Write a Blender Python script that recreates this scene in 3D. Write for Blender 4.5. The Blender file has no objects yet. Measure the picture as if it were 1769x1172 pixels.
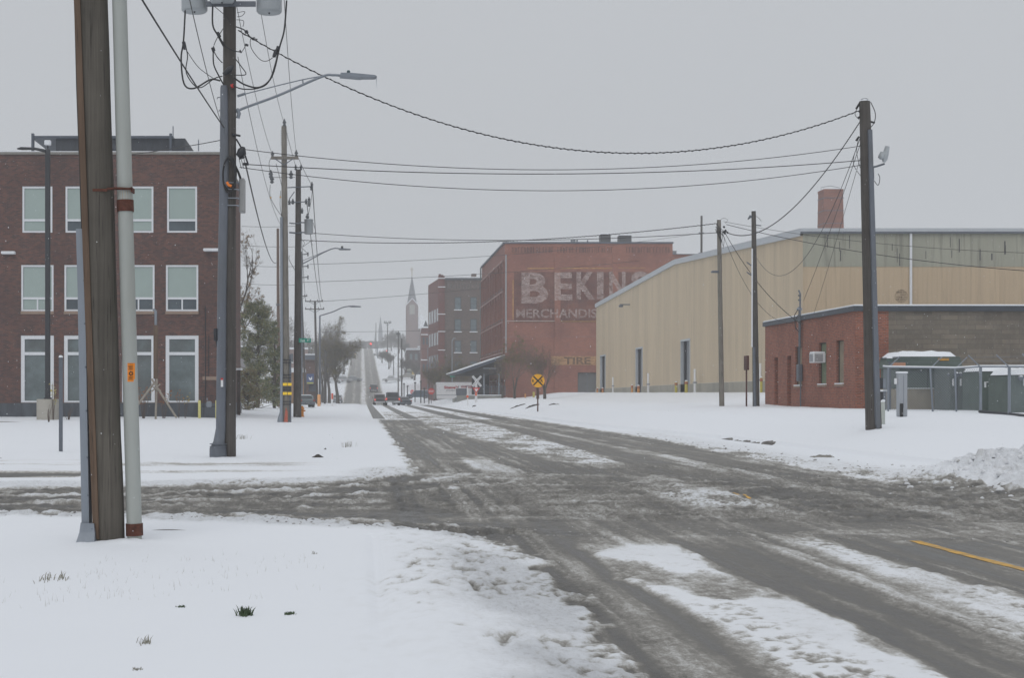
import bpy, math, random
import numpy as np
from mathutils import Vector, Matrix

scene = bpy.context.scene
COL = scene.collection
FP, VX, HY, EYE = 2500.0, 625.0, 684.0, 1.6      # lens, street direction, horizon and eye height

# ------------------------------------------------------------------ camera, world, light
cd = bpy.data.cameras.new("camera"); cam = bpy.data.objects.new("camera", cd); COL.objects.link(cam)
cd.sensor_width = 36.0; cd.lens = FP/1769*36
cd.shift_x = (884.5-VX)/1769; cd.shift_y = (HY-586)/1769
cd.clip_start = 0.1; cd.clip_end = 6000
cam.location = (0, 0, EYE); cam.rotation_euler = (math.radians(90), 0, 0)
scene.camera = cam

SUN_EL, SUN_AZ = 48, 200
w = bpy.data.worlds.new("World"); scene.world = w; w.use_nodes = True
nt = w.node_tree; nt.nodes.clear()
wo = nt.nodes.new('ShaderNodeOutputWorld'); bg = nt.nodes.new('ShaderNodeBackground')
sky = nt.nodes.new('ShaderNodeTexSky'); sky.sky_type = 'NISHITA'; sky.sun_disc = False
sky.sun_elevation = math.radians(SUN_EL); sky.sun_rotation = math.radians(SUN_AZ)
sky.dust_density = 6; sky.air_density = 1.0
hs = nt.nodes.new('ShaderNodeHueSaturation'); hs.inputs['Saturation'].default_value = 0.12
nt.links.new(sky.outputs[0], hs.inputs['Color'])
# overcast layer: clouds, brighter towards the zenith
tc = nt.nodes.new('ShaderNodeTexCoord'); sep = nt.nodes.new('ShaderNodeSeparateXYZ')
nt.links.new(tc.outputs['Generated'], sep.inputs[0])
rp = nt.nodes.new('ShaderNodeValToRGB')
rp.color_ramp.elements[0].position = 0.0; rp.color_ramp.elements[0].color = (4.55, 4.74, 4.98, 1)
rp.color_ramp.elements[1].position = 1.0; rp.color_ramp.elements[1].color = (7.7, 7.95, 8.3, 1)
e = rp.color_ramp.elements.new(0.35); e.color = (5.1, 5.3, 5.6, 1)
nz = nt.nodes.new('ShaderNodeTexNoise'); nz.inputs['Scale'].default_value = 1.6; nz.inputs['Detail'].default_value = 4
nt.links.new(tc.outputs['Generated'], nz.inputs['Vector'])
mr = nt.nodes.new('ShaderNodeMapRange'); mr.inputs['To Min'].default_value = 0.95; mr.inputs['To Max'].default_value = 1.05
nt.links.new(nz.outputs['Fac'], mr.inputs['Value'])
vm = nt.nodes.new('ShaderNodeVectorMath'); vm.operation = 'SCALE'
nt.links.new(sep.outputs['Z'], rp.inputs['Fac']); nt.links.new(rp.outputs['Color'], vm.inputs[0]); nt.links.new(mr.outputs[0], vm.inputs['Scale'])
mx = nt.nodes.new('ShaderNodeMix'); mx.data_type = 'RGBA'; mx.inputs['Factor'].default_value = 0.92
nt.links.new(hs.outputs[0], mx.inputs[6]); nt.links.new(vm.outputs[0], mx.inputs[7])
nt.links.new(mx.outputs[2], bg.inputs['Color']); bg.inputs['Strength'].default_value = 0.106
nt.links.new(bg.outputs[0], wo.inputs['Surface'])

sl = bpy.data.lights.new("sun", 'SUN'); sl.energy = 0.5; sl.angle = math.radians(40); sl.color = (1.0, 0.97, 0.93)
sun = bpy.data.objects.new("sun", sl); COL.objects.link(sun)
sun.rotation_euler = (math.radians(90-SUN_EL), 0, math.radians(-SUN_AZ+180))
vs = scene.view_settings
vs.view_transform = 'Standard'; vs.look = 'None'; vs.gamma = 1; vs.exposure = 0.0; vs.use_curve_mapping = False
scene.render.engine = 'CYCLES'
scene.cycles.use_denoising = True; scene.cycles.use_adaptive_sampling = False
scene.cycles.max_bounces = 5; scene.cycles.volume_bounces = 2; scene.cycles.transparent_max_bounces = 12

# ------------------------------------------------------------------ helpers
R = random.Random(7)
def W(px, py, Y): return Vector(((px-VX)*Y/FP, Y, EYE+(HY-py)*Y/FP))
def XP(px, Y): return (px-VX)*Y/FP
def PX(n, Y): return n*Y/FP          # n photo pixels at distance Y, in metres
def ss(a, b, x):
    t = np.clip((np.asarray(x, float)-a)/(b-a), 0, 1); return t*t*(3-2*t)

def vnoise(x, y, seed=0):
    x = np.asarray(x, float); y = np.asarray(y, float)
    xi = np.floor(x).astype(np.int64); yi = np.floor(y).astype(np.int64)
    fx = x-xi; fy = y-yi; fx = fx*fx*(3-2*fx); fy = fy*fy*(3-2*fy)
    def h(a, b):
        n = (a*374761393 + b*668265263 + seed*974634777) & 0xffffffff
        n = ((n ^ (n >> 13))*1274126177) & 0xffffffff
        n = n ^ (n >> 16)
        return (n & 0xffff)/65535.0
    return (h(xi, yi)*(1-fx)+h(xi+1, yi)*fx)*(1-fy)+(h(xi, yi+1)*(1-fx)+h(xi+1, yi+1)*fx)*fy
def fbm(x, y, seed=0, o=4):
    s = 0; a = .5; t = 0
    for k in range(o):
        s = s+a*vnoise(x*2**k, y*2**k, seed+k*17); t += a; a *= .55
    return s/t

ROADZ = ([-100, 0, 60, 140, 205, 215, 240, 265, 290, 320, 400, 580, 700, 800, 1000, 3000],
         [0, 0, .05, .12, .2, .2, -.4, -1, -.75, -.1, 5.3, 17.4, 24.3, 27.5, 29.5, 29])
def ground(X, Y):
    X = np.asarray(X, float); Y = np.asarray(Y, float)
    zr = np.interp(Y, *ROADZ)
    lift_r = np.interp(Y, [0, 30, 42, 55, 66, 100, 195, 215, 235, 290, 340, 420], [.3, .45, .58, .78, .78, .85, .95, 1.0, 1.3, 1.6, 1.2, .4])
    ext = .72*ss(20.5, 27, X)*ss(74, 90, Y)*(1-ss(200, 260, Y))
    xc = np.interp(Y, [0, 50, 70, 215, 300], [12.5, 12.5, 11.2, 10.2, 8])
    r = lift_r*ss(xc, xc+3, X)*.75+ext+.12*ss(xc, xc+.12, X)*ss(0, 1, Y)+lift_r*.25*ss(xc+1, xc+8, X)
    # the street that crosses on the right comes in level
    r = r*(1-(1-ss(19, 27, Y))*ss(9, 12, X)*ss(4, 11, Y))
    a = np.interp(Y, [0, 60, 80, 110, 200, 215, 260, 340, 420], [.0, .1, .22, .42, .35, .4, .9, .9, .3])
    b = np.interp(Y, [0, 15, 38, 60, 75, 110, 215], [-.05, -.06, -.11, -.02, .07, .18, .15])
    xl = np.interp(Y, [0, 20, 30, 215, 300], [.15, .15, .5, .3, -5])
    l = (a*ss(0, 9, -(X-xl)-2.5)+b*ss(0, 1.2, xl-X))
    st = ss(15.5, 17.5, Y)*(1-ss(27, 30, Y)) # cross street on the left is cut level
    l = l*(1-st)
    far = ss(500, 900, Y)*ss(60, 200, np.abs(X))*(-12)
    return zr+l+r+far
def gz(X, Y): return float(ground(X, Y))

class MB:
    def __init__(s): s.v = []; s.f = []; s.m = []; s.sm = []
    def add(s, vs_, fs, mi=0, smooth=False):
        o = len(s.v); s.v += [tuple(q) for q in vs_]
        for f in fs: s.f.append([i+o for i in f]); s.m.append(mi); s.sm.append(smooth)
        return s
    def box(s, x0, x1, y0, y1, z0, z1, mi=0, bev=0):
        if x1 < x0: x0, x1 = x1, x0
        if y1 < y0: y0, y1 = y1, y0
        if z1 < z0: z0, z1 = z1, z0
        if bev <= 0:
            return s.add([(x0,y0,z0),(x1,y0,z0),(x1,y1,z0),(x0,y1,z0),(x0,y0,z1),(x1,y0,z1),(x1,y1,z1),(x0,y1,z1)],
                         [(0,3,2,1),(4,5,6,7),(0,1,5,4),(1,2,6,5),(2,3,7,6),(3,0,4,7)], mi)
        b = min(bev, (x1-x0)*.45, (y1-y0)*.45, (z1-z0)*.45); rings = []
        for z, i in ((z0, b), (z0+b, 0), (z1-b, 0), (z1, b)):
            a = i; c = b
            rings.append([(x0+a+c*(a == 0), y0+a, z), (x1-a-c*(a == 0), y0+a, z), (x1-a, y0+a+c*(a == 0), z), (x1-a, y1-a-c*(a == 0), z),
                          (x1-a-c*(a == 0), y1-a, z), (x0+a+c*(a == 0), y1-a, z), (x0+a, y1-a-c*(a == 0), z), (x0+a, y0+a+c*(a == 0), z)])
        vs_ = [p for r in rings for p in r]; fs = [tuple(range(7, -1, -1)), tuple(range(24, 32))]
        for k in range(3):
            for j in range(8): fs.append((k*8+j, k*8+(j+1) % 8, (k+1)*8+(j+1) % 8, (k+1)*8+j))
        return s.add(vs_, fs, mi)
    def tube(s, pts, r, n=8, mi=0, cap=True, smooth=True):
        pts = [Vector(p) for p in pts]
        if not hasattr(r, '__len__'): r = [r]*len(pts)
        vs_ = []; N = len(pts); up = None
        for i, p in enumerate(pts):
            d = (pts[min(i+1, N-1)]-pts[max(i-1, 0)])
            d = d.normalized() if d.length > 1e-9 else Vector((0, 0, 1))
            if up is None: up = Vector((0, 1, 0)) if abs(d.y) < .9 else Vector((1, 0, 0))
            a = d.cross(up).normalized(); b = a.cross(d).normalized(); up = b
            for k in range(n):
                t = 2*math.pi*k/n
                vs_.append(p+a*math.cos(t)*r[i]+b*math.sin(t)*r[i])
        fs = []
        for i in range(N-1):
            for k in range(n): fs.append((i*n+k, i*n+(k+1) % n, (i+1)*n+(k+1) % n, (i+1)*n+k))
        s.add(vs_, fs, mi, smooth)
        if cap:
            s.add(vs_[:n], [tuple(range(n))], mi); s.add(vs_[-n:], [tuple(range(n-1, -1, -1))], mi)
        return s
    def lathe(s, c, prof, n=16, mi=0, smooth=True):
        vs_ = [(c[0]+r*math.cos(2*math.pi*k/n), c[1]+r*math.sin(2*math.pi*k/n), c[2]+z) for r, z in prof for k in range(n)]
        fs = [(i*n+k, i*n+(k+1) % n, (i+1)*n+(k+1) % n, (i+1)*n+k) for i in range(len(prof)-1) for k in range(n)]
        return s.add(vs_, fs, mi, smooth)
    def prism(s, poly, axis, a0, a1, mi=0, smooth=False):
        """poly: 2-D outline; axis 'x' -> (y,z), 'y' -> (x,z), 'z' -> (x,y)"""
        n = len(poly)
        def P(p, a): return (a, p[0], p[1]) if axis == 'x' else (p[0], a, p[1]) if axis == 'y' else (p[0], p[1], a)
        vs_ = [P(p, a0) for p in poly]+[P(p, a1) for p in poly]
        return s.add(vs_, [tuple(range(n)), tuple(range(2*n-1, n-1, -1))]+[(i, (i+1) % n, n+(i+1) % n, n+i) for i in range(n)], mi, smooth)
    def lump(s, c, r, seed, mi=0, sq=.6, n=7):
        q = random.Random(seed); vs_ = []; rows = 4
        vs_.append((c[0], c[1], c[2]+r*sq))
        for i in range(1, rows):
            ph = math.pi*.62*i/(rows-1)
            for k in range(n):
                t = 2*math.pi*k/n; rr = r*(.75+.5*q.random())
                vs_.append((c[0]+rr*math.sin(ph)*math.cos(t), c[1]+rr*math.sin(ph)*math.sin(t), c[2]+rr*sq*math.cos(ph)))
        fs = [(0, 1+k, 1+(k+1) % n) for k in range(n)]
        for i in range(rows-2):
            for k in range(n): fs.append((1+i*n+k, 1+(i+1)*n+k, 1+(i+1)*n+(k+1) % n, 1+i*n+(k+1) % n))
        return s.add(vs_, fs, mi, True)
    def build(s, name, mats, parent=None, world=True):
        me = bpy.data.meshes.new(name)
        v = s.v
        if parent is not None and world:
            r = parent
            while r.parent is not None: r = r.parent
            Mi = (Matrix.Translation(r.location) @ r.rotation_euler.to_matrix().to_4x4()).inverted()
            v = [tuple(Mi @ Vector(q)) for q in v]
        me.from_pydata(v, [], s.f)
        if not isinstance(mats, (list, tuple)): mats = [mats]
        for m in mats: me.materials.append(m)
        me.polygons.foreach_set('material_index', s.m)
        me.polygons.foreach_set('use_smooth', s.sm)
        import bmesh
        bm = bmesh.new(); bm.from_mesh(me); bmesh.ops.recalc_face_normals(bm, faces=bm.faces); bm.to_mesh(me); bm.free()
        me.update()
        o = bpy.data.objects.new(name, me); COL.objects.link(o)
        if parent is not None: o.parent = parent
        return o

def tag(o, label=None, cat=None, group=None, kind=None):
    if label: o['label'] = label
    if cat: o['category'] = cat
    if group: o['group'] = group
    if kind: o['kind'] = kind
    return o
def thing(name, label, cat, loc=(0, 0, 0), rz=0, group=None):
    o = bpy.data.objects.new(name, None); COL.objects.link(o); o.empty_display_size = .2
    o.location = loc; o.rotation_euler = (0, 0, rz)
    return tag(o, label, cat, group)
def copy_tree(o, parent=None):
    c = o.copy(); COL.objects.link(c); c.parent = parent
    for ch in list(o.children): copy_tree(ch, c)
    return c
def text_mesh(name, s, mat, parent, O, U, V, height, width=None, bold=0.0, depth=0.0, anchor='l', up=(0,0,1)):
    """lettering: lower left corner O, reading direction U, up direction V"""
    cu = bpy.data.curves.new(name, 'FONT'); cu.body = s; cu.offset = bold; cu.extrude = depth; cu.resolution_u = 3
    t = bpy.data.objects.new(name+'_tmp', cu); COL.objects.link(t)
    dg = bpy.context.evaluated_depsgraph_get(); me = bpy.data.meshes.new_from_object(t.evaluated_get(dg))
    bpy.data.objects.remove(t); n = len(me.vertices); a = np.zeros(n*3); me.vertices.foreach_get('co', a); a = a.reshape(-1, 3)
    mn = a.min(0); mxx = a.max(0); sy = height/(mxx[1]-mn[1]); sx = (width/(mxx[0]-mn[0])) if width else sy
    U = Vector(U).normalized(); V = Vector(V).normalized(); N = U.cross(V)
    r = parent
    while r is not None and r.parent is not None: r = r.parent
    O = Vector(O)
    q = np.array([O+U*((p[0]-mn[0])*sx)+V*((p[1]-mn[1])*sy)+N*p[2] for p in a])
    if r is not None:
        Mi = (Matrix.Translation(r.location) @ r.rotation_euler.to_matrix().to_4x4()).inverted()
        q = np.array([Mi @ Vector(p) for p in q])
    me.vertices.foreach_set('co', q.ravel()); me.materials.clear(); me.materials.append(mat); me.update(); me.name = name
    o = bpy.data.objects.new(name, me); COL.objects.link(o)
    if parent is not None: o.parent = parent
    return o

# ------------------------------------------------------------------ materials
def newmat(name):
    m = bpy.data.materials.new(name); m.use_nodes = True; t = m.node_tree
    b = t.nodes['Principled BSDF']; return m, t, b
def L(t, a, b): t.links.new(a, b)
def N(t, typ, **k):
    n = t.nodes.new(typ)
    for a, v in k.items():
        if a in n.inputs: n.inputs[a].default_value = v
        else: setattr(n, a, v)
    return n
def mixc(t, fac, a, b):
    n = t.nodes.new('ShaderNodeMix'); n.data_type = 'RGBA'
    for i, q in ((0, fac), (6, a), (7, b)):
        if isinstance(q, (int, float)): n.inputs[i].default_value = q
        elif isinstance(q, tuple): n.inputs[i].default_value = q if len(q) == 4 else (*q, 1)
        else: L(t, q, n.inputs[i])
    return n.outputs[2]
def math_(t, op, a, b=0.0, c=None):
    n = t.nodes.new('ShaderNodeMath'); n.operation = op
    for i, q in enumerate((a, b) if c is None else (a, b, c)):
        if isinstance(q, (int, float)): n.inputs[i].default_value = q
        else: L(t, q, n.inputs[i])
    return n.outputs[0]
def ramp(t, fac, stops):
    n = t.nodes.new('ShaderNodeValToRGB'); L(t, fac, n.inputs[0]); el = n.color_ramp.elements
    while len(el) < len(stops): el.new(.5)
    for e_, (p, c) in zip(el, stops): e_.position = p; e_.color = (*c, 1) if len(c) == 3 else c
    return n.outputs[0]
def M(name, col, rough=.7, var=.15, ns=4, bump=.0, metal=0, stretch=(1, 1, 1), dirt=None, bscale=None, emit=None, es=0):
    m, t, b = newmat(name)
    tcn = N(t, 'ShaderNodeTexCoord'); mp = N(t, 'ShaderNodeMapping'); mp.inputs['Scale'].default_value = stretch
    L(t, tcn.outputs['Object'], mp.inputs[0])
    n1 = N(t, 'ShaderNodeTexNoise', Scale=ns, Detail=6, Roughness=.65); L(t, mp.outputs[0], n1.inputs['Vector'])
    c0 = tuple(max(0, c*(1-var)) for c in col); c1 = tuple(min(1, c*(1+var)) for c in col)
    f = ramp(t, n1.outputs['Fac'], [(.3, (0, 0, 0)), (.7, (1, 1, 1))])
    c = mixc(t, f, c0, c1)
    if dirt:
        n2 = N(t, 'ShaderNodeTexNoise', Scale=ns*.35, Detail=5); L(t, mp.outputs[0], n2.inputs['Vector'])
        c = mixc(t, math_(t, 'MULTIPLY', ramp(t, n2.outputs['Fac'], [(.48, (0, 0, 0)), (.68, (1, 1, 1))]), .7), c, dirt)
    L(t, c, b.inputs['Base Color'])
    b.inputs['Roughness'].default_value = rough; b.inputs['Metallic'].default_value = metal
    if bump:
        nb = N(t, 'ShaderNodeTexNoise', Scale=bscale or ns*3, Detail=4); L(t, mp.outputs[0], nb.inputs['Vector'])
        bn = N(t, 'ShaderNodeBump', Strength=bump, Distance=.02); L(t, nb.outputs['Fac'], bn.inputs['Height']); L(t, bn.outputs[0], b.inputs['Normal'])
    if emit:
        b.inputs['Emission Color'].default_value = (*emit, 1); b.inputs['Emission Strength'].default_value = es
    return m
def wallcoord(t):
    """(along-wall, height) coordinates for upright walls"""
    g = N(t, 'ShaderNodeNewGeometry'); s1 = N(t, 'ShaderNodeSeparateXYZ'); L(t, g.outputs['Normal'], s1.inputs[0])
    s2 = N(t, 'ShaderNodeSeparateXYZ'); L(t, g.outputs['Position'], s2.inputs[0])
    fx = math_(t, 'GREATER_THAN', math_(t, 'ABSOLUTE', s1.outputs[0]), .5)
    u = math_(t, 'ADD', math_(t, 'MULTIPLY', s2.outputs[1], fx), math_(t, 'MULTIPLY', s2.outputs[0], math_(t, 'SUBTRACT', 1, fx)))
    cb = N(t, 'ShaderNodeCombineXYZ'); L(t, u, cb.inputs[0]); L(t, s2.outputs[2], cb.inputs[1])
    return cb.outputs[0], u, s2.outputs[2]
def brick(name, c1, c2, mortar, bw=.21, rh=.075, ms=.012, dark=None, darkamt=.5, stain=None, bias=0., rough=.9, ns=.35):
    m, t, b = newmat(name); v, u, z = wallcoord(t)
    br = N(t, 'ShaderNodeTexBrick'); L(t, v, br.inputs['Vector'])
    br.inputs['Scale'].default_value = 1; br.inputs['Brick Width'].default_value = bw; br.inputs['Row Height'].default_value = rh
    br.inputs['Mortar Size'].default_value = ms; br.inputs['Mortar Smooth'].default_value = .3; br.inputs['Bias'].default_value = bias
    br.inputs['Color1'].default_value = (*c1, 1); br.inputs['Color2'].default_value = (*c2, 1); br.inputs['Mortar'].default_value = (*mortar, 1)
    c = br.outputs['Color']
    n1 = N(t, 'ShaderNodeTexNoise', Scale=ns, Detail=7, Roughness=.7); L(t, v, n1.inputs['Vector'])
    mpn = N(t, 'ShaderNodeMapping'); mpn.inputs['Scale'].default_value = (1.6, .8, 1); L(t, v, mpn.inputs[0])
    n2 = N(t, 'ShaderNodeTexNoise', Scale=3.0, Detail=5, Roughness=.7); L(t, mpn.outputs[0], n2.inputs['Vector'])
    if dark: c = mixc(t, math_(t, 'MULTIPLY', ramp(t, n1.outputs['Fac'], [(.42, (0, 0, 0)), (.62, (1, 1, 1))]), darkamt), c, dark)
    if stain: c = mixc(t, math_(t, 'MULTIPLY', ramp(t, n2.outputs['Fac'], [(.5, (0, 0, 0)), (.72, (1, 1, 1))]), .45), c, stain)
    L(t, c, b.inputs['Base Color']); b.inputs['Roughness'].default_value = rough
    bn = N(t, 'ShaderNodeBump', Strength=.5, Distance=.01); bn.invert = True; L(t, br.outputs['Fac'], bn.inputs['Height']); L(t, bn.outputs[0], b.inputs['Normal'])
    return m
def corrugated(name, col, pitch=.3, streak=None, streakamt=.5, var=.08):
    m, t, b = newmat(name); v, u, z = wallcoord(t)
    ph = math_(t, 'FRACT', math_(t, 'DIVIDE', u, pitch))
    rib = ramp(t, ph, [(0, (0, 0, 0)), (.08, (1, 1, 1)), (.2, (1, 1, 1)), (.28, (0, 0, 0))])
    pan = math_(t, 'FLOOR', math_(t, 'DIVIDE', u, pitch*3))
    wn = N(t, 'ShaderNodeTexWhiteNoise', noise_dimensions='1D'); L(t, pan, wn.inputs['W'])
    mp = N(t, 'ShaderNodeMapping'); mp.inputs['Scale'].default_value = (2.2, .12, 1); L(t, v, mp.inputs[0])
    n1 = N(t, 'ShaderNodeTexNoise', Scale=1.0, Detail=5, Roughness=.7); L(t, mp.outputs[0], n1.inputs['Vector'])
    c = mixc(t, math_(t, 'ADD', math_(t, 'MULTIPLY', wn.outputs['Value'], .5), math_(t, 'MULTIPLY', n1.outputs['Fac'], .5)),
             tuple(c*(1-var) for c in col), tuple(c*(1+var) for c in col))
    c = mixc(t, math_(t, 'MULTIPLY', rib, .045), c, (.12, .11, .09))
    if streak: c = mixc(t, math_(t, 'MULTIPLY', ramp(t, n1.outputs['Fac'], [(.5, (0, 0, 0)), (.66, (1, 1, 1))]), streakamt), c, streak)
    L(t, c, b.inputs['Base Color']); b.inputs['Roughness'].default_value = .6
    bn = N(t, 'ShaderNodeBump', Strength=.35, Distance=.03); L(t, rib, bn.inputs['Height']); L(t, bn.outputs[0], b.inputs['Normal'])
    return m
def wood(name, c0, c1, crack=(.02, .017, .014), sc=1.0):
    m, t, b = newmat(name); tcn = N(t, 'ShaderNodeTexCoord')
    mp = N(t, 'ShaderNodeMapping'); mp.inputs['Scale'].default_value = (14*sc, 14*sc, .35*sc); L(t, tcn.outputs['Object'], mp.inputs[0])
    n1 = N(t, 'ShaderNodeTexNoise', Scale=1.6, Detail=8, Roughness=.72); L(t, mp.outputs[0], n1.inputs['Vector'])
    mp2 = N(t, 'ShaderNodeMapping'); mp2.inputs['Scale'].default_value = (30*sc, 30*sc, .9*sc); L(t, tcn.outputs['Object'], mp2.inputs[0])
    n2 = N(t, 'ShaderNodeTexNoise', Scale=1.5, Detail=4, Roughness=.6); L(t, mp2.outputs[0], n2.inputs['Vector'])
    n3 = N(t, 'ShaderNodeTexNoise', Scale=1.4, Detail=3); L(t, tcn.outputs['Object'], n3.inputs['Vector'])
    c = mixc(t, ramp(t, n1.outputs['Fac'], [(.3, (0, 0, 0)), (.7, (1, 1, 1))]), c0, c1)
    c = mixc(t, math_(t, 'MULTIPLY', ramp(t, n3.outputs['Fac'], [(.35, (0, 0, 0)), (.7, (1, 1, 1))]), .45), c, tuple(q*.6 for q in c0))
    cr = ramp(t, n2.outputs['Fac'], [(.32, (1, 1, 1)), (.40, (0, 0, 0))])
    c = mixc(t, math_(t, 'MULTIPLY', cr, .8), c, crack)
    L(t, c, b.inputs['Base Color']); b.inputs['Roughness'].default_value = .88
    bn = N(t, 'ShaderNodeBump', Strength=.7, Distance=.012); L(t, n1.outputs['Fac'], bn.inputs['Height']); L(t, bn.outputs[0], b.inputs['Normal'])
    return m
def faded_paint(name, col, lo=.35, hi=.6, amt=.85, ns=1.4):
    m, t, b = newmat(name); v, u, z = wallcoord(t)
    n1 = N(t, 'ShaderNodeTexNoise', Scale=ns, Detail=8, Roughness=.75); L(t, v, n1.inputs['Vector'])
    br = N(t, 'ShaderNodeTexBrick'); L(t, v, br.inputs['Vector']); br.inputs['Scale'].default_value = 1
    br.inputs['Brick Width'].default_value = .42; br.inputs['Row Height'].default_value = .15; br.inputs['Mortar Size'].default_value = .02
    br.inputs['Color1'].default_value = (1, 1, 1, 1); br.inputs['Color2'].default_value = (.6, .6, .6, 1); br.inputs['Mortar'].default_value = (.2, .2, .2, 1)
    f = math_(t, 'MULTIPLY', ramp(t, n1.outputs['Fac'], [(lo, (0, 0, 0)), (hi, (1, 1, 1))]), amt)
    f = math_(t, 'MULTIPLY', f, br.outputs['Color'])
    b.inputs['Base Color'].default_value = (*col, 1); b.inputs['Roughness'].default_value = .9
    tr = N(t, 'ShaderNodeBsdfTransparent'); ms = N(t, 'ShaderNodeMixShader'); L(t, f, ms.inputs[0]); L(t, tr.outputs[0], ms.inputs[1]); L(t, b.outputs[0], ms.inputs[2])
    L(t, ms.outputs[0], t.nodes['Material Output'].inputs['Surface'])
    return m

SNOW = M('snow', (.80, .825, .86), .75, .03, 3, .25, bscale=25)
WOOD_A = wood('weathered_pole_wood', (.07, .062, .051), (.15, .134, .113))
WOOD_B = wood('dark_pole_wood', (.06, .053, .048), (.115, .104, .095))
WOOD_C = wood('pale_pole_wood', (.16, .145, .125), (.27, .25, .22))
WOOD_BR = wood('brown_molding_wood', (.095, .06, .04), (.18, .118, .078))
GALV = M('galvanised_metal', (.235, .262, .30), .5, .10, 6, .05, .25, (1, 1, .25))
GALV_D = M('dark_grey_metal', (.13, .145, .17), .55, .12, 5, .05, .2)
PVC = M('pale_grey_pipe', (.37, .39, .37), .6, .10, 3, .08, stretch=(1, 1, .2), dirt=(.30, .30, .26))
RUST = M('rust', (.10, .035, .022), .9, .4, 20, .5)
RUSTY = M('rust_streaked_paint', (.42, .36, .26), .8, .2, 12, .1, dirt=(.28, .12, .04))
SLATE = M('slate_grey_conduit', (.135, .150, .178), .5, .12, 5, .05, .1, (1, 1, .25), dirt=(.11, .115, .12))
BLACK = M('black_cable', (.018, .018, .020), .6, .2, 5)
BLACKM = M('black_painted_metal', (.022, .024, .030), .5, .2, 5)
TRANSF = M('transformer_grey', (.40, .43, .45), .5, .06, 3)
ORANGE = M('orange_plastic', (.85, .22, .02), .6, .06, 5)
ORANGEL = M('orange_label', (.9, .28, .02), .6, .03, 5)
YELLOW = M('yellow_paint', (.72, .55, .06), .6, .15, 6, dirt=(.45, .36, .12))
YELLOWR = M('yellow_reflector', (.95, .62, .02), .5, .05, 6)
AMBER = M('amber_sign_yellow', (.86, .42, .01), .5, .05, 3)
WHITE = M('white_paint', (.72, .73, .74), .5, .05, 3)
WHITEFR = M('white_window_frame', (.72, .74, .77), .5, .04, 3)
RED = M('red_paint', (.55, .045, .04), .5, .1, 4)
GREEN_S = M('green_sign', (.0, .28, .19), .5, .05, 4)
INK = M('black_ink', (.02, .02, .02), .7, .1, 8)
REDBROWN = M('red_brown_steel', (.09, .035, .028), .7, .3, 6)
CONC = M('concrete', (.36, .36, .34), .85, .15, 2, .2, dirt=(.24, .23, .20))
BLIND = M('pale_green_window_blind', (.335, .41, .385), .35, .03, 2)
GLASSD = M('dark_window_glass', (.075, .095, .11), .12, .35, .8)
GLASSM = M('grey_window_glass', (.13, .16, .165), .15, .35, .8, dirt=(.08, .06, .055))
SILL = M('tan_stone_sill', (.30, .22, .17), .8, .1, 4)
PORC = M('insulator_grey', (.10, .11, .12), .35, .1, 4)
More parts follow.
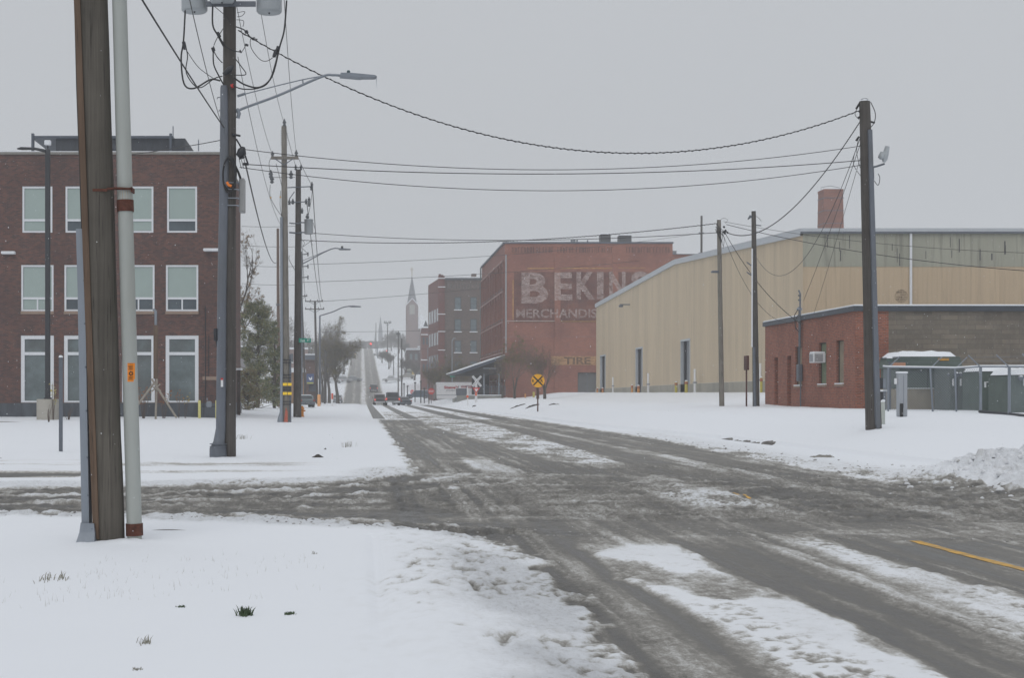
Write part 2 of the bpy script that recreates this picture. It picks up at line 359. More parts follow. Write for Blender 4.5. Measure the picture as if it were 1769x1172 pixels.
# ------------------------------------------------------------------ ground, streets
def band(x, a, b, s): return ss(a-s, a+s, x)*(1-ss(b-s, b+s, x))
def masks(X, Y):
    """how far the snow is worn away (0 fresh snow, 1 bare wet asphalt), and how lumpy it is"""
    nA = fbm(X*1.3, Y*.55, 3, 5); nB = fbm(X*5, Y*2.2, 9, 4); nC = fbm(X*.6, Y*.12, 21, 4); nD = fbm(X*2.2, Y*.35, 33, 4)
    nE = fbm(X*.7, Y*3.6, 41, 5); nF = fbm(X*3.5, Y*.28, 55, 4)
    j = (nA-.5)*.55+(nB-.5)*.22; jl = (nC-.5)*.7
    sc = np.clip(Y/60, .3, 3)
    # --- main street
    xl = np.interp(Y, [-50, 8, 14, 15.2, 16.0, 16.6, 17, 27, 28, 29.3, 60, 92, 215], [1.5, 1.55, 1.6, 1.48, 1.2, .7, .3, .3, .7, 1.05, 1.05, .95, .6])
    xr = np.interp(Y, [-50, 30, 52, 110, 208, 215], [9.6, 9.5, 10.3, 10.4, 9.9, 9.8])
    near = (Y < 222)
    je = j*.6+(nB-.5)*.35+(fbm(X*11, Y*6, 85, 3)-.5)*.22
    s = band(X+je, xl, xr, .09+.03*sc)*near
    far_l = ss(90, 93, Y)
    nG = fbm(X*10+(nA-.5)*1.2, Y*.09, 71, 4); nH = fbm(X*1.6, Y*.9, 72, 5)
    s = s*np.clip(.80+.34*(nF-.5)+1.0*(nG-.5)+.45*(nC-.5)+.5*(nH-.5), .30, 1)
    def strip(x0, x1, y0, y1, amt, soft=.10, rg=.5, ey=1.2, fl=0):
        nonlocal s
        k = band(X+(j*rg)+jl*.35*rg, x0, x1, soft)*band(Y+(nA-.5)*3, y0, y1, ey)
        k = k*(1-fl*ss(.35, .6, nF))
        s = s*(1-amt*k)
    s = s*(1-.10*ss(28, 32, Y))
    strip(2.25, 3.28, -50, 15.4, .88, .11, .8)
    strip(1.9, 2.1, -50, 14, .25, .08)
    strip(4.0, 4.36, -50, 16.3, .62, .12, .8, fl=.6)
    strip(4.55, 5.15, -50, 15.6, .85, .16, .9, fl=.3)
    strip(4.3, 5.2, -50, 13.0, .35, .25)
    strip(3.6, 3.85, -50, 16, .22, .1, fl=.5)
    strip(4.7, 5.9, 20.6, 24.2, .9, .15, 1, 1.6)
    strip(3.0, 4.4, 21.5, 23.2, .4, .3, 1, .7, .4)
    strip(2.4, 3.2, 28.5, 36, .7, .12, 1, 2, .2)
    strip(6.6, 7.6, 29, 33, .45, .2, 1, 2, .3)
    k = np.interp(Y, [30, 38, 71, 95], [4.9, 4.5, 3.5, 3.6]); k2 = np.interp(Y, [30, 38, 71, 220], [5.9, 6.2, 6.6, 5.6])
    kk = band(X+j*.9, k, k2, .16+.05*sc)*ss(31, 35, Y+(nA-.5)*4)*(Y < 97); s = s*(1-.90*kk*np.clip(1.25-.9*ss(.45, .7, nH), 0, 1))
    strip(5.2, 6.0, 15.8, 90, .25, .12, .5, 1, .6)
    strip(7.55, 8.05, 17, 210, .5, .13, .5, 3, .5)
    strip(9.0, 9.35, 24, 120, .35, .10, .5, 3, .5)
    strip(1.9, 2.35, 40, 90, .28, .12, .5, 3, .4)
    # far left lanes: snow with narrow tracks
    tr = band(X, .75, 1.5, .12)+band(X, 2.9, 3.7, .12)+band(X, 5.9, 7.1, .15)+band(X, 8.4, 9.8, .15)
    s = np.where(near, s*(1-far_l)+np.clip(tr, 0, 1)*far_l*.92, s)
    # level crossing stripes
    s = s*(1-.75*band(Y, 90.0, 93.5, 1.0)*band(X, .6, 5.9, .3))
    # --- beyond the dip, uphill
    up = band(X-.3, -4.2, -2.5, .7)+band(X-.3, -2.0, -.7, .6)+band(X-.3, .9, 2.3, .6)+band(X-.3, 2.8, 4.4, .7)
    up = np.clip(up*.7+.36*band(X-.3, -4.8, 5.1, .9), 0, 1)*(.80+.9*(nD-.5))
    s = np.where(near, s, up*(Y < 790))
    # side streets far up the hill
    for yy, ww in ((405, 5), (505, 5), (600, 5)):
        s = np.maximum(s, .22*band(Y, yy-ww, yy+ww, 2)*(np.abs(X) < 60))
    # --- crossing street
    lo = np.interp(X, [-30, -5, -1, 1.6, 2.2, 9.4, 12, 40], [20.6, 19.4, 18.1, 16.7, 15.9, 15.6, 14.5, 11])
    hi = np.interp(X, [-30, -6, -1.3, .7, 1.3, 9, 12, 16, 40], [24.0, 24.2, 25.4, 27.2, 29.6, 27, 21.3, 19.6, 18.5])
    c = band(Y+(nA-.5)*1.2+(nB-.5)*.6, lo, hi, .22)
    inter = c*band(X, 1.2, 9.6, .4)
    cr = c*np.clip(.70+1.05*(nE-.5)+.5*(nB-.5)-.12*ss(.55, .7, nA), .22, 1)
    cl = c*np.where(X < 1.4, 1, 0)+c*np.where(X > 9.4, 1, 0)
    s = np.maximum(s*(1-.10*inter), np.where(cl > 0, cr, 0))
    # patchy slush in the crossing
    sl_ = inter*ss(.50, .66, fbm(X*.55, Y*1.5, 77, 5))*(.30+.30*ss(23, 27, Y))
    s = s*(1-sl_)
    s = np.maximum(s, cr*inter*.72)*(1-.0*inter)
    kp = band(X+j, 4.7, 5.9, .15)*band(Y+(nA-.5)*2, 20.4, 24.0, .8); s = s*(1-.85*kp)
    # curved tyre tracks turning through the junction
    for ax, ay, rad, sx, sy, am in ((-4.2, 11.6, 6.2, 1, 1, -.30), (-4.2, 11.6, 6.6, 1, 1, .20), (-4.2, 11.6, 7.9, 1, 1, -.30), (-4.2, 11.6, 8.3, 1, 1, .18), (-6.0, 31.0, 8.4, 1, -1, -.34), (-6.0, 31.0, 9.9, 1, -1, -.30), (-6.0, 31.0, 9.0, 1, -1, .22), (16, 34, 8.2, -1, -1, -.32), (16, 34, 9.7, -1, -1, -.30), (16, 34, 12.4, -1, -1, -.22), (14.5, 8.5, 7.2, -1, 1, -.25), (14.5, 8.5, 8.8, -1, 1, -.25), (1.0, 36, 7.5, 1, -1, -.22)):
        dd = np.sqrt((X-ax)**2+(Y-ay)**2)+(nA-.5)*.25
        tk = band(dd, rad-.10, rad+.10, .07)*ss(-.5, .8, (X-ax)*sx)*ss(-.5, .8, (Y-ay)*sy)*ss(15.8, 17.5, Y)*(1-ss(27, 30, Y))*ss(.35, .6, nH+.15)
        s = np.clip(s+am*tk*ss(.15, .5, s), 0, 1)
    # --- driveway and thin streaks on the left
    d = band(Y, 26.9, 30.6, .25)*(1-ss(-6.2, -4.6, X+(nA-.5)*2))*.93*(1-.6*band(Y, 28.0, 28.5, .25)*ss(-9, -6, X))
    d = np.maximum(d, .42*band(Y, 33.2, 35.4, .4)*band(X, -9, -1.4, 1.0)*ss(.35, .6, fbm(X*.5, Y*2.5, 91, 4)))
    d = np.maximum(d, .45*band(Y, 30.2, 31.5, .3)*band(X, -7, -1.5, 1.2)*ss(.4, .6, fbm(X*.5, Y*3, 92, 4)))
    s = np.maximum(s, d)
    # --- roughness: thrown-up slush along the edges
    r = .95*band(X, .45, 2.0, .40)*(Y < 17.5)*(.5+ss(.6, 1.3, X))
    r = np.maximum(r, .6*band(X, xr, xr+1.6, .5)*(Y > 20)*(Y < 60))
    r = np.maximum(r, .95*band(Y, lo-.8, lo+.6, .35)*(X < 2)); r = np.maximum(r, .9*band(Y, hi-.5, hi+1.5, .6)*(X < 1.6))
    r = np.maximum(r, .9*c*(1-.55*band(Y, lo-.5, lo+2.4, .5)*ss(-2, 0, X)))
    r = np.maximum(r, .34*band(X, 2.2, 5.6, .2)*(Y < 17)); r = np.maximum(r, .8*band(X, -.3, 1.4, .5)*band(Y, 27, 31, 1))
    r = np.maximum(r, .7*kk); r = np.maximum(r, .9*kp); r = np.maximum(r, .9*band(X, 1.2, 9.5, .5)*band(Y, 24, 34, 3))
    # speckle and grey slush soaking through the snow left on the street
    sp = fbm(X*19, Y*11, 81, 3); sq_ = fbm(X*1.4, Y*.6, 82, 4); rd = ((X > 1.65) & (X < 10.5) & (Y > -50) & (Y < 130))
    s = np.where(rd, np.maximum(s, np.clip((.14+.52*ss(.38, .62, fbm(X*.9+3, Y*.35, 88, 4)))*ss(.40, .76, sp)+.42*ss(.46, .70, sq_)+.07, 0, .66)*(1-ss(.3, .6, s))), s)
    # brown flecks thrown on the verge
    vg = np.maximum(r, .55*band(X, .1, 1.9, .5)*(Y < 17))
    fl = (ss(.51, .68, fbm(X*12, Y*5, 61, 3))*.75+ss(.5, .75, fbm(X*22, Y*9, 62, 3))*.5)*np.clip(vg, 0, 1)*(.25+.85*ss(.4, .62, fbm(X*1.3+7, Y*.6, 89, 4)))
    fl *= np.clip(.55+1.2*(nA-.4), 0, 1)
    s = np.maximum(s, fl*(1-ss(.1, .3, s)))
    return np.clip(s, 0, 1), np.clip(r, 0, 1)

def axis(segs):
    out = [segs[0][0]]
    for a, b, st0, st1 in segs:
        x = a
        while x < b-1e-6:
            t = (x-a)/(b-a); x = min(b, x+st0*(st1/st0)**t); out.append(x)
    return np.array(out)
GX = np.concatenate([-axis([(8, 60, .12, 1.2), (60, 900, 2, 60)])[::-1], axis([(-8, -3, .07, .05), (-3, 10, .045, .045), (10, 16, .06, .09), (16, 60, .12, 1.0), (60, 900, 2, 60)])[1:]])
GY = axis([(-60, 0, 4, 1), (0, 7, .6, .1), (7, 12.5, .042, .05), (12.5, 36, .05, .085), (36, 100, .12, .5), (100, 320, .6, 1.6), (320, 800, 2.0, 4), (800, 2600, 10, 80)])
XX, YY = np.meshgrid(GX, GY)
S_, R_ = masks(XX, YY)
ZZ = ground(XX, YY)
fine = (YY > 4) & (YY < 110) & (np.abs(XX-2) < 30)
vb = band(XX, .1, 1.9, .3)*(YY < 16.5)
R_ = R_*(1-(.55*(1-ss(.38, .60, fbm(XX*.8+11, YY*.4, 90, 4))))*((YY < 16.5) & (XX < 6)))
clump = (fbm(XX*7, YY*5, 5, 4)-.5)*(1-.7*vb)+(fbm(XX*15, YY*10, 25, 3)-.5)*.7*vb; clump2 = fbm(XX*18, YY*12, 6, 3)-.5; roll = fbm(XX*.5, YY*.5, 8, 3)-.5
ridge = fbm(XX*.8, YY*5.5, 13, 4)-.5
onroad = ss(.9, 1.6, XX)*((XX < 10) & (YY < 215))
snowdepth = (.055-.030*onroad)*(1-ss(.10, .60+.2*onroad, S_))
ZZ = ZZ+snowdepth+roll*.05*(1-S_)*ss(12, 14, np.abs(XX-5)+10*(YY < 15)*0+6*(XX < 0))
incr = band(YY, 16, 27, 1.2)*ss(.1, .4, S_)
ZZ = ZZ+R_*(clump*(.10-.045*vb)+clump2*.045)*fine*(1-.75*ss(.6, 1, S_)*(1-incr))+R_*ridge*.11*fine*incr
ZZ += .030*(fbm(XX*8, YY*.25, 73, 4)-.5)*fine*ss(.3, .7, S_)*band(XX, 1.2, 10, .3)*(1-band(YY, 16.5, 27, 1))
ZZ += .03*fine*band(XX, 4.02, 4.25, .06)*(YY < 16)*(1-S_)
# the ploughed heap on the right, a low rim at the kerbs, a smooth drift near the corner
d1 = np.exp(-(((XX-11.9-(YY-26)*.12)/1.25)**2+((YY-26.3)/3.1)**2)**1.4)
d2 = np.exp(-(((XX-11.0)/.8)**2+((YY-23.3)/1.6)**2))
heap = np.clip(.42*d1+.14*d2, 0, 1)
ZZ += heap*(1+.9*(fbm(XX*2.2, YY*2.2, 15, 4)-.5))+np.clip(heap*3, 0, 1)*(clump*.26+clump2*.16)
S_ = np.where(heap > .12, S_*.15, S_); R_ = np.maximum(R_, np.clip(heap*3, 0, 1))
fk = ss(.62, .72, fbm(XX*4, YY*3, 67, 4))*np.clip(heap*3, 0, 1)*.35*(1-ss(.25, .5, heap)); S_ = np.maximum(S_, fk)
ZZ += .10*np.exp(-((XX-.55)/.22)**2)*(YY < 15)*.35
ZZ -= .05*np.exp(-((XX-.13)/.06)**2)*(YY < 16)*ss(7, 12, YY)*.8
for bx, by, br in ((XP(190, 15.6), 15.6, .42), (XP(233, 15.6), 15.6, .25), (XP(388, 37.7), 37.7, .6), (XP(494, 75), 75, .7), (XP(513, 88), 88, .7), (XP(1509, 42), 42, .55), (XP(1247, 75), 75, .6), (XP(1306, 72), 72, .6), (XP(105, 40), 40, .3), (XP(929, 100), 100, .5), (XP(1560, 49), 49, .5)):
    ZZ += .03*np.exp(-(((XX-bx)/br)**2+((YY-by+.1)/br)**2))*(1+1.2*(fbm(XX*6, YY*6, 19, 3)-.5))
ZZ += .02*(fbm(XX*1.1, YY*.8, 23, 4)-.5)*(XX < 0)*(YY < 17)*(YY > 5)
ny_, nx_ = XX.shape
road_v = (XX > .2) & (XX < 12.55) & (YY < 215) & (YY > -60)
road_v |= (np.abs(XX-.3) < 5.6) & (YY >= 215) & (YY < 800)
idx = np.arange(ny_*nx_).reshape(ny_, nx_)
quads = np.stack([idx[:-1, :-1], idx[:-1, 1:], idx[1:, 1:], idx[1:, :-1]], -1).reshape(-1, 4)
cx_ = ((XX[:-1, :-1]+XX[1:, 1:])/2).ravel(); cy_ = ((YY[:-1, :-1]+YY[1:, 1:])/2).ravel()
is_road = ((cx_ > .2) & (cx_ < 12.2) & (cy_ < 215)) | ((np.abs(cx_-.3) < 5.4) & (cy_ >= 215) & (cy_ < 800))
is_cross = (~is_road) & (((cx_ <= .2) & (cy_ > 17.6) & (cy_ < 25.8)) | ((cx_ >= 12.2) & (cy_ > 10) & (cy_ < 20))) & (np.abs(cx_) < 300)
is_drive = (~is_road) & (~is_cross) & (cx_ < -4.5) & (cx_ > -60) & (cy_ > 26.6) & (cy_ < 30.9)

def ground_mat():
    m, t, b = newmat('snow_slush_and_wet_asphalt')
    at = N(t, 'ShaderNodeAttribute', attribute_name='wear'); ar = N(t, 'ShaderNodeAttribute', attribute_name='lumps')
    g = N(t, 'ShaderNodeNewGeometry')
    mp = N(t, 'ShaderNodeMapping'); mp.inputs['Scale'].default_value = (1, .5, 1); L(t, g.outputs['Position'], mp.inputs[0])
    n1 = N(t, 'ShaderNodeTexNoise', Scale=20, Detail=9, Roughness=.8); L(t, mp.outputs[0], n1.inputs['Vector'])
    mp2 = N(t, 'ShaderNodeMapping'); mp2.inputs['Scale'].default_value = (7, .35, 1); L(t, g.outputs['Position'], mp2.inputs[0])
    n2 = N(t, 'ShaderNodeTexNoise', Scale=1.3, Detail=6, Roughness=.7); L(t, mp2.outputs[0], n2.inputs['Vector'])
    n3 = N(t, 'ShaderNodeTexNoise', Scale=60, Detail=5, Roughness=.75); L(t, g.outputs['Position'], n3.inputs['Vector'])
    w_ = at.outputs['Fac']
    mid = math_(t, 'MULTIPLY', math_(t, 'MULTIPLY', w_, math_(t, 'SUBTRACT', 1.0, w_)), 4.0)
    a = math_(t, 'MULTIPLY', math_(t, 'SUBTRACT', n1.outputs['Fac'], .5), math_(t, 'ADD', math_(t, 'MULTIPLY', mid, .95), math_(t, 'MULTIPLY', w_, .30)))
    c_ = math_(t, 'MULTIPLY', math_(t, 'SUBTRACT', n2.outputs['Fac'], .5), math_(t, 'MULTIPLY', w_, .75))
    d_ = math_(t, 'MULTIPLY', math_(t, 'SUBTRACT', n3.outputs['Fac'], .5), math_(t, 'MULTIPLY', ss_node(t, w_), .55))
    f = math_(t, 'ADD', math_(t, 'ADD', math_(t, 'ADD', w_, a), c_), d_)
    col = ramp(t, f, [(0.0, (.80, .825, .865)), (.18, (.76, .78, .81)), (.34, (.50, .495, .48)), (.50, (.285, .272, .248)), (.72, (.150, .142, .127)), (1.0, (.080, .077, .072))])
    col = mixc(t, math_(t, 'MULTIPLY', math_(t, 'MULTIPLY', ramp(t, n1.outputs['Fac'], [(.36, (1, 1, 1)), (.52, (0, 0, 0))]), ar.outputs['Fac']), math_(t, 'SUBTRACT', .55, math_(t, 'MULTIPLY', w_, .5))), col, (.44, .435, .43))
    # fine grit in fresh-fallen rough snow
    gr = ramp(t, n3.outputs['Fac'], [(.30, (1, 1, 1)), (.42, (0, 0, 0))])
    col = mixc(t, math_(t, 'MULTIPLY', math_(t, 'MULTIPLY', gr, ar.outputs['Fac']), .6), col, (.38, .365, .34))
    L(t, col, b.inputs['Base Color'])
    L(t, ramp(t, f, [(0.3, (.8, .8, .8)), (.7, (.62, .62, .62)), (1.0, (.33, .33, .33))]), b.inputs['Roughness'])
    b.inputs['Specular IOR Level'].default_value = .45
    n4 = N(t, 'ShaderNodeTexNoise', Scale=30, Detail=8, Roughness=.8); L(t, g.outputs['Position'], n4.inputs['Vector'])
    bs = math_(t, 'ADD', .10, math_(t, 'MULTIPLY', ar.outputs['Fac'], .85))
    bn = N(t, 'ShaderNodeBump', Distance=.03); L(t, bs, bn.inputs['Strength']); L(t, n4.outputs['Fac'], bn.inputs['Height']); L(t, bn.outputs[0], b.inputs['Normal'])
    return m
def ss_node(t, x): return math_(t, 'MINIMUM', math_(t, 'MULTIPLY', x, 4.0), 1.0)
GM = ground_mat()
CO = np.stack([XX, YY, ZZ], -1).reshape(-1, 3)
def sheet(name, sel):
    q = quads[sel]; u, inv = np.unique(q.ravel(), return_inverse=True)
    me = bpy.data.meshes.new(name); nf = len(q)
    me.vertices.add(len(u)); me.vertices.foreach_set('co', CO[u].ravel())
    me.loops.add(nf*4); me.loops.foreach_set('vertex_index', inv.astype(np.int32).ravel())
    me.polygons.add(nf); me.polygons.foreach_set('loop_start', np.arange(0, nf*4, 4, dtype=np.int32)); me.polygons.foreach_set('loop_total', np.full(nf, 4, dtype=np.int32))
    me.polygons.foreach_set('use_smooth', np.ones(nf, bool))
    me.update(calc_edges=True); me.validate()
    for nm, arr in (('wear', S_), ('lumps', R_)):
        a = me.attributes.new(nm, 'FLOAT', 'POINT'); a.data.foreach_set('value', arr.reshape(-1)[u].astype(np.float32))
    me.materials.append(GM)
    o = bpy.data.objects.new(name, me); COL.objects.link(o); o['kind'] = 'structure'
    return o
sheet('snowy_ground', ~(is_road | is_cross | is_drive)); sheet('road', is_road); sheet('side_street', is_cross); sheet('driveway', is_drive)

from functools import lru_cache
def surf(X, Y):
    """height of the finished ground under a point"""
    i = int(np.clip(np.searchsorted(GX, X), 1, len(GX)-1)); j = int(np.clip(np.searchsorted(GY, Y), 1, len(GY)-1))
    return float(ZZ[j-1:j+1, i-1:i+1].mean())

# yellow centre line: worn paint, a sheet just above the asphalt
YL = M('worn_yellow_road_paint', (.60, .34, .05), .6, .35, 14, dirt=(.22, .19, .14))
def roadline(name, x0, x1, y0, y1, mat, seed):
    b = MB(); q = random.Random(seed); n = int((y1-y0)/.15); pts = []
    for i in range(n+1):
        y = y0+(y1-y0)*i/n; e = .02*q.random()
        pts += [(x0+e, y, max(surf(x0, y), surf(x1, y))+.004), (x1-e*q.random(), y, max(surf(x0, y), surf(x1, y))+.004)]
    b.add(pts, [(2*i, 2*i+1, 2*i+3, 2*i+2) for i in range(n)], 0, True)
    return tag(b.build(name, mat), kind='structure')
roadline('road_marking', 5.93, 6.06, 6.0, 15.7, YL, 1)
roadline('road_marking', 5.95, 6.02, 22.2, 23.3, YL, 2)

# bare kerb bits, mud lumps, grass tufts
CURB = M('wet_dark_concrete', (.14, .13, .12), .6, .35, 6, .3)
def kerb(x0, x1, y0, y1, label, h=.07):
    b = MB(); n = 40; top = []; bot = []
    vs_ = []
    for i in range(n+1):
        t = i/n; x = x0+(x1-x0)*t; y = y0+(y1-y0)*t; z = surf(x, y)-.03+.03*math.sin(t*9)*math.sin(t*23); e = .035*R.random()
        vs_ += [(x-.10, y-.02, z-.12), (x-.08, y, z+h*.6-e), (x+.08, y, z+h-e), (x+.10, y, z-.1)]
    fs = [(4*i+k, 4*i+k+1, 4*i+k+5, 4*i+k+4) for i in range(n) for k in range(3)]+[(0, 1, 2, 3), (4*n, 4*n+3, 4*n+2, 4*n+1)]
    b.add(vs_, fs); return tag(b.build('kerb_stone', CURB), label, 'kerb')
kerb(12.55, 12.5, 44, 50, 'bare wet strip of concrete kerb poking out of the snow before the office')
DIRT = M('wet_mud', (.045, .038, .032), .7, .4, 12, .3)
def lumps(name, label, cat, px, py, Y, wpx, hpx, n, seed, mat=DIRT, group=None, kind=None):
    q = random.Random(seed); b = MB(); X = XP(px, Y); wd = PX(wpx, Y)/2
    nx = 26; ny = 8; vs_ = []; rmax = PX(hpx, Y)
    for j in range(ny+1):
        for i in range(nx+1):
            u, v = i/nx*2-1, j/ny*2-1; x = X+u*wd; y = Y+v*max(wd*.35, rmax*1.5); e = max(0, 1-u*u)*max(0, 1-v*v)
            z = surf(x, y)-.02-rmax*.35+rmax*1.6*e*(.35+1.3*float(fbm(x*1.1/rmax*.5+seed*9, y*1.1/rmax*.3, seed, 3))); vs_.append((x+q.uniform(-.3, .3)*wd/nx, y, z))
    b.add(vs_, [(j*(nx+1)+i, j*(nx+1)+i+1, (j+1)*(nx+1)+i+1, (j+1)*(nx+1)+i) for j in range(ny) for i in range(nx)], 0, True)
    o = b.build(name, mat); tag(o, label, cat, group, kind); return o
lumps('mud_heap', 'dark muddy clod heap on the snowy corner right of the transformer pole', 'dirt', 549, 789, 38, 28, 4.5, 14, 1)
lumps('mud_heap', 'small dark mud clod behind the larger heap on the left corner', 'dirt', 562, 777, 43, 10, 3, 4, 2)
lumps('mud_heap', 'dark slush lumps at the road edge right of the bare kerb strip', 'dirt', 1418, 799, 35.5, 60, 5, 16, 3, M('dirty_slush', (.22, .21, .19), .8, .4, 8, .3))
lumps('mud_heap', 'dark brown dirt strip along the far kerb, nearest the crossbuck sign', 'dirt', 895, 716, 118, 32, 3, 9, 4)
lumps('mud_heap', 'dark brown dirt strip along the far kerb below the yellow round railroad sign', 'dirt', 920, 719, 110, 30, 3, 10, 5)
lumps('mud_heap', 'faint dirty lumps right of the round railroad sign by the road edge', 'dirt', 957, 721, 105, 24, 2.5, 6, 6)
lumps('drain_cover', 'dark round drain lid showing through the snow at the foot of the crossbuck post', 'drain', 819, 704, 150, 9, 2.2, 3, 7)
# dark bare slots in the lawn at the far left
lumps('mud_heap', 'dark bare patch of earth at the left frame edge beside the driveway', 'dirt', -4, 795, 36, 26, 3, 9, 8)
SLAB = M('wet_sidewalk_slab', (.20, .19, .18), .7, .2, 6)
for px0, px1, py, Y, lb in ((262, 322, 923, 16.6, 'thin dark edge of buried slab showing in the snow right of the near wooden pole'),
                            (-60, 40, 732, 70, 'dark wet strip of buried path in front of the brick school block, at far left')):
    b = MB(); x0 = XP(px0, Y); x1 = XP(px1, Y); n = 10; vs_ = []
    for i in range(n+1):
        x = x0+(x1-x0)*i/n; e = PX(1.6, Y)*math.sin(math.pi*min(1, i/n+.02)); z = surf(x, Y)
        vs_ += [(x, Y-.03, z-.02), (x, Y, z+e), (x, Y+.04, z+e-.01)]
    b.add(vs_, [(3*i+k, 3*i+3+k, 3*i+4+k, 3*i+1+k) for i in range(n) for k in range(2)])
    tag(b.build('path_edge', SLAB), lb, 'path edge')
GRASS = M('winter_grass', (.055, .085, .04), .7, .5, 30); DRY = M('dry_grass', (.27, .26, .22), .8, .35, 20)
def tuft(px, py, wpx, n, seed, label, mat=GRASS, hh=1.0):
    Y = 1.6*FP/(py-HY+2); X = XP(px, Y); q = random.Random(seed); b = MB(); wd = PX(wpx, Y)/2
    for k in range(n):
        x = X+q.gauss(0, .45)*wd; y = Y+q.gauss(0, .5)*wd; z = surf(x, y)-.01; h = wd*q.uniform(.5, 1.3)*hh
        dx = q.uniform(-.6, .6)*h; dy = q.uniform(-.4, .4)*h; wv = .0018+.003*q.random()
        b.add([(x-wv, y, z), (x+wv, y, z), (x+dx*.5+wv*.8, y+dy*.5, z+h*.65), (x+dx+.001, y+dy, z+h*.9), (x+dx*.5-wv*.8, y+dy*.5, z+h*.65)], [(0, 1, 2, 3, 4)], 0)
    o = b.build('grass_tuft', mat); tag(o, label, 'grass tuft', 'grass tufts poking through the near snow'); return o
tuft(313, 1050, 15, 70, 1, 'small dark green tuft, leftmost of the three green tufts in the near snow', hh=.7)
tuft(424, 1066, 27, 120, 2, 'widest green grass tuft in the near snow, middle of the three', hh=1.25)
tuft(501, 1068, 19, 90, 3, 'dark grass tuft in the near snow, rightmost of the three green tufts', hh=.7)
tuft(249, 1113, 34, 22, 4, 'pale dry grass wisps near the bottom edge left of the green tufts', DRY)
tuft(88, 1002, 60, 34, 5, 'long faint dry grass patch below the near wooden pole at far left', DRY, .5)
tuft(237, 1158, 16, 30, 6, 'small grey wisp of grass at the very bottom of the picture', DRY, .8)
tuft(545, 962, 14, 9, 7, 'few lone dry stalks right of the pole below the crossing street', DRY)
tuft(690, 949, 8, 8, 8, 'single brown stalk at the rough snow edge near the corner', DRY)
tuft(420, 760, 22, 36, 9, 'dry stalks beside the foot of the transformer pole', DRY, .9)
tuft(600, 772, 30, 34, 10, 'sparse dry weeds on the corner verge by the road', DRY, .8)
b = MB(); q = random.Random(5)
for k in range(900):
    px = q.uniform(-80, 560); py = q.uniform(960, 1200); Y = 1.6*FP/(py-HY); x = XP(px, Y)
    if float(fbm(x*.9, Y*.6, 97, 3)) < .52: continue
    z = surf(x, Y); h = q.uniform(.02, .07)
    dx = q.uniform(-.03, .03)
    b.add([(x-.002, Y, z-.01), (x+.002, Y, z-.01), (x+dx, Y+.01, z+h)], [(0, 1, 2)])
tag(b.build('grass_blades', M('frosted_grass', (.50, .50, .47), .8, .2, 20)), kind='stuff')
# lumps of the ploughed heap
b = MB(); q = random.Random(11)
for k in range(800):
    t = q.random(); y = 26.2+q.gauss(0, 2.0); x = 11.8+(y-26)*.12+q.gauss(0, 1.0)
    r = .012+.06*q.random()**3.0*(1.5 if q.random() < .06 else 1)
    b.lump((x, y, surf(x, y)-r*.25), r, q.random(), 0, .9, 6)
tag(b.build('ploughed_snow_lumps', M('lumpy_dirty_snow', (.70, .715, .74), .85, .12, 4, .5, bscale=40)), kind='stuff')
b = MB()
for k in range(900):
    x = q.uniform(-9, 9); y = np.interp(x, [-30, -5, -1, 1.6, 9], [20.6, 19.4, 18.1, 16.7, 15.9])+q.gauss(0, .35)
    if x > 2 and q.random() < .5: y = q.uniform(17, 30)
    r = q.uniform(.006, .022); b.lump((x, y, surf(x, y)), r, q.random(), 0, .6, 5)
for k in range(0):
    x = q.uniform(-4, 1.2); y = np.interp(x, [-6, -1.3, .7, 1.3], [24.2, 25.4, 27.2, 29.6])+abs(q.gauss(0, .9))
    r = q.uniform(.01, .045); b.lump((x, y, surf(x, y)), r, q.random(), 0, .7, 5)
for k in range(160):
    y = q.uniform(24, 60); x = 10.2+q.gauss(0, .6)
    r = q.uniform(.01, .045); b.lump((x, y, surf(x, y)), r, q.random(), 0, .7, 5)
tag(b.build('slush_crumbs', M('grey_slush_crumbs', (.36, .355, .35), .8, .35, 3, .3, dirt=(.18, .17, .16))), kind='stuff')
# ------------------------------------------------------------------ walls and windows
def wall(mb, O, U, length, z0, z1, openings=(), depth=.15, mi=0, rmi=None):
    """upright wall face from O along unit U; outward normal = U x Z; openings (u0,u1,z0,z1) are cut out with reveals"""
    O = Vector(O); U = Vector(U).normalized(); Nn = U.cross(Vector((0, 0, 1)))
    us = sorted({0, length, *[q for o in openings for q in o[:2]]}); zs = sorted({z0, z1, *[q for o in openings for q in o[2:4]]})
    P = lambda u, z, d=0: tuple(O+U*u-Nn*d+Vector((0, 0, z)))
    for a, b2 in zip(us, us[1:]):
        run = None
        for c, d in zip(zs, zs[1:]):
            um, zm = (a+b2)/2, (c+d)/2
            if any(o[0] < um < o[1] and o[2] < zm < o[3] for o in openings): continue
            mb.add([P(a, c), P(b2, c), P(b2, d), P(a, d)], [(0, 1, 2, 3)], mi)
    for o in openings:
        a, b2, c, d = o[:4]; r = mi if rmi is None else rmi
        for q in (((a, c), (a, d)), ((a, d), (b2, d)), ((b2, d), (b2, c)), ((b2, c), (a, c))):
            (u0, w0), (u1, w1) = q
            mb.add([P(u0, w0), P(u1, w1), P(u1, w1, depth), P(u0, w0, depth)], [(0, 1, 2, 3)], r)
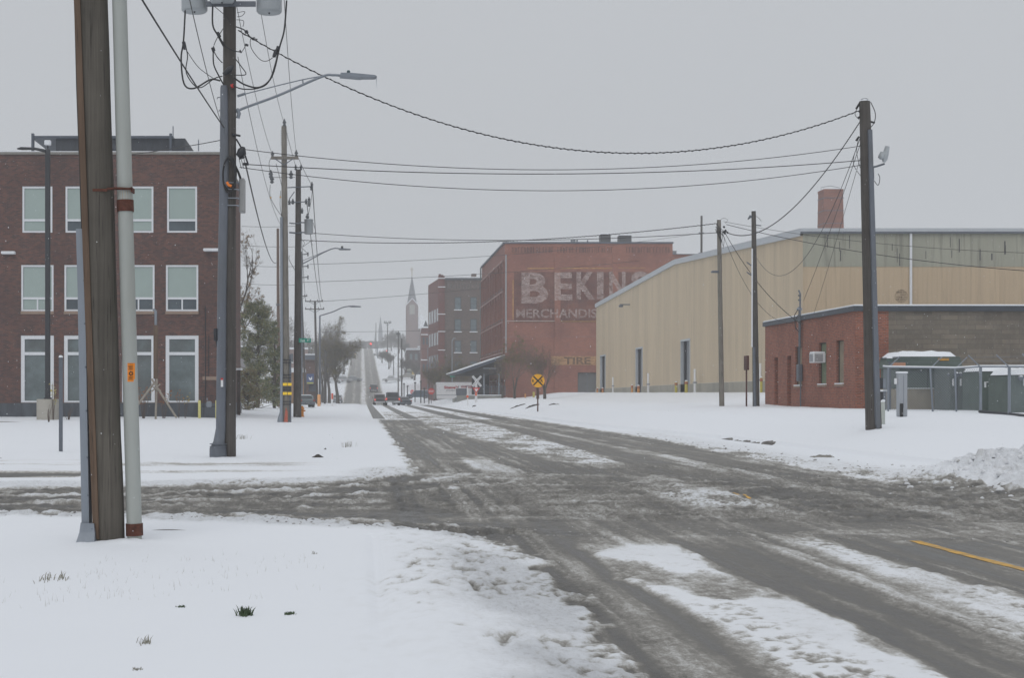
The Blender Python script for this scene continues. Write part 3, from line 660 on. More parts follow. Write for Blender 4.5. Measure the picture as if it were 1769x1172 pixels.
def obox(mb, O, U, u0, u1, d0, d1, z0, z1, mi=0):
    """box in wall coordinates; d is the distance in front of the wall face"""
    O = Vector(O); U = Vector(U).normalized(); Nn = U.cross(Vector((0, 0, 1)))
    P = lambda u, d, z: tuple(O+U*u+Nn*d+Vector((0, 0, z)))
    return mb.add([P(u0, d0, z0), P(u1, d0, z0), P(u1, d1, z0), P(u0, d1, z0), P(u0, d0, z1), P(u1, d0, z1), P(u1, d1, z1), P(u0, d1, z1)],
                  [(0, 3, 2, 1), (4, 5, 6, 7), (0, 1, 5, 4), (1, 2, 6, 5), (2, 3, 7, 6), (3, 0, 4, 7)], mi)

# ------------------------------------------------------------------ brick block on the left (three storeys)
def left_block():
    Y = 80.0; s = PX(1, Y); zf = lambda py: EYE+(HY-py)*s; x = lambda px: XP(px, Y)
    t = thing('brick_school_block', 'three storey dark red brick block with white framed windows at far left', 'building', (x(200), Y, 0))
    BR = brick('dark_red_brick', (.205, .082, .058), (.072, .044, .042), (.125, .095, .083), dark=(.062, .038, .036), darkamt=.5, stain=(.17, .10, .085), bias=.1, ns=.25, ms=.01)
    PL = M('grey_stone_plinth', (.070, .080, .095), .7, .45, 1.2, .1, stretch=(2, 2, .5), dirt=(.045, .05, .06))
    CAP = M('parapet_coping', (.22, .21, .19), .8, .15, 3)
    x0, x1 = x(-700), x(381); zb = surf(x1, Y)-.5; zp = zf(697); zt = zf(267)
    O = (x0, Y, 0); U = (1, 0, 0); ops = []; wins = []
    for c in (64.5, 139, 239, 314.5, 64-100-75, -33-2, 64-350, 64-275, 64-450, 64-525, 64-625):
        for row, (a, b2) in enumerate(((322, 402), (458, 538), (580, 696))):
            hw = 26 if row == 0 else 28 if row == 1 else 28.5
            r = (x(c-hw)-x0, x(c+hw)-x0, zf(b2), zf(a)); wins.append((r, row)); ops.append(r)
    mb = MB(); wall(mb, O, U, x1-x0, zp, zt, ops, .12)
    yb = 93.2
    mb.add([(x1, Y, zp), (x1, yb, zp), (x1, yb, zt), (x1, Y, zt)], [(0, 1, 2, 3)]); mb.add([(x1, yb, zb), (x0, yb, zb), (x0, yb, zt), (x1, yb, zt)], [(0, 1, 2, 3)])
    mb.add([(x0, yb, zb), (x0, Y, zb), (x0, Y, zt), (x0, yb, zt)], [(0, 1, 2, 3)])
    # flat brick piers between the pairs of windows
    for a, b2 in ((178, 203), (354, 372)): pass
    mb.build('wall', BR, t)
    mb = MB().box(x0, x1+.06, Y-.06, yb+.05, zb, zp); mb.build('plinth', PL, t)
    mb = MB().box(x0-.1, x1+.08, Y-.10, Y+.28, zt, zt+.13).box(x1-.25, x1+.08, Y+.28, yb, zt, zt+.13); mb.build('coping', CAP, t)
    MB().box(x0, x1-.26, Y+.29, yb-.1, zt-.5, zt-.1).build('roof', SNOW, t)
    MB().box(x0, x1+.05, Y-.06, Y+.26, zt+.131, zt+.18, 0).build('snow_cap', SNOW, t)
    rng = random.Random(2)
    for (u0, u1, z0, z1), row in wins:
        fb = MB(); fw = .105 if row < 2 else .20
        d0, d1 = -.11, -.02
        obox(fb, O, U, u0, u0+fw, d0, d1, z0, z1); obox(fb, O, U, u1-fw, u1, d0, d1, z0, z1)
        obox(fb, O, U, u0+fw, u1-fw, d0, d1, z1-fw, z1); obox(fb, O, U, u0+fw, u1-fw, d0, d1, z0, z0+.10)
        zr = z0+(z1-z0)*(.27 if row == 0 else .28 if row == 1 else .73); bh = .06 if row < 2 else .085
        obox(fb, O, U, u0+fw, u1-fw, d0, d1-.004, zr-bh, zr+bh)
        if row == 1: obox(fb, O, U, (u0+u1)/2-.04, (u0+u1)/2+.04, d0, d1-.008, z0+.10, zr-bh)
        f = fb.build('window', WHITEFR, t)
        pb = MB(); obox(pb, O, U, u0+fw, u1-fw, -.115, -.09, z0+.1, z1-fw)
        pb.build('pane', GLASSD if row < 2 else GLASSM, f)
        if row < 2:
            bb = MB(); obox(bb, O, U, u0+fw+.01, u1-fw-.01, -.088, -.083, zr+bh if rng.random() < .8 else z0+.12, z1-fw-.01); bb.build('blind', BLIND, f)
        if row == 1:
            sb = MB(); obox(sb, O, U, u0-.02, u1+.02, -.12, .05, z0-.16, z0-.001); sb.build('sill', SILL, f)
    # small wall lights
    for pa, pb_, py in ((352, 379, 431), (4, 28, 436)):
        b = MB().box(x(pa), x(pb_), Y-.35, Y-.01, zf(py+4), zf(py)+.03, bev=.03); b.build('wall_light', WHITEFR, t)
    # roof penthouse with corner posts
    b = MB().box(x(57), x(297), Y+6, Y+11, zt, EYE+(HY-239)*(Y+6)/FP); pent = b.build('roof_penthouse', M('dark_slate_cladding', (.035, .04, .05), .7, .3, 2, .1, stretch=(3, 3, .5)), t)
    Yp = Y+5.9; b = MB().box(XP(55, Yp), XP(299, Yp), Yp-.1, Yp+5.2, EYE+(HY-239)*Yp/FP, EYE+(HY-235)*Yp/FP)
    for px in (57, 295): b.box(XP(px-2, Yp), XP(px+2, Yp), Yp-.15, Yp+.1, EYE+(HY-264)*Yp/FP, EYE+(HY-231)*Yp/FP)
    b.build('roof_edge', M('slate_blue_trim', (.07, .085, .11), .6, .1, 3), pent)
    for px, top in ((299, 218), (343, 241)):
        b = MB().tube([W(px, 266, Y+9), W(px, top, Y+9)], .035, 6); b.build('vent_pipe', GALV, t)
    b = MB(); obox(b, O, U, x(350)-x0, x(375)-x0, .003, .03, zf(657), zf(651)); b.build('stone_band', SILL, t)
    b = MB(); b.tube([(x(355), Y-.04, zf(530)), (x(355), Y-.04, zf(690))], .025, 6); b.tube([(x(360.5), Y-.04, zf(580)), (x(360.5), Y-.04, zf(650))], .02, 6); b.build('conduit', BLACKM, t)
    # timber lean-to post at the right corner
    Yc = 88; b = MB().box(XP(409.5, Yc), XP(415, Yc), Yc, Yc+.2, surf(XP(412, Yc), Yc)-.2, EYE+(HY-640)*Yc/FP)
    b.build('corner_post', M('dark_brown_timber', (.06, .042, .035), .8, .3, 4), t)
    MB().box(XP(405, Yc), XP(418, Yc), Yc-.1, Yc+.5, EYE+(HY-640)*Yc/FP, EYE+(HY-636.5)*Yc/FP, bev=.03).build('snow_cap', SNOW, t)
    return t
left_block()

# gas meter set and its yellow guard posts
def bollard(px, pyb, pyt, Y, wpx, mat, label, group, cap=True, capm=None):
    X = XP(px, Y); z = surf(X, Y)-.1; zt = EYE+(HY-pyt)*Y/FP; r = PX(wpx, Y)/2
    t = thing('bollard', label, 'bollard', (X, Y, z), 0, group)
    MB().lathe((0, 0, 0), [(r, 0), (r, zt-z-.03), (r*.7, zt-z)], 12).build('post', mat, t, world=False)
    if capm: MB().lathe((0, 0, 0), [(r*1.12, zt-z-.25), (r*1.12, zt-z-.1), (r*.8, zt-z+.02), (0, zt-z+.03)], 12).build('band', capm, t, world=False)
    if cap: MB().lathe((0, 0, 0), [(r*.95, zt-z), (r*.8, zt-z+.06), (0, zt-z+.09)], 10).build('snow_cap', SNOW, t, world=False)
    return t
YB = M('pale_yellow_bollard', (.62, .58, .22), .6, .12, 6)
bollard(344.5, 727, 692, 78.5, 5, YB, 'pale yellow guard post left of the gas meter by the brick block', 'meter guard posts', False)
bollard(374, 727, 692, 78.5, 4, YB, 'pale yellow guard post right of the gas meter, half behind the grey conduit', 'meter guard posts', False)
t = thing('gas_meter', 'grey gas meter on thin dark pipes against the brick block', 'meter', (XP(361, 79.2), 79.2, surf(XP(361, 79.2), 79.2)))
b = MB(); Y = 79.3
b.tube([W(347, 724, Y), W(347, 686, Y), W(373, 685, Y), W(373, 724, Y)], .028, 6); b.tube([W(347, 703, Y), W(373, 703, Y)], .02, 6); b.tube([W(352, 720, Y), W(352, 686, Y)], .02, 6); b.build('pipes', BLACKM, t)
b = MB(); c = W(361, 699, Y-.1); b.box(c.x-.14, c.x+.14, Y-.2, Y, c.z-.17, c.z+.17, bev=.05); b.tube([(c.x-.1, Y-.1, c.z+.2), (c.x-.1, Y-.1, c.z+.35)], .03, 6); b.build('meter_body', GALV, t)

# black light column in front of the block
def light_column():
    Y = 74; X = XP(82.5, Y); z = surf(X, Y); t = thing('light_column', 'black square light column with one flat lamp arm, rising from a concrete base at far left', 'street lamp', (X, Y, z))
    q = PX(8, Y)/2; zt = EYE+(HY-258)*Y/FP
    zb = EYE+(HY-690)*Y/FP
    MB().box(-q, q, -q, q, zb-z, zt-z, bev=.02).build('column', BLACKM, t, world=False)
    MB().box(-q*1.5, q*1.5, -q*1.5, q*1.5, zb-z, zb-z+.08, bev=.02).build('base_plate', BLACKM, t, world=False)
    w0 = PX(19, Y); MB().lathe((0, 0, 0), [(w0, -.3), (w0, zb-z-.01), (w0*.96, zb-z)], 20).build('concrete_base', M('ribbed_concrete', (.38, .36, .32), .85, .1, 3, .3, stretch=(.4, .4, 9)), t, world=False)
    b = MB(); h = zt-z
    b.prism([(-PX(53, Y), h+.02), (-PX(45, Y), h+.10), (-PX(20, Y), h+.07), (-q, h-.02), (-q, h-.16), (-PX(25, Y), h+.0), (-PX(45, Y), h-.01)], 'y', -.16, .16)
    b.build('lamp_head', BLACKM, t, world=False)
    MB().box(-.16, .16, -.12, .12, h+.20, h+.46, bev=.03).build('camera_box', WHITEFR, t, world=False)
    MB().tube([(0, 0, h), (0, 0, h+.22)], .04, 6).build('stem', BLACKM, t, world=False)
light_column()
# metal U-post by the driveway
Y = 40; X = XP(105, Y); z = surf(X, Y); t = thing('sign_post', 'bare galvanised metal post without a sign, standing in the snow left of the near pole', 'post', (X, Y, z))
h = EYE+(HY-617)*Y/FP-z
b = MB(); b.prism([(-.05, -.02), (-.05, .03), (-.035, .03), (-.03, -.005), (.03, -.005), (.035, .03), (.05, .03), (.05, -.02)], 'z', -.2, h); b.build('post', GALV_D, t, world=False)
MB().lump((0, 0, h), .06, 3, 0, .8).build('snow_cap', SNOW, t, world=False)

# pipe riser with timber cover, staked sapling and dead flower stalks
t = thing('vent_riser', 'grey bent pipe above a brown timber casing in front of the brick block', 'pipe', (XP(268, 76), 76, surf(XP(268, 76), 76)))
Y = 76
MB().tube([W(264, 536, Y), W(266, 535, Y), W(269, 539, Y), W(269, 565, Y)], .07, 8).build('pipe', GALV, t)
MB().box(XP(265.5, Y), XP(272.5, Y), Y-.1, Y+.1, EYE+(HY-655)*Y/FP, EYE+(HY-562)*Y/FP).build('timber_cover', WOOD_BR, t)
Y = 75; TW = M('grey_stake_timber', (.28, .25, .21), .9, .25, 9); X = XP(269, Y); zg = surf(X, Y)
t = thing('stake_frame', 'tripod of weathered timber stakes tied round a sapling', 'plant stakes', (X, Y, zg))
for pts in ((W(269, 725, Y), W(271, 655, Y)), (W(232, 708, Y-.6), W(268, 660, Y)), (W(305, 722, Y-.4), W(262, 655, Y))):
    b = MB(); b.tube(pts, .06, 5, smooth=False); b.build('stake', TW, t)
b = MB(); b.tube([W(262, 668, Y-.1), W(278, 676, Y-.1)], .05, 5); b.tube([W(262, 677, Y-.1), W(277, 664, Y-.1)], .04, 5); b.build('brace', TW, t)
LEAFO = M('dead_orange_leaves', (.26, .11, .04), .8, .4, 20); STALK = M('thin_brown_stems', (.10, .07, .055), .85, .3, 20)
def dead_plant(px, py, Y, wpx, hpx, label, seed, nst=9, leaf=LEAFO, nl=40, pull=1.0):
    q = random.Random(seed); X = XP(px, Y); z = surf(X, Y); t = thing('dead_plant', label, 'plant', (X, Y, z), 0, 'withered plants by the brick block')
    b = MB(); lf = MB(); wd = PX(wpx, Y)/2; h = PX(hpx, Y)
    for k in range(nst):
        x1 = q.uniform(-1, 1)*wd; y1 = q.uniform(-1, 1)*wd; hh = h*q.uniform(.5, 1); p = [(x1*.15, y1*.15, -.05), (x1*.6, y1*.6, hh*.55), (x1+.05, y1, hh)]
        b.tube(p, [.014, .01, .006], 4, cap=False)
        for m in range(nl//nst):
            u = q.uniform(.3, 1); c = Vector(p[1]).lerp(Vector(p[2]), u)+Vector((q.gauss(0, .07), q.gauss(0, .07), q.gauss(0, .07))); r = q.uniform(.02, .055)
            a = Vector((q.gauss(0, 1), q.gauss(0, 1), q.gauss(0, 1))).normalized()*r; d = Vector((q.gauss(0, 1), q.gauss(0, 1), q.gauss(0, 1))).normalized()*r
            lf.add([c-a, c+d, c+a, c-d], [(0, 1, 2, 3)])
    b.build('stems', STALK, t, world=False); lf.build('leaves', leaf, t, world=False)
dead_plant(248, 722, 76.5, 34, 62, 'withered plant with yellow and orange leaves left of the timber stakes', 3, 12, nl=150)
dead_plant(283, 722, 77, 30, 48, 'brown leafless stems right of the timber stakes', 4, 8, nl=60)
dead_plant(309, 722, 78, 10, 52, 'thin dead stalk with red brown seed head before the ground floor window', 5, 3, nl=30)
dead_plant(320, 722, 78, 12, 42, 'thin stalk with a few yellow leaves before the ground floor window', 6, 3, M('yellowed_leaves', (.42, .32, .08), .8, .3, 20), 24)
dead_plant(92, 728, 73.5, 12, 75, 'tall stalk with yellow leaves beside the concrete lamp base', 7, 4, M('yellowed_leaves_pale', (.42, .36, .14), .8, .3, 20), 80)
dead_plant(84, 728, 70, 12, 40, 'bare brown twigs in front of the concrete lamp base', 8, 5, nl=0)
dead_plant(118, 726, 74, 24, 26, 'low arching bare twigs between the lamp base and the near pole', 9, 7, nl=0)

# ------------------------------------------------------------------ brick office, right
def brick_office():
    Y0, Y1 = 66.0, 80.8; X0 = XP(1478, Y0); xr = XP(1535, Y0); xe = XP(1769, Y0)+22
    t = thing('brick_office', 'low red brick office with snowy roof edge and narrow windows, joined to grey block wall', 'building', (X0, Y0, 0))
    BR = brick('orange_red_brick', (.37, .105, .050), (.19, .060, .036), (.26, .17, .14), dark=(.135, .05, .036), darkamt=.45, stain=(.42, .18, .12), ns=.5, ms=.014)
    BL = brick('grey_block', (.235, .200, .155), (.150, .130, .105), (.13, .115, .10), bw=.8, rh=.22, ms=.012, dark=(.105, .088, .075), darkamt=.65, stain=(.24, .225, .195), ns=.28)
    zt = EYE+(HY-538)*Y0/FP; zb = .2
    O = (X0, Y1, 0); U = (0, -1, 0)      # street face; outward normal is -x
    yv = lambda px: X0*FP/(px-VX); zv = lambda px, py: EYE+(HY-py)*yv(px)/FP
    ops = []; kinds = []
    def op(pa, pb_, ta, tb, kind):  # pa right edge (near), pb left edge (far)
        ya, yb = yv(pa), yv(pb_); r = (Y1-yb, Y1-ya, zv((pa+pb_)/2, tb), zv((pa+pb_)/2, ta)); ops.append(r); kinds.append(kind)
    op(1457.5, 1445, 588, 664, 'board'); op(1427.5, 1415, 592, 665, 'unit'); op(1385, 1374, 599, 667, 'board')
    op(1367, 1360, 615, 708, 'door'); op(1344, 1338, 618, 708, 'door')
    mb = MB(); wall(mb, O, U, Y1-Y0, zb, zt, ops, .22)
    wall(mb, (X0, Y0, 0), (1, 0, 0), xr-X0, zb, zt)
    mb.add([(X0, Y1, zb), (xe, Y1, zb), (xe, Y1, zt), (X0, Y1, zt)], [(0, 1, 2, 3)])
    mb.build('wall', BR, t)
    mb = MB(); wall(mb, (xr, Y0+.02, 0), (1, 0, 0), xe-xr, zb, zt); mb.add([(xe, Y0, zb), (xe, Y1, zb), (xe, Y1, zt), (xe, Y0, zt)], [(0, 1, 2, 3)]); mb.build('block_wall', BL, t)
    FAS = M('dark_metal_fascia', (.045, .055, .07), .5, .15, 3)
    z2 = EYE+(HY-529.5)*Y0/FP
    rf = MB().box(X0-.12, xe+.1, Y0-.12, Y1+.1, zt, z2).build('fascia', FAS, t)
    b = MB().box(X0-.10, xe+.1, Y0-.10, Y1+.1, z2+.002, z2+.085, bev=.03); b.build('snow_cap', SNOW, rf)
    BRD = M('tan_window_board', (.25, .21, .15), .8, .12, 4, dirt=(.16, .14, .11))
    for r, k in zip(ops, kinds):
        u0, u1, z0, z1 = r; b = MB()
        if k == 'door':
            obox(b, O, U, u0, u1, -.25, -.2, z0, z1); b.build('door_recess', BR, t); continue
        obox(b, O, U, u0, u1, -.23, -.14, z0, z1); wn = b.build('window', BRD if k == 'board' else GLASSM, t)
        b = MB()
        for a, c in ((u0, u0+.05), (u1-.05, u1)): obox(b, O, U, a, c, -.139, -.10, z0, z1)
        obox(b, O, U, u0+.05, u1-.05, -.139, -.10, z1-.05, z1); b.build('frame', M('brown_frame', (.06, .045, .035), .7), wn)
        b = MB(); obox(b, O, U, u0-.08, u1+.08, -.14, .08, z0-.10, z0-.002); sl_ = b.build('sill', SILL, wn)
        b = MB(); obox(b, O, U, u0-.06, u1+.06, -.12, .08, z0+.0, z0+.05); b.build('sill_snow', SNOW, wn)
        if k == 'unit':
            b = MB(); obox(b, O, U, u0+.06, u1-.06, -.13, -.12, z0+.06, z1-.06); b.build('curtain', M('green_curtain', (.16, .19, .12), .9, .3, 5, stretch=(1, 6, .3)), wn)
    # air conditioner in the middle window
    yc = yv(1421); zc = zv(1421, 618); t2 = thing('air_conditioner', 'white window air conditioner in the middle narrow window of the brick office', 'air conditioner', (X0, yc, zc))
    a = MB(); a.box(X0-.55, X0+.05, yc-.36, yc+.36, zc-.26, zc+.22, bev=.03); a.build('casing', WHITE, t2)
    a = MB()
    for k in range(7): a.box(X0-.5, X0-.1, yc-.372, yc-.362, zc-.2+k*.055, zc-.175+k*.055)
    for k in range(7): a.box(X0-.562, X0-.552, yc-.3, yc+.3, zc-.2+k*.055, zc-.175+k*.055)
    a.build('grille', GALV_D, t2)
    MB().box(X0-.54, X0+.02, yc-.35, yc+.35, zc+.221, zc+.28, bev=.04).build('snow_cap', SNOW, t2)
    # service mast and meter
    ym = yv(1385); zm = lambda py: EYE+(HY-py)*ym/FP; xm = X0-.12
    t3 = thing('service_mast', 'grey electric service mast and meter box on the street face of the brick office', 'meter mast', (xm, ym, surf(xm, ym)))
    a = MB(); a.tube([(xm, ym, zm(632)), (xm, ym, zm(530))], .05, 8); a.tube([(xm, ym-.2, zm(700)), (xm, ym-.2, zm(660))], .03, 6)
    a.tube([(xm, ym-.12, zm(600)), (xm, ym-.12, zm(508)), (xm-.0, ym+.1, zm(502))], .045, 7); a.tube([(xm, ym-.2, zm(712)), (xm, ym-.2, zm(655))], .035, 6); a.build('mast', GALV_D, t3)
    MB().box(xm-.12, xm+.10, ym-.22, ym+.14, zm(659), zm(630), bev=.02).build('meter_box', GALV_D, t3)
    MB().lathe((xm, ym, zm(536)), [(.16, 0), (.14, .08), (.05, .16), (0, .18)], 10).build('weatherhead', GALV, t3)
    for k, z in enumerate((zm(511), zm(519), zm(545), zm(556))): MB().lathe((xm-.02, ym-.1, z), [(.04, -.05), (.09, -.02), (.09, .02), (.04, .05)], 8).build('insulator', PORC, t3)
    a = MB(); a.tube([(xm-.1, ym-.1, zm(535)), (xm-.28, ym-.1, zm(545)), (xm-.24, ym-.1, zm(566)), (xm-.06, ym-.1, zm(574))], .02, 5); a.tube([(xm-.05, ym+.1, zm(545)), (xm-.2, ym+.1, zm(556)), (xm-.15, ym+.1, zm(570))], .018, 5); a.build('cable_loop', BLACK, t3)
brick_office()

# ------------------------------------------------------------------ tan metal warehouse
def warehouse():
    X0 = 27.4; yv = lambda px: X0*FP/(px-VX); Yn, Yr, Yf = yv(1387), yv(1167), yv(1030); zg = 1.0
    zn = EYE+(HY-404)*Yn/FP; zr = EYE+(HY-455)*Yr/FP; zf = EYE+(HY-530)*Yf/FP
    t = thing('metal_warehouse', 'tan corrugated metal warehouse with pale sloping roof edge and concrete base', 'warehouse', (X0, Yn, 0))
    TAN = corrugated('tan_corrugated_wall', (.56, .455, .315), .30, (.36, .29, .20), .5, .13)
    TANs = corrugated('tan_corrugated_side', (.51, .40, .27), .30, (.27, .21, .15), .35)
    GRN = corrugated('weathered_green_band', (.34, .34, .275), .9, (.10, .10, .085), .55, .15)
    TRIM = M('pale_metal_trim', (.46, .49, .52), .5, .05, 3)
    # street face with door openings
    zc = lambda Y: float(np.interp(Y, [Yn, Yr, Yf], [zn, zr, zf]))
    zbase = lambda Y: EYE+(HY-float(np.interp(X0*FP/Y+VX, [1030, 1322, 1400], [672.5, 656.5, 655.5])))*Y/FP
    doors = []
    for pa, pb_, top in ((1192, 1177, 588), (1110, 1099, 602), (1046, 1037.5, 615)):
        doors.append((yv(pa), yv(pb_), EYE+(HY-top)*yv(pa)/FP))
    ys = sorted({Yn, Yr, Yf, *[q for d in doors for q in d[:2]]})
    mb = MB(); cb = MB()
    for a, b2 in zip(ys, ys[1:]):
        dd = [d for d in doors if d[0] <= (a+b2)/2 <= d[1]]; lo = (zbase(a), zbase(b2)) if not dd else (dd[0][2], dd[0][2])
        mb.add([(X0, a, lo[0]), (X0, a, zc(a)), (X0, b2, zc(b2)), (X0, b2, lo[1])], [(0, 1, 2, 3)])
        if not dd:
            cb.add([(X0-.12, a, zg), (X0-.12, a, zbase(a)), (X0-.12, b2, zbase(b2)), (X0-.12, b2, zg)], [(0, 1, 2, 3)])
            cb.add([(X0-.12, a, zbase(a)), (X0+.05, a, zbase(a)+.02), (X0+.05, b2, zbase(b2)+.02), (X0-.12, b2, zbase(b2))], [(0, 1, 2, 3)], 1)
            for yy in (a, b2): cb.add([(X0-.12, yy, zg), (X0-.12, yy, zbase(yy)), (X0+.5, yy, zbase(yy)), (X0+.5, yy, zg)], [(0, 1, 2, 3)])
    xe = X0+60
    mb.add([(X0, Yf, zg), (X0, Yf, zf), (xe, Yf, zf), (xe, Yf, zg)], [(0, 1, 2, 3)])
    mb.build('wall', TAN, t); cb.build('concrete_base', [M('warehouse_concrete', (.34, .32, .27), .85, .18, 1.5, .1, stretch=(1, 1, .4), dirt=(.24, .23, .20)), SNOW], t)
    # long side facing the camera
    zm = EYE+(HY-461)*Yn/FP; b = MB(); b.add([(X0, Yn, zg), (xe, Yn, zg), (xe, Yn, zm), (X0, Yn, zm)], [(0, 1, 2, 3)]); b.build('side_wall', TANs, t)
    b = MB(); b.add([(X0+.0, Yn-.02, zm), (xe, Yn-.02, zm), (xe, Yn-.02, zn), (X0+.0, Yn-.02, zn)], [(0, 1, 2, 3)]); b.build('translucent_band', GRN, t)
    q = random.Random(4); STN = M('dark_water_stain', (.10, .10, .10), .8, .3, 5)
    for k in range(26):
        x = X0+1+q.random()*28; wv = .03+.06*q.random(); z = zm+(zn-zm)*q.random()*.6; MB().box(x, x+wv, Yn-.03, Yn-.021, z, z+(zn-zm)*q.uniform(.2, .45)).build('stain', STN, t)
    b = MB(); e = .18
    for a, b2 in ((Yn, Yr), (Yr, Yf)):
        b.add([(X0-.16, a, zc(a)-.12), (X0-.16, a, zc(a)+.32), (X0-.16, b2, zc(b2)+.32), (X0-.16, b2, zc(b2)-.12)], [(0, 1, 2, 3)])
        b.add([(X0-.16, a, zc(a)-.12), (X0, a, zc(a)-.12), (X0, b2, zc(b2)-.12), (X0-.16, b2, zc(b2)-.12)], [(0, 1, 2, 3)])
    b.build('roof_trim', TRIM, t)
    b = MB()
    for a, b2 in ((Yn-.2, Yr), (Yr, Yf)):
        b.add([(X0-.16, a, zc(a)+.325), (xe, a, zc(a)+.325), (xe, b2, zc(b2)+.325), (X0-.16, b2, zc(b2)+.325)], [(0, 1, 2, 3)])
    b.build('roof', SNOW, t)
    b = MB().box(X0-.17, xe, Yn-.22, Yn-.02, zn, zn+.06+.06); b.box(X0-.165, xe, Yn-.20, Yn+.1, zn+.122, zn+.322, 1); b.build('gutter', [GALV_D, TRIM], t)
    x = XP(1572.5, Yn); MB().tube([(x, Yn-.1, zg), (x, Yn-.1, zn)], .085, 8).build('downpipe', WHITEFR, t)
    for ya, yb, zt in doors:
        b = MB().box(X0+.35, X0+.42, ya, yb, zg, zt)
        d = b.build('loading_door', M('grey_roller_door', (.22, .23, .245), .6, .1, 2, .2, stretch=(1, 1, 12)), t)
        b = MB().box(X0-.05, X0+.34, yb, yb+.12, zg, zt+.15).box(X0-.05, X0+.34, ya-.12, ya, zg, zt+.15).box(X0-.05, X0+.34, ya, yb, zt, zt+.15); b.build('frame', TRIM if ya > 115 else M('tan_door_frame', (.27, .225, .17), .7), d)
        MB().box(X0+.2, X0+.34, yb-.5, yb, zg, zt-.01).build('gap_shade_slab', BLACKM, d)  # black slab stands in for the shade in the door gap
    yl = yv(1088); z = EYE+(HY-529)*yl/FP; b = MB().box(X0-1.0, X0, yl-.08, yl+.08, z+.1, z+.2).box(X0-1.1, X0-.7, yl-.2, yl+.2, z-.12, z+.12, bev=.05); b.build('wall_lamp', GALV_D, t)
    x = XP(1557, Yn); b = MB(); b.lathe((0, 0, 0), [(0, 0), (.42, .0)], 16)
    # round stain on the side wall
    me = MB(); me.add([(x+.42*math.cos(a*math.pi/8), Yn-.006, EYE+(HY-512)*Yn/FP+.42*math.sin(a*math.pi/8)) for a in range(16)], [tuple(range(16))])
    me.build('round_stain', faded_paint('brown_stain', (.13, .09, .06), .3, .6, .7, 3), t)
warehouse()
OR = M('orange_bollard_paint', (.55, .25, .07), .6, .15, 5); YW = M('olive_yellow_bollard_paint', (.46, .40, .08), .6, .2, 5)
CAPR = M('dull_red_cap', (.34, .13, .07), .7, .2, 5)
for px, top, wp, mt, cp, lb in ((1032, 671, 3, OR, RED, 'orange bollard at the far corner of the tan warehouse'), (1041, 671, 3.4, OR, RED, 'orange bollard just left of the farthest warehouse door'),
        (1092, 666, 3.6, OR, RED, 'orange bollard left of the middle warehouse door'), (1103, 667, 4.6, OR, RED, 'orange bollard at the near side of the middle warehouse door'),
        (1168, 661, 4.8, YW, RED, 'olive yellow bollard left of the nearest warehouse door'), (1185.5, 659, 5.4, YW, RED, 'olive yellow bollard in front of the nearest warehouse door'),
        (1315, 653, 4.6, YW, RED, 'olive yellow bollard between the twin conduit pole and the brick office'), (1012.5, 99, 0, None, None, '')):
    if wp: bollard(px, 688, top, (27.4-.9)*FP/(px-VX), wp, mt, lb, 'bollards along the warehouse', True, CAPR)
for px, top, wp, lb in ((1059, 652, 3, 'thin white marker pipe between the far and middle warehouse doors'), (1120, 645, 3.6, 'white marker pipe right of the middle warehouse door'),
        (1200.5, 638, 4.4, 'white marker pipe right of the nearest warehouse door'), (1313.5, 628, 4, 'white marker pipe behind the olive bollard near the brick office')):
    Y = (27.4-.5)*FP/(px-VX); X = XP(px, Y); z = surf(X, Y); r = PX(wp, Y)/2; h = EYE+(HY-top)*Y/FP-z
    t = thing('marker_pipe', lb, 'pipe', (X, Y, z), 0, 'white pipes along the warehouse')
    MB().tube([(0, 0, -.1), (0, 0, h)], r, 8).build('pipe', WHITE, t, world=False); MB().box(-r*1.5, r*1.5, -r*1.5, r*1.5, h*.40, h*.45).build('clamp', GALV, t, world=False)
# chimney stack behind the warehouse
Y = 175; b = thing('brick_chimney', 'square red brick chimney stack rising behind the warehouse roof', 'chimney', (XP(1436, Y), Y, 1))
CHB = brick('chimney_brick', (.34, .13, .085), (.23, .095, .07), (.2, .13, .11), dark=(.12, .06, .05), darkamt=.4)
xa, xb = XP(1418.5, Y), XP(1451, Y); hw = (xb-xa)/2; xm = (xa+xb)/2; zt = EYE+(HY-329)*Y/FP
m = MB(); vs_ = []
for z, k in ((.5, 1.25), (EYE+(HY-395)*Y/FP, 1.06), (zt-.3, 1.0), (zt-.3, 1.04), (zt, 1.04)):
    vs_ += [(xm-hw*k, Y-hw*k, z), (xm+hw*k, Y-hw*k, z), (xm+hw*k, Y+hw*k, z), (xm-hw*k, Y+hw*k, z)]
m.add(vs_, [(i*4+j, i*4+(j+1) % 4, i*4+4+(j+1) % 4, i*4+4+j) for i in range(4) for j in range(4)]+[(16, 17, 18, 19)]); m.build('stack', CHB, b)
m = MB()
for py in (344, 366, 388): m.box(xm-hw*1.07, xm+hw*1.07, Y-hw*1.07, Y+hw*1.07, EYE+(HY-py-.5)*Y/FP, EYE+(HY-py+.5)*Y/FP)
m.build('band', GALV_D, b)
MB().box(xm-hw, xm+hw, Y-hw, Y+hw, zt+.003, zt+.10, bev=.02).build('snow_cap', SNOW, b)
m = MB(); m.tube([(xm-hw, Y, zt), (xm-hw, Y, zt+.35), (xm, Y, zt+.55), (xm+hw, Y, zt+.3), (xm+hw, Y, zt)], .03, 5); m.build('lightning_wire', GALV_D, b)

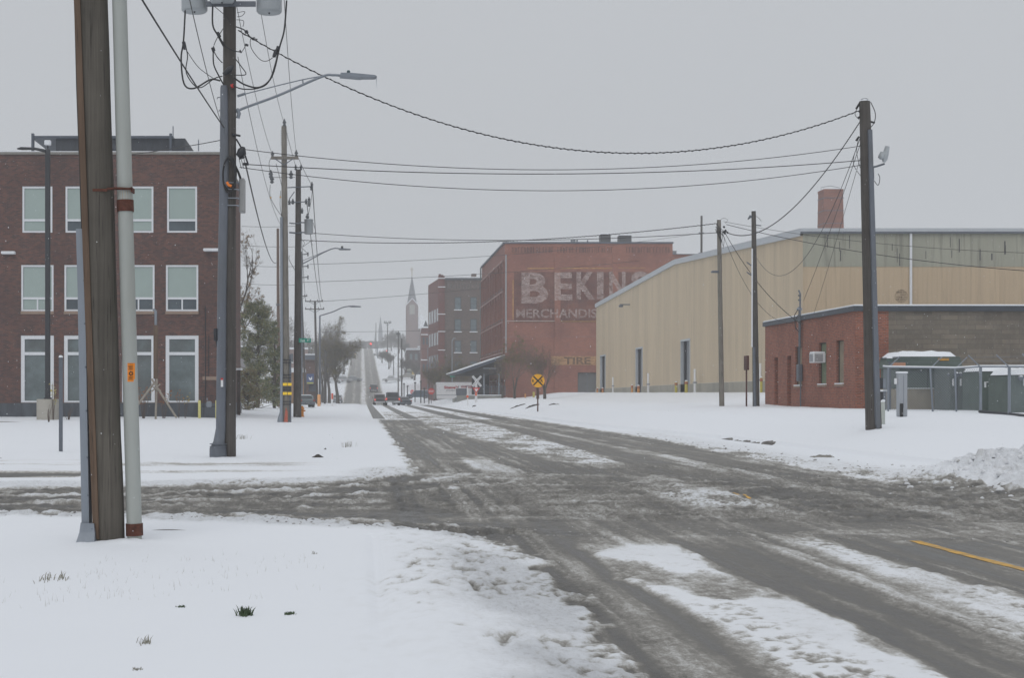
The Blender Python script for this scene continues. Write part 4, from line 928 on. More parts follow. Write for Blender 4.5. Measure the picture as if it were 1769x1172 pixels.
# ------------------------------------------------------------------ Bekins block
def storage_block():
    Y0 = 194.; x = lambda px: XP(px, Y0); z = lambda py: EYE+(HY-py)*Y0/FP
    X0 = x(872); X1 = x(1162); Y1 = X0*FP/(832.5-VX)
    t = thing('storage_warehouse_block', 'tall red brick storage block with faded painted lettering', 'building', (X0, Y0, 0))
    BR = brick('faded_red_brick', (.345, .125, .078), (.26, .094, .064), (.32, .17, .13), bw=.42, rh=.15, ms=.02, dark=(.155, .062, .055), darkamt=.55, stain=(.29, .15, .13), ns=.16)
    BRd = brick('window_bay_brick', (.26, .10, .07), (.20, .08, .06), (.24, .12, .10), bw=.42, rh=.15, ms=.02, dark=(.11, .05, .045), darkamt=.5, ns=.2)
    zb = .3; zt = z(421); door = (x(998)-X0, x(1032)-X0, z(684), z(644))
    mb = MB(); wall(mb, (X0, Y0, 0), (1, 0, 0), X1-X0, zb, zt, [door], .4)
    mb.add([(X1, Y0, zb), (X1, Y1, zb), (X1, Y1, zt), (X1, Y0, zt)], [(0, 1, 2, 3)]); mb.add([(X0, Y1, zb), (X1, Y1, zb), (X1, Y1, zt), (X0, Y1, zt)], [(0, 1, 2, 3)])
    # shallow piers
    for a, b2 in ((958, 968), (1058, 1068)): mb.box(x(a), x(b2), Y0-.12, Y0, zb, z(440))
    mb.build('wall', BR, t)
    # west face with rows of shuttered windows
    n = 9; bay = (Y1-Y0-1.2)/n; ops = []
    zlv = [z(450+k*53) for k in range(5)]
    for k in range(n):
        for r in range(4):
            ztop = zlv[r]-.55; ops.append((.6+k*bay+.45, .6+k*bay+bay-.45, zlv[r+1]+.55, ztop))
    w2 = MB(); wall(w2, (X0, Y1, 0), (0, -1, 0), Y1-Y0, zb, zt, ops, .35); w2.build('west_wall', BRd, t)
    SH = M('rust_brown_shutter', (.16, .065, .05), .8, .25, 3, dirt=(.22, .13, .11)); DG = M('dusty_window_glass', (.16, .15, .15), .3, .3, 2)
    q = random.Random(3)
    for (u0, u1, z0, z1) in ops:
        b = MB(); obox(b, (X0, Y1, 0), (0, -1, 0), u0, u1, -.38, -.30, z0, z1); wn = b.build('window', SH if q.random() < .72 else DG, t)
        b = MB(); obox(b, (X0, Y1, 0), (0, -1, 0), u0-.1, u1+.1, .0, .14, z0-.22, z0-.02); b.build('sill', M('dark_sill', (.13, .075, .07), .8) if 'dark_sill' not in bpy.data.materials else bpy.data.materials['dark_sill'], wn)
    b = MB()
    for k in range(n+1): obox(b, (X0, Y1, 0), (0, -1, 0), .6+k*bay-.22, .6+k*bay+.22, 0, .22, zb, zlv[0]-.1)
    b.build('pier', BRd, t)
    b = MB()
    for r in range(5): obox(b, (X0, Y1, 0), (0, -1, 0), .2, Y1-Y0-.2, .222, .30, zlv[r]-.12, zlv[r]+.08)
    b.build('stone_band', M('pale_band', (.28, .17, .15), .8, .2, 3), t)
    b = MB().box(X0-.2, X1+.1, Y0-.12, Y0+.4, zt, zt+.22).box(X0-.2, X0+.3, Y0+.4, Y1+.1, zt, zt+.22); b.build('coping', M('slate_coping', (.085, .10, .13), .6, .1), t)
    MB().box(X0+.3, X1-.1, Y0+.4, Y1-.1, zt-.7, zt-.4).build('roof', SNOW, t)
    b = MB(); xc = X0+.15; b.tube([(xc, Y0-.15, z(610)), (xc, Y0-.15, z(440))], .10, 7); b.build('downpipe', M('pale_downpipe', (.34, .35, .37), .6, .08), t)
    yy = Y1-.1; b = MB(); b.tube([(X0-.2, yy, zb+3), (X0-.2, yy, zt)], .12, 7); b.build('downpipe', M('dark_downpipe', (.10, .13, .13), .6, .1), t)
    u0, u1, z0, z1 = door; b = MB(); obox(b, (X0, Y0, 0), (1, 0, 0), u0, u1, -.42, -.3, z0, z1); d = b.build('loading_door', M('grey_metal_door', (.115, .12, .125), .6, .12, 1.5), t)
    b = MB(); obox(b, (X0, Y0, 0), (1, 0, 0), (u0+u1)/2-.04, (u0+u1)/2+.04, -.299, -.27, z0, z1); b.build('door_seam', GALV_D, d)
    b = MB(); obox(b, (X0, Y0, 0), (1, 0, 0), x(975)-X0, u1, .01, .25, z(686), z(685)); b.build('ledge_snow', SNOW, t)
    # painted signs, thin paint sheets on the brick
    PW = faded_paint('faded_white_lettering', (.62, .50, .47), .26, .56, .80, 1.1); PD = faded_paint('faded_dark_ground', (.085, .038, .038), .20, .6, .72, .5)
    PD2 = faded_paint('faded_dark_lettering', (.06, .045, .045), .15, .5, .85, 1.2); PY = faded_paint('faded_yellow_line', (.62, .36, .10), .05, .4, 1.0, 1.6); PT = faded_paint('faded_tan_panel', (.60, .36, .17), .05, .35, .95, .9)
    def sheet_(a, b2, c, d, mat, nm, off=.012):
        m = MB(); m.add([(x(a), Y0-off, z(d)), (x(b2), Y0-off, z(d)), (x(b2), Y0-off, z(c)), (x(a), Y0-off, z(c))], [(0, 1, 2, 3)]); return m.build(nm, mat, t)
    for a, b2 in ((893, 958), (968, 1058), (1068, 1118)): pass
    sheet_(888, 957.8, 470, 558, PD, 'painted_sign', .015); sheet_(968.2, 1057.8, 470, 558, PD, 'painted_sign', .015); sheet_(1068.2, 1118, 470, 558, PD, 'painted_sign', .015)
    def T(s, a, b2, top, bot, mat, off=.14, bold=.03): text_mesh('painted_letter' if len(s) == 1 else 'painted_word', s, mat, t, (x(a), Y0-off, z(bot)), (1, 0, 0), (0, 0, 1), PX(bot-top, Y0), PX(b2-a, Y0), bold)
    for ch, a, b2, top, bot in (('B', 900.5, 947, 471, 524.5), ('E', 957.5, 988.5, 471, 519), ('K', 995.5, 1028, 470, 518), ('I', 1031, 1042.5, 470, 517), ('N', 1052, 1080.5, 469.5, 516), ('S', 1090, 1120, 469, 516)):
        T(ch, a, b2, top, bot, PW, .14, .035)
    T('MERCHANDISE', 891.5, 1042, 534, 549.5, PW, .14, .02)
    sheet_(952, 1056, 616, 631, PT, 'painted_sign', .13); sheet_(1068.2, 1090, 616, 631, PT, 'painted_sign', .13)
    T('TIRE', 974, 1020, 617.2, 630.0, PD2, .15, .03)
    for a, b2, c, d in ((911, 957, 463.4, 464.6), (968, 1058, 463, 464.4), (1068, 1114, 462.4, 463.6), (885.5, 887, 484, 552), (888, 957, 555, 556.2), (968, 1045, 555, 556.4)): sheet_(a, b2, c, d, PY, 'painted_line', .02)
    sheet_(873, 1040, 581.5, 582.3, faded_paint('white_line', (.5, .4, .4), .3, .6, .6), 'painted_line', .02)
    sheet_(872.5, 958, 554.2, 555.6, M('pale_ledge', (.42, .34, .32), .8), 'stone_band', .10)
    q = random.Random(9); m = MB(); px = 884.
    while px < 1154:
        wpx = q.choice((3.2, 3.8, 4.4)); 
        if not any(abs(px-g) < 4 for g in (958, 1063, 1075)):
            m.add([(x(px), Y0-.16, z(437)), (x(px+1.5), Y0-.16, z(437)), (x(px+1.5), Y0-.16, z(427)), (x(px), Y0-.16, z(427))], [(0, 1, 2, 3)])
            if q.random() < .6: m.add([(x(px+1.5), Y0-.16, z(428.5)), (x(px+wpx), Y0-.16, z(428.5)), (x(px+wpx), Y0-.16, z(427)), (x(px+1.5), Y0-.16, z(427))], [(0, 1, 2, 3)])
            if q.random() < .5: m.add([(x(px+wpx-1.2), Y0-.161, z(437)), (x(px+wpx), Y0-.161, z(437)), (x(px+wpx), Y0-.161, z(428.5)), (x(px+wpx-1.2), Y0-.161, z(428.5))], [(0, 1, 2, 3)])
        px += wpx+1.6
    fz = m.build('faded_frieze', PD2, t); fz['kind'] = 'stuff'
    # roof plant
    for a, b2, c in ((1038, 1055, 405), (1070, 1091, 407)):
        Yr = Y0+8; m = MB().box(XP(a, Yr), XP(b2, Yr), Yr, Yr+1.6, zt-.1, EYE+(HY-c)*Yr/FP); u = m.build('roof_unit', M('dark_roof_unit', (.05, .05, .055), .6, .2), t)
        MB().box(XP(a, Yr), XP(b2, Yr), Yr, Yr+1.6, EYE+(HY-c)*Yr/FP+.003, EYE+(HY-c)*Yr/FP+.15, bev=.05).build('snow_cap', SNOW, u)
    m = MB(); Yr = Y0+6
    for px in (987, 990, 993, 997, 1015): m.tube([W(px, 421, Yr), W(px, 413.5+1.5*q.random(), Yr)], .1, 6)
    m.build('roof_vent', GALV_D, t)
    # lower rear wing
    Yw = Y0+14; m = MB().box(XP(1150, Yw), XP(1215, Yw), Yw, Yw+20, .5, EYE+(HY-440)*Yw/FP); m.build('rear_wing', BR, t)
    m = MB().box(XP(1163, Yw), XP(1174, Yw), Yw+2, Yw+4, EYE+(HY-442)*Yw/FP, EYE+(HY-431)*Yw/FP); m.build('roof_unit', M('pale_roof_unit', (.2, .22, .24), .6), t)
    MB().box(XP(1150, Yw), XP(1215, Yw), Yw-.1, Yw+.3, EYE+(HY-440)*Yw/FP+.003, EYE+(HY-439)*Yw/FP).build('coping', bpy.data.materials['slate_coping'], t)
storage_block()

# loading dock, railing, canopy
Y = 186.; t = thing('loading_dock', 'grey concrete loading dock with a railing beside the storage block', 'loading dock', (XP(830, Y), Y, surf(XP(830, Y), Y)))
MB().box(XP(806, Y), XP(869, Y), Y, Y+9, .5, EYE+(HY-684)*Y/FP).build('platform', M('dock_concrete', (.26, .26, .245), .85, .15, 1, .1), t)
MB().box(XP(806, Y)-.05, XP(869, Y)+.05, Y-.06, Y+9, EYE+(HY-684)*Y/FP+.003, EYE+(HY-683)*Y/FP+.03).build('snow_cap', SNOW, t)
MB().box(XP(806, Y)+.2, XP(869, Y)-.1, Y-.04, Y+.02, .5, EYE+(HY-693)*Y/FP).build('underside_shade_strip', BLACKM, t)  # black strip on the platform front, drawn as the shade beneath the dock
Z0 = EYE+(HY-684)*Y/FP; b = MB()
for px in (792, 806, 820, 835, 849, 863, 873): b.box(XP(px-.5, Y), XP(px+.5, Y), Y+.1, Y+.2, Z0-(.8 if px < 800 else 0), Z0+PX(17, Y))
for k in range(8): b.box(XP(796, Y), XP(873, Y), Y+.13, Y+.16, Z0+PX(2.2*k+1.4, Y), Z0+PX(2.2*k+2.0, Y))
b.build('railing', GALV_D, t)
b = MB(); Z1 = EYE+(HY-697)*Y/FP
b.prism([(XP(785, Y), Z1-.4), (XP(806, Y)-.02, Z1-.4), (XP(806, Y)-.02, Z0), (XP(797, Y), Z0-.1), (XP(785, Y), Z0-.45)], 'y', Y+.5, Y+4); b.build('ramp', bpy.data.materials['dock_concrete'], t)
b = MB()
for k in range(9): b.box(XP(788+1.7*k, Y), XP(788.5+1.7*k, Y), Y-.1, Y, Z1-.2, Z0-.3)
b.box(XP(786, Y), XP(803, Y), Y-.1, Y, Z0-.33, Z0-.25); b.build('ramp_rail', GALV, t)
Yc = 189.; t = thing('loading_canopy', 'dark sloping canopy with snow on top over the loading dock', 'canopy', (XP(830, Yc), Yc, 4))
pts = [(788, 643), (874, 614), (874, 618), (838, 645), (788, 646)]
b = MB(); b.prism([(XP(a, Yc), EYE+(HY-c)*Yc/FP) for a, c in [(788, 643), (873, 614.5), (873, 619), (797, 645.5)]], 'y', Yc, Yc+24); b.build('roof_slab', M('canopy_blue_grey', (.055, .07, .10), .6, .2), t)
b = MB(); b.prism([(XP(a, Yc), EYE+(HY-c)*Yc/FP) for a, c in [(789, 642.6), (872, 614.2), (872, 613), (790, 641)]], 'y', Yc-.02, Yc+24); b.build('snow_cap', SNOW, t)
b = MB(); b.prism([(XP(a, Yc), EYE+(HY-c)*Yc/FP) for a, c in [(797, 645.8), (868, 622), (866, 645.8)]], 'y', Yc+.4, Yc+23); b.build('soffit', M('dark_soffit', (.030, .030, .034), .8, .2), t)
b = MB()
for px in (836, 862): b.tube([W(px, 684, Yc+1), W(px, 645, Yc+1)], .12, 7)
b.tube([W(835, 637, Yc-.1), W(857, 637, Yc-.1)], .06, 5); b.build('support_post', GALV, t)
MB().box(XP(838, Yc), XP(871, Yc), Yc+22, Yc+23, 1, EYE+(HY-640)*Yc/FP).build('bay_shade_slab', bpy.data.materials['dark_soffit'], t)  # near-black slab stands in for the shade deep under the canopy
# ------------------------------------------------------------------ poles
def shaft(pb, pt, Y, wb, wt, n=16, seed=0):
    """tapered, slightly uneven timber shaft from ground point to top point (photo coordinates at distance Y)"""
    q = random.Random(seed); a = W(*pb, Y); b = W(*pt, Y); a.z = surf(a.x, Y)-.25; m = MB(); K = 14; vs_ = []
    for i in range(K+1):
        t = i/K; c = a.lerp(b, t); r = (PX(wb, Y)*(1-t)+PX(wt, Y)*t)/2; ox = .004*q.uniform(-1, 1); 
        for k in range(n):
            th = 2*math.pi*k/n; rr = r*(1+.02*math.sin(3*th+seed)+.012*q.uniform(-1, 1)); vs_.append((c.x+ox+rr*math.cos(th), c.y+rr*math.sin(th), c.z))
    m.add(vs_, [(i*n+k, i*n+(k+1) % n, (i+1)*n+(k+1) % n, (i+1)*n+k) for i in range(K) for k in range(n)], 0, True)
    m.add(vs_[-n:], [tuple(range(n))]); return m, a, b
def pole_thing(name, label, pb, pt, Y, wb, wt, mat, cat='utility pole', group=None, seed=0, snow=True, n=16):
    m, a, b = shaft(pb, pt, Y, wb, wt, n, seed); t = thing(name, label, cat, (a.x, Y, a.z+.25), 0, group)
    m.build('shaft', mat, t)
    if snow: MB().lathe((b.x, Y, b.z), [(PX(wt, Y)/2*.95, 0), (PX(wt, Y)*.42, .03), (PX(wt, Y)*.2, .06), (0, .065)], 12).build('snow_cap', SNOW, t)
    return t
def at(px, py, Y, dy=0): p = W(px, py, Y); p.y += dy; return p
def tb(t, name, pts, r, mat, n=7): return MB().tube(pts, r, n).build(name, mat, t)

# nearest pole with riser and cable guard
Y = 15.6
t = pole_thing('wooden_pole', 'massive near wooden pole with metal cable guard and pale riser pipe, leaning left', (190, 940), (156.5, -60), Y, 53, 56, WOOD_A, seed=3, snow=False, n=28)
def lerpx(py, a, b): return a+(b-a)*(py-940)/(-1000)
m = MB()
for i in range(20):
    pass
pts0 = [W(lerpx(p, 171, 135.5), p, Y) for p in (930, 700, 500, 300, 100, -60)]
m = MB(); vs_ = []
for p in pts0: vs_ += [(p.x-.040, p.y-.125, p.z), (p.x+.035, p.y-.165, p.z), (p.x+.035, p.y-.09, p.z), (p.x-.040, p.y-.05, p.z)]
m.add(vs_, [(4*i+k, 4*i+(k+1) % 4, 4*i+4+(k+1) % 4, 4*i+4+k) for i in range(5) for k in range(4)]+[(0, 1, 2, 3)]); m.build('wood_molding', WOOD_BR, t)
m = MB(); m.tube([at(p[0], p[1], Y, -.02) for p in ((144, 400), (141, 300), (135.5, 150), (130.5, -60))], .022, 7); m.build('cable', BLACK, t)
gd = MB(); gp = [(139.5, 397), (143.5, 500), (147, 700), (150.5, 905)]
vs_ = []
for px, py in gp: p = W(px, py, Y); h = PX(7.5, Y) if py < 450 else PX(9, Y); vs_ += [(p.x-h*.8, Y+.05, p.z), (p.x-h, Y-.02, p.z), (p.x-h*.75, Y-.09, p.z), (p.x+h*.7, Y-.10, p.z), (p.x+h, Y-.02, p.z), (p.x+h*.8, Y+.05, p.z)]
gd.add(vs_, [(6*i+k, 6*i+k+1, 6*i+7+k, 6*i+6+k) for i in range(3) for k in range(5)]+[(0, 1, 2, 3, 4, 5), (18, 19, 20, 21, 22, 23)]); g = gd.build('cable_guard', GALV, t)
fl = MB(); vs_ = []
for py, x0, x1, d in ((903, 140, 170, .13), (918, 138.5, 172, .15), (936, 134, 173, .20), (952, 131, 174, .21)):
    p0 = W(x0, py, Y); p1 = W(x1, py, Y); vs_ += [(p0.x, Y+.02, p0.z), (p0.x+.02, Y-d, p0.z), (p1.x-.02, Y-d-.03, p1.z), (p1.x, Y+.02, p1.z)]
fl.add(vs_, [(4*i+k, 4*i+(k+1) % 4, 4*i+4+(k+1) % 4, 4*i+4+k) for i in range(3) for k in range(4)]+[(0, 1, 2, 3)]); fl.build('guard_foot', GALV, g)
m = MB()
for py in (440, 486, 560, 635, 710, 790, 855): p = W(lerpx(py, 151, 132)-1, py, Y); m.lathe((p.x+.045, Y-.10, p.z-.01), [(0, 0), (.012, .004), (.012, .016), (0, .02)], 6)
for px, py in ((164, 912), (165, 925), (167, 936)): p = W(px, py, Y); m.lathe((p.x, Y-.16, p.z-.01), [(0, 0), (.01, .004), (.01, .014), (0, .018)], 6)
m.build('bolt', GALV_D, g)
# riser pipe
rx = lambda py: 233-(233-206.5)*(943-py)/943
m = MB(); Yr = Y-.02; m.tube([at(rx(p), p, Yr) for p in (955, 905, 700, 500, 360, 345, 150, -60)], [PX(w_, Y)/2 for w_ in (25, 26.5, 26.5, 26.5, 26, 27, 26, 25.5)], 20, cap=False); rs = m.build('riser_pipe', PVC, t)
tb(rs, 'coupling', [at(rx(366), 366, Yr), at(rx(346), 346, Yr)], PX(29.5, Y)/2, RUST, 18)
tb(rs, 'coupling', [at(rx(926), 926, Yr), at(rx(905), 905, Yr)], PX(30, Y)/2, RUST, 18)
tb(rs, 'rusty_collar', [at(rx(346), 346, Yr), at(rx(331), 331, Yr)], PX(26.8, Y)/2, RUSTY, 18)
m = MB(); m.box(XP(189, Y), XP(231, Y), Y-.13, Y-.115, W(0, 331, Y).z, W(0, 327, Y).z).box(XP(229, Y), XP(231.5, Y), Y-.13, Y+.05, W(0, 334, Y).z, W(0, 326, Y).z).box(XP(165, Y), XP(190, Y), Y-.172, Y-.165, W(0, 334.5, Y).z, W(0, 330, Y).z)
m.tube([at(188, 331, Y, -.16), at(203, 328, Y, -.14), at(227, 329, Y, -.13)], .012, 6); m.build('strap', RUST, rs)
def curved_label(t, px0, px1, pt, pb, Y, cx, rad, mat, name):
    m = MB(); n = 6; x0, x1 = XP(px0, Y), XP(px1, Y); z0, z1 = W(0, pb, Y).z, W(0, pt, Y).z; vs_ = []
    for i in range(n+1):
        x = x0+(x1-x0)*i/n; d = math.sqrt(max(0, rad*rad-(x-cx)**2)); vs_ += [(x, Y-d-.003, z0), (x, Y-d-.003, z1)]
    m.add(vs_, [(2*i, 2*i+2, 2*i+3, 2*i+1) for i in range(n)]); return m.build(name, mat, t)
cxr = XP(rx(645), Y); rad = PX(13.4, Y)
st = curved_label(rs, 222.5, 234.5, 628, 660, Yr, cxr, rad, ORANGEL, 'warning_sticker')
text_mesh('sticker_text', 'WARNING', INK, st, (XP(223.5, Y), Yr-rad-.006, W(0, 630.6, Y).z), (1, -.0, 0), (0, 0, 1), PX(1.6, Y), PX(9.5, Y))
m = MB()
for k, y in enumerate((633, 635, 637, 639, 652, 654, 656)): m.box(XP(224+(k % 3)*.5, Y), XP(233-(k % 2), Y), Yr-rad-.007, Yr-rad-.006, W(0, y+.45, Y).z, W(0, y-.3, Y).z)
c = W(229, 646, Y)
for k in range(7):
    a = k*math.pi*2/7; m.box(c.x+.018*math.cos(a)-.006, c.x+.018*math.cos(a)+.007, Yr-rad-.008, Yr-rad-.007, c.z+.018*math.sin(a)-.006, c.z+.018*math.sin(a)+.007)
m.build('sticker_print', INK, st)

# transformer pole
Y = 37.7
t = pole_thing('transformer_pole', 'tall dark wooden pole carrying three grey transformers, a lamp arm and a grey cable conduit', (396, 789), (397, -110), Y, 24, 22, WOOD_B, seed=5)
cx = [(378, 790, 30), (377.5, 776, 29), (379.5, 764, 20), (382.5, 740, 17), (384.5, 500, 16), (388.5, 300, 16), (388, 154, 13), (388, 150, 11)]
m = MB(); m.tube([at(a, b, Y, -.16) for a, b, c in cx], [PX(c, Y)/2 for a, b, c in cx], 14); g = m.build('cable_conduit', SLATE, t)
m = MB()
for k in range(5): m.tube([at(378, 786-k*4.5, Y, -.16), at(378, 784.5-k*4.5, Y, -.16)], PX(30.5-.2*k, Y)/2, 14)
m.build('foot_rib', GALV_D, g)
m = MB(); m.box(XP(384, Y), XP(388, Y), Y-.40, Y-.385, W(0, 669, Y).z, W(0, 655, Y).z); m.build('label', WHITE, g)
m = MB(); m.box(XP(384, Y), XP(388, Y), Y-.42, Y-.401, W(0, 657, Y).z, W(0, 654, Y).z); m.build('label_heading', RED, g)
m = MB(); m.box(XP(370.5, Y), XP(377, Y), Y-.25, Y-.05, W(0, 590, Y).z, W(0, 568, Y).z, bev=.02); m.tube([at(374, 588, Y, -.15), at(376, 600, Y, -.15)], .02, 5); m.build('switch_box', BLACKM, t)
m = MB(); m.tube([at(377, 760, Y, .02), at(378, 590, Y, .02)], .02, 6); m.build('side_conduit', GALV_D, t)
# grey panel on stand-off brackets
m = MB(); m.box(XP(413, Y), XP(422.5, Y), Y-.05, Y+.35, W(0, 366, Y).z, W(0, 308, Y).z, bev=.02); pn = m.build('antenna_panel', M('panel_grey', (.34, .34, .34), .6, .05, 4), t)
for py in (317.5, 329, 344, 356.5): MB().box(XP(392, Y), XP(414, Y), Y-.22, Y-.19, W(0, py+.8, Y).z, W(0, py-.8, Y).z).box(XP(411, Y), XP(414, Y), Y-.2, Y+.0, W(0, py+.8, Y).z, W(0, py-.8, Y).z).build('bracket', GALV, pn)
m = MB()
for k in range(4):
    c = [(399+10.5*math.cos(a)-k*.6, 303+30*math.sin(a)+k) for a in [i*math.pi/12 for i in range(25)]]; m.tube([at(px, py, Y, -.24-.02*k) for px, py in c], .018, 6, cap=False)
m.tube([at(406, 285, Y, -.25), at(413, 300, Y, -.2), at(416, 309, Y, -.1)], .03, 6); m.build('cable_coil', BLACK, t)
m = MB(); m.tube([at(394, 318, Y, -.34), at(397, 323, Y, -.35), at(402, 325, Y, -.34)], .035, 6); m.build('orange_sleeve', ORANGE, t)
m = MB(); m.tube([at(411, 271, Y, -.1), at(419, 263, Y, -.1), at(421, 255, Y, -.1)], [.06, .13, .05], 9); m.tube([at(413, 259, Y, 0), at(418, 274, Y, -.0)], [.05, .08], 8); m.tube([at(408, 240, Y), at(414, 250, Y), at(424, 270, Y), at(428, 282, Y)], .022, 6)
for a, b in ((413, 275), (417, 276), (421, 272)): m.tube([at(a, b, Y), at(a+4, 291, Y)], .008, 4)
m.box(XP(420, Y), XP(429.5, Y), Y-.05, Y+.05, W(0, 285.5, Y).z, W(0, 281.5, Y).z); m.tube([at(403, 234.5, Y, -.2), at(414.5, 234.5, Y, .0)], .03, 6); m.build('splice_case', BLACKM, t)
# transformers and their frame
for px, pyb, wpx in ((336, 20, 45), (386.5, 12, 42), (465, 22, 44)):
    dyy = 0 if px != 386.5 else -.45; c = at(px, pyb, Y, dyy); r = PX(wpx, Y)/2
    m = MB(); m.lathe(c, [(0, .01), (r*.9, 0), (r, .04), (r, .95), (r*1.04, .97), (r*1.04, 1.02), (r*.6, 1.12), (0, 1.14)], 24); tr = m.build('transformer', TRANSF, t)
    m = MB()
    for dx in (-.12, .12): m.lathe((c.x+dx, c.y, c.z+1.1), [(.03, 0), (.06, .06), (.035, .1), (.06, .15), (.035, .2), (.04, .26), (0, .28)], 8)
    m.build('bushing', PORC, tr)
    m = MB()
    for dx in (-.1, 0, .1): m.lathe((c.x+dx, c.y-r-.03, c.z+.55), [(.02, 0), (.045, .03), (.02, .08)], 6)
    m.box(c.x-.02, c.x+.02, c.y-.02, c.y+.02, c.z-.03, c.z+.02); m.build('lug', PORC, tr)
zc = W(0, 11, Y).z
for dz in (0, .71): MB().box(XP(358, Y), XP(443, Y), Y-.30, Y-.20, zc-.06+dz, zc+.06+dz).build('bracket', GALV_D, t)
ca = MB(); zc2 = W(0, -85, Y).z; ca.box(XP(396, Y)-1.4, XP(396, Y)+1.4, Y-.25, Y-.14, zc2-.06, zc2+.06); ca.build('crossarm', WOOD_B, t)
# looping leads
def curve(pts, n=5):
    P = [Vector(p) for p in pts]; out = []
    for i in range(len(P)-1):
        p0 = P[max(i-1, 0)]; p1 = P[i]; p2 = P[i+1]; p3 = P[min(i+2, len(P)-1)]
        for k in range(n):
            t_ = k/n; out.append(.5*((2*p1)+(-p0+p2)*t_+(2*p0-5*p1+4*p2-p3)*t_*t_+(-p0+3*p1-3*p2+p3)*t_**3))
    out.append(P[-1]); return out
for nm, pl, r in (('lead', [(322, 22), (319, 75), (315, 105), (320, 148), (337, 156), (365, 141), (382, 143)], .022), ('lead', [(321, 78), (326, 100), (324, 130), (345, 155), (372, 139), (386, 135)], .014), ('lead', [(325, 92), (345, 120), (372, 140)], .009),
        ('lead', [(370, 0), (369, 45), (378, 65), (388, 84)], .022), ('lead', [(370, 92), (371, 115), (380, 135), (388, 150)], .018), ('lead', [(388, 52), (374, 75), (371, 92), (385, 112)], .010), ('lead', [(380, 66), (392, 84), (408, 92), (417, 93)], .014), ('lead', [(370, 90), (378, 104), (386, 112)], .012),
        ('lead', [(496, 5), (492, 55), (484, 85), (471, 135), (450, 154), (425, 150), (406, 138)], .022), ('lead', [(481, 90), (477, 112), (465, 145), (446, 156), (420, 157), (404, 151)], .016), ('lead', [(409, 50), (424, 56), (434, 68), (446, 72)], .016),
        ('lead', [(474, 102), (462, 109), (450, 106), (436, 88), (434, 72), (442, 68)], .009), ('lead', [(427, 80), (420, 92), (415, 94)], .008), ('lead', [(408, 105), (418, 118), (426, 132), (406, 133)], .013), ('lead', [(411, 26), (424, 24), (420, 31), (411, 33)], .008), ('lead', [(410, 38), (422, 40), (421, 50)], .008), ('lead', [(372, 15), (395, 35), (400, 48)], .009)):
    m = MB(); m.tube(curve([at(a, b, Y, -.25) for a, b in pl], 5), r, 6); m.build(nm, BLACK, t)
for a, b, c, d in ((319, 76, 322, 89), (377, 60, 381, 68), (369, 86, 371, 92), (482, 84, 480, 90), (478, 90, 474, 102), (426, 57, 428, 61), (416, 93, 418, 92), (427, 83, 428, 80)): MB().tube([at(a, b, Y, -.25), at(c, d, Y, -.25)], .048, 7).build('connector', BLACKM, t)
m = MB(); m.tube([at(388, 133, Y, -.3), at(398, 125, Y, -.3), at(405, 118, Y, -.3)], [.05, .09, .03], 7); m.build('connector', BLACKM, t)
m = MB(); m.tube([at(400, 152, Y, -.2), at(405, 150, Y, -.2)], .05, 6); m.build('red_tag', RED, t)
# lamp arm
m = MB(); m.tube(curve([at(409, 195, Y), at(418, 188, Y), at(480, 165, Y), at(555, 132.5, Y), at(575, 129.5, Y), at(590, 130.5, Y)], 6), [.045]+[.034]*29+[.03], 8); m.tube([at(409, 188, Y), at(413, 196, Y), at(411, 204, Y)], .05, 6); la = m.build('lamp_arm', GALV, t)
m = MB(); m.tube(curve([at(410, 166, Y), at(424, 162, Y), at(520, 138, Y), at(578, 128, Y)], 5), .016, 5); m.tube([at(524, 146, Y), at(523, 138, Y)], .02, 5); m.tube([at(410, 166, Y), at(424, 161.5, Y)], .035, 6); m.build('brace_wire', GALV, la)
m = MB(); zz = lambda p: W(0, p, Y).z
m.prism([(XP(587, Y), zz(133)), (XP(589, Y), zz(127.5)), (XP(606, Y), zz(127.5)), (XP(648, Y), zz(131.5)), (XP(651, Y), zz(133.5)), (XP(647, Y), zz(135)), (XP(625, Y), zz(135)), (XP(622, Y), zz(136)), (XP(606, Y), zz(134.5))], 'y', Y-.16, Y+.16); lh = m.build('lamp_head', GALV, la)
MB().lathe((XP(602, Y), Y, zz(127)), [(.045, 0), (.045, .06), (.03, .085), (0, .09)], 10).build('photocell', M('teal_photocell', (.03, .07, .08), .5), lh)
m = MB(); m.tube([at(650, 135, Y), at(651, 152, Y)], [.012, .003], 5); m.build('icicle', M('ice', (.6, .66, .7), .2), lh)
for (px, y0), s_ in (((376, 168), 1), ((379, 190), 1)): m = MB(); m.tube([at(388, y0, Y), at(px, y0, Y), at(px-1, y0+3, Y)], .012, 5); m.build('hook', GALV_D, t)

# third pole: pale with crossarm, conduit, reflectors
Y = 75
t = pole_thing('crossarm_pole', 'pale grey wooden pole with short crossarm, grey conduit and four yellow reflectors', (494, 731), (490.5, 218), Y, 15, 9, WOOD_C, seed=8)
m = MB(); m.tube([at(a, b, Y, -.22) for a, b in ((484.5, 732), (485, 724), (486.5, 712), (487, 600), (486.5, 376))], [PX(w_, Y)/2 for w_ in (11, 10, 5.5, 5, 4.5)], 10); m.build('cable_conduit', GALV, t)
m = MB(); m.box(XP(500.2, Y), XP(503.4, Y), Y-.14, Y-.02, surf(XP(501, Y), Y)-.1, W(0, 613, Y).z); m.build('dark_riser', GALV_D, t)
m = MB()
for py in (622, 627, 648, 653, 671, 674, 694, 699): m.box(XP(489.5, Y), XP(503.5, Y), Y-.27, Y-.245, W(0, py+.9, Y).z, W(0, py-.6, Y).z)
m.build('strap', BLACKM, t)
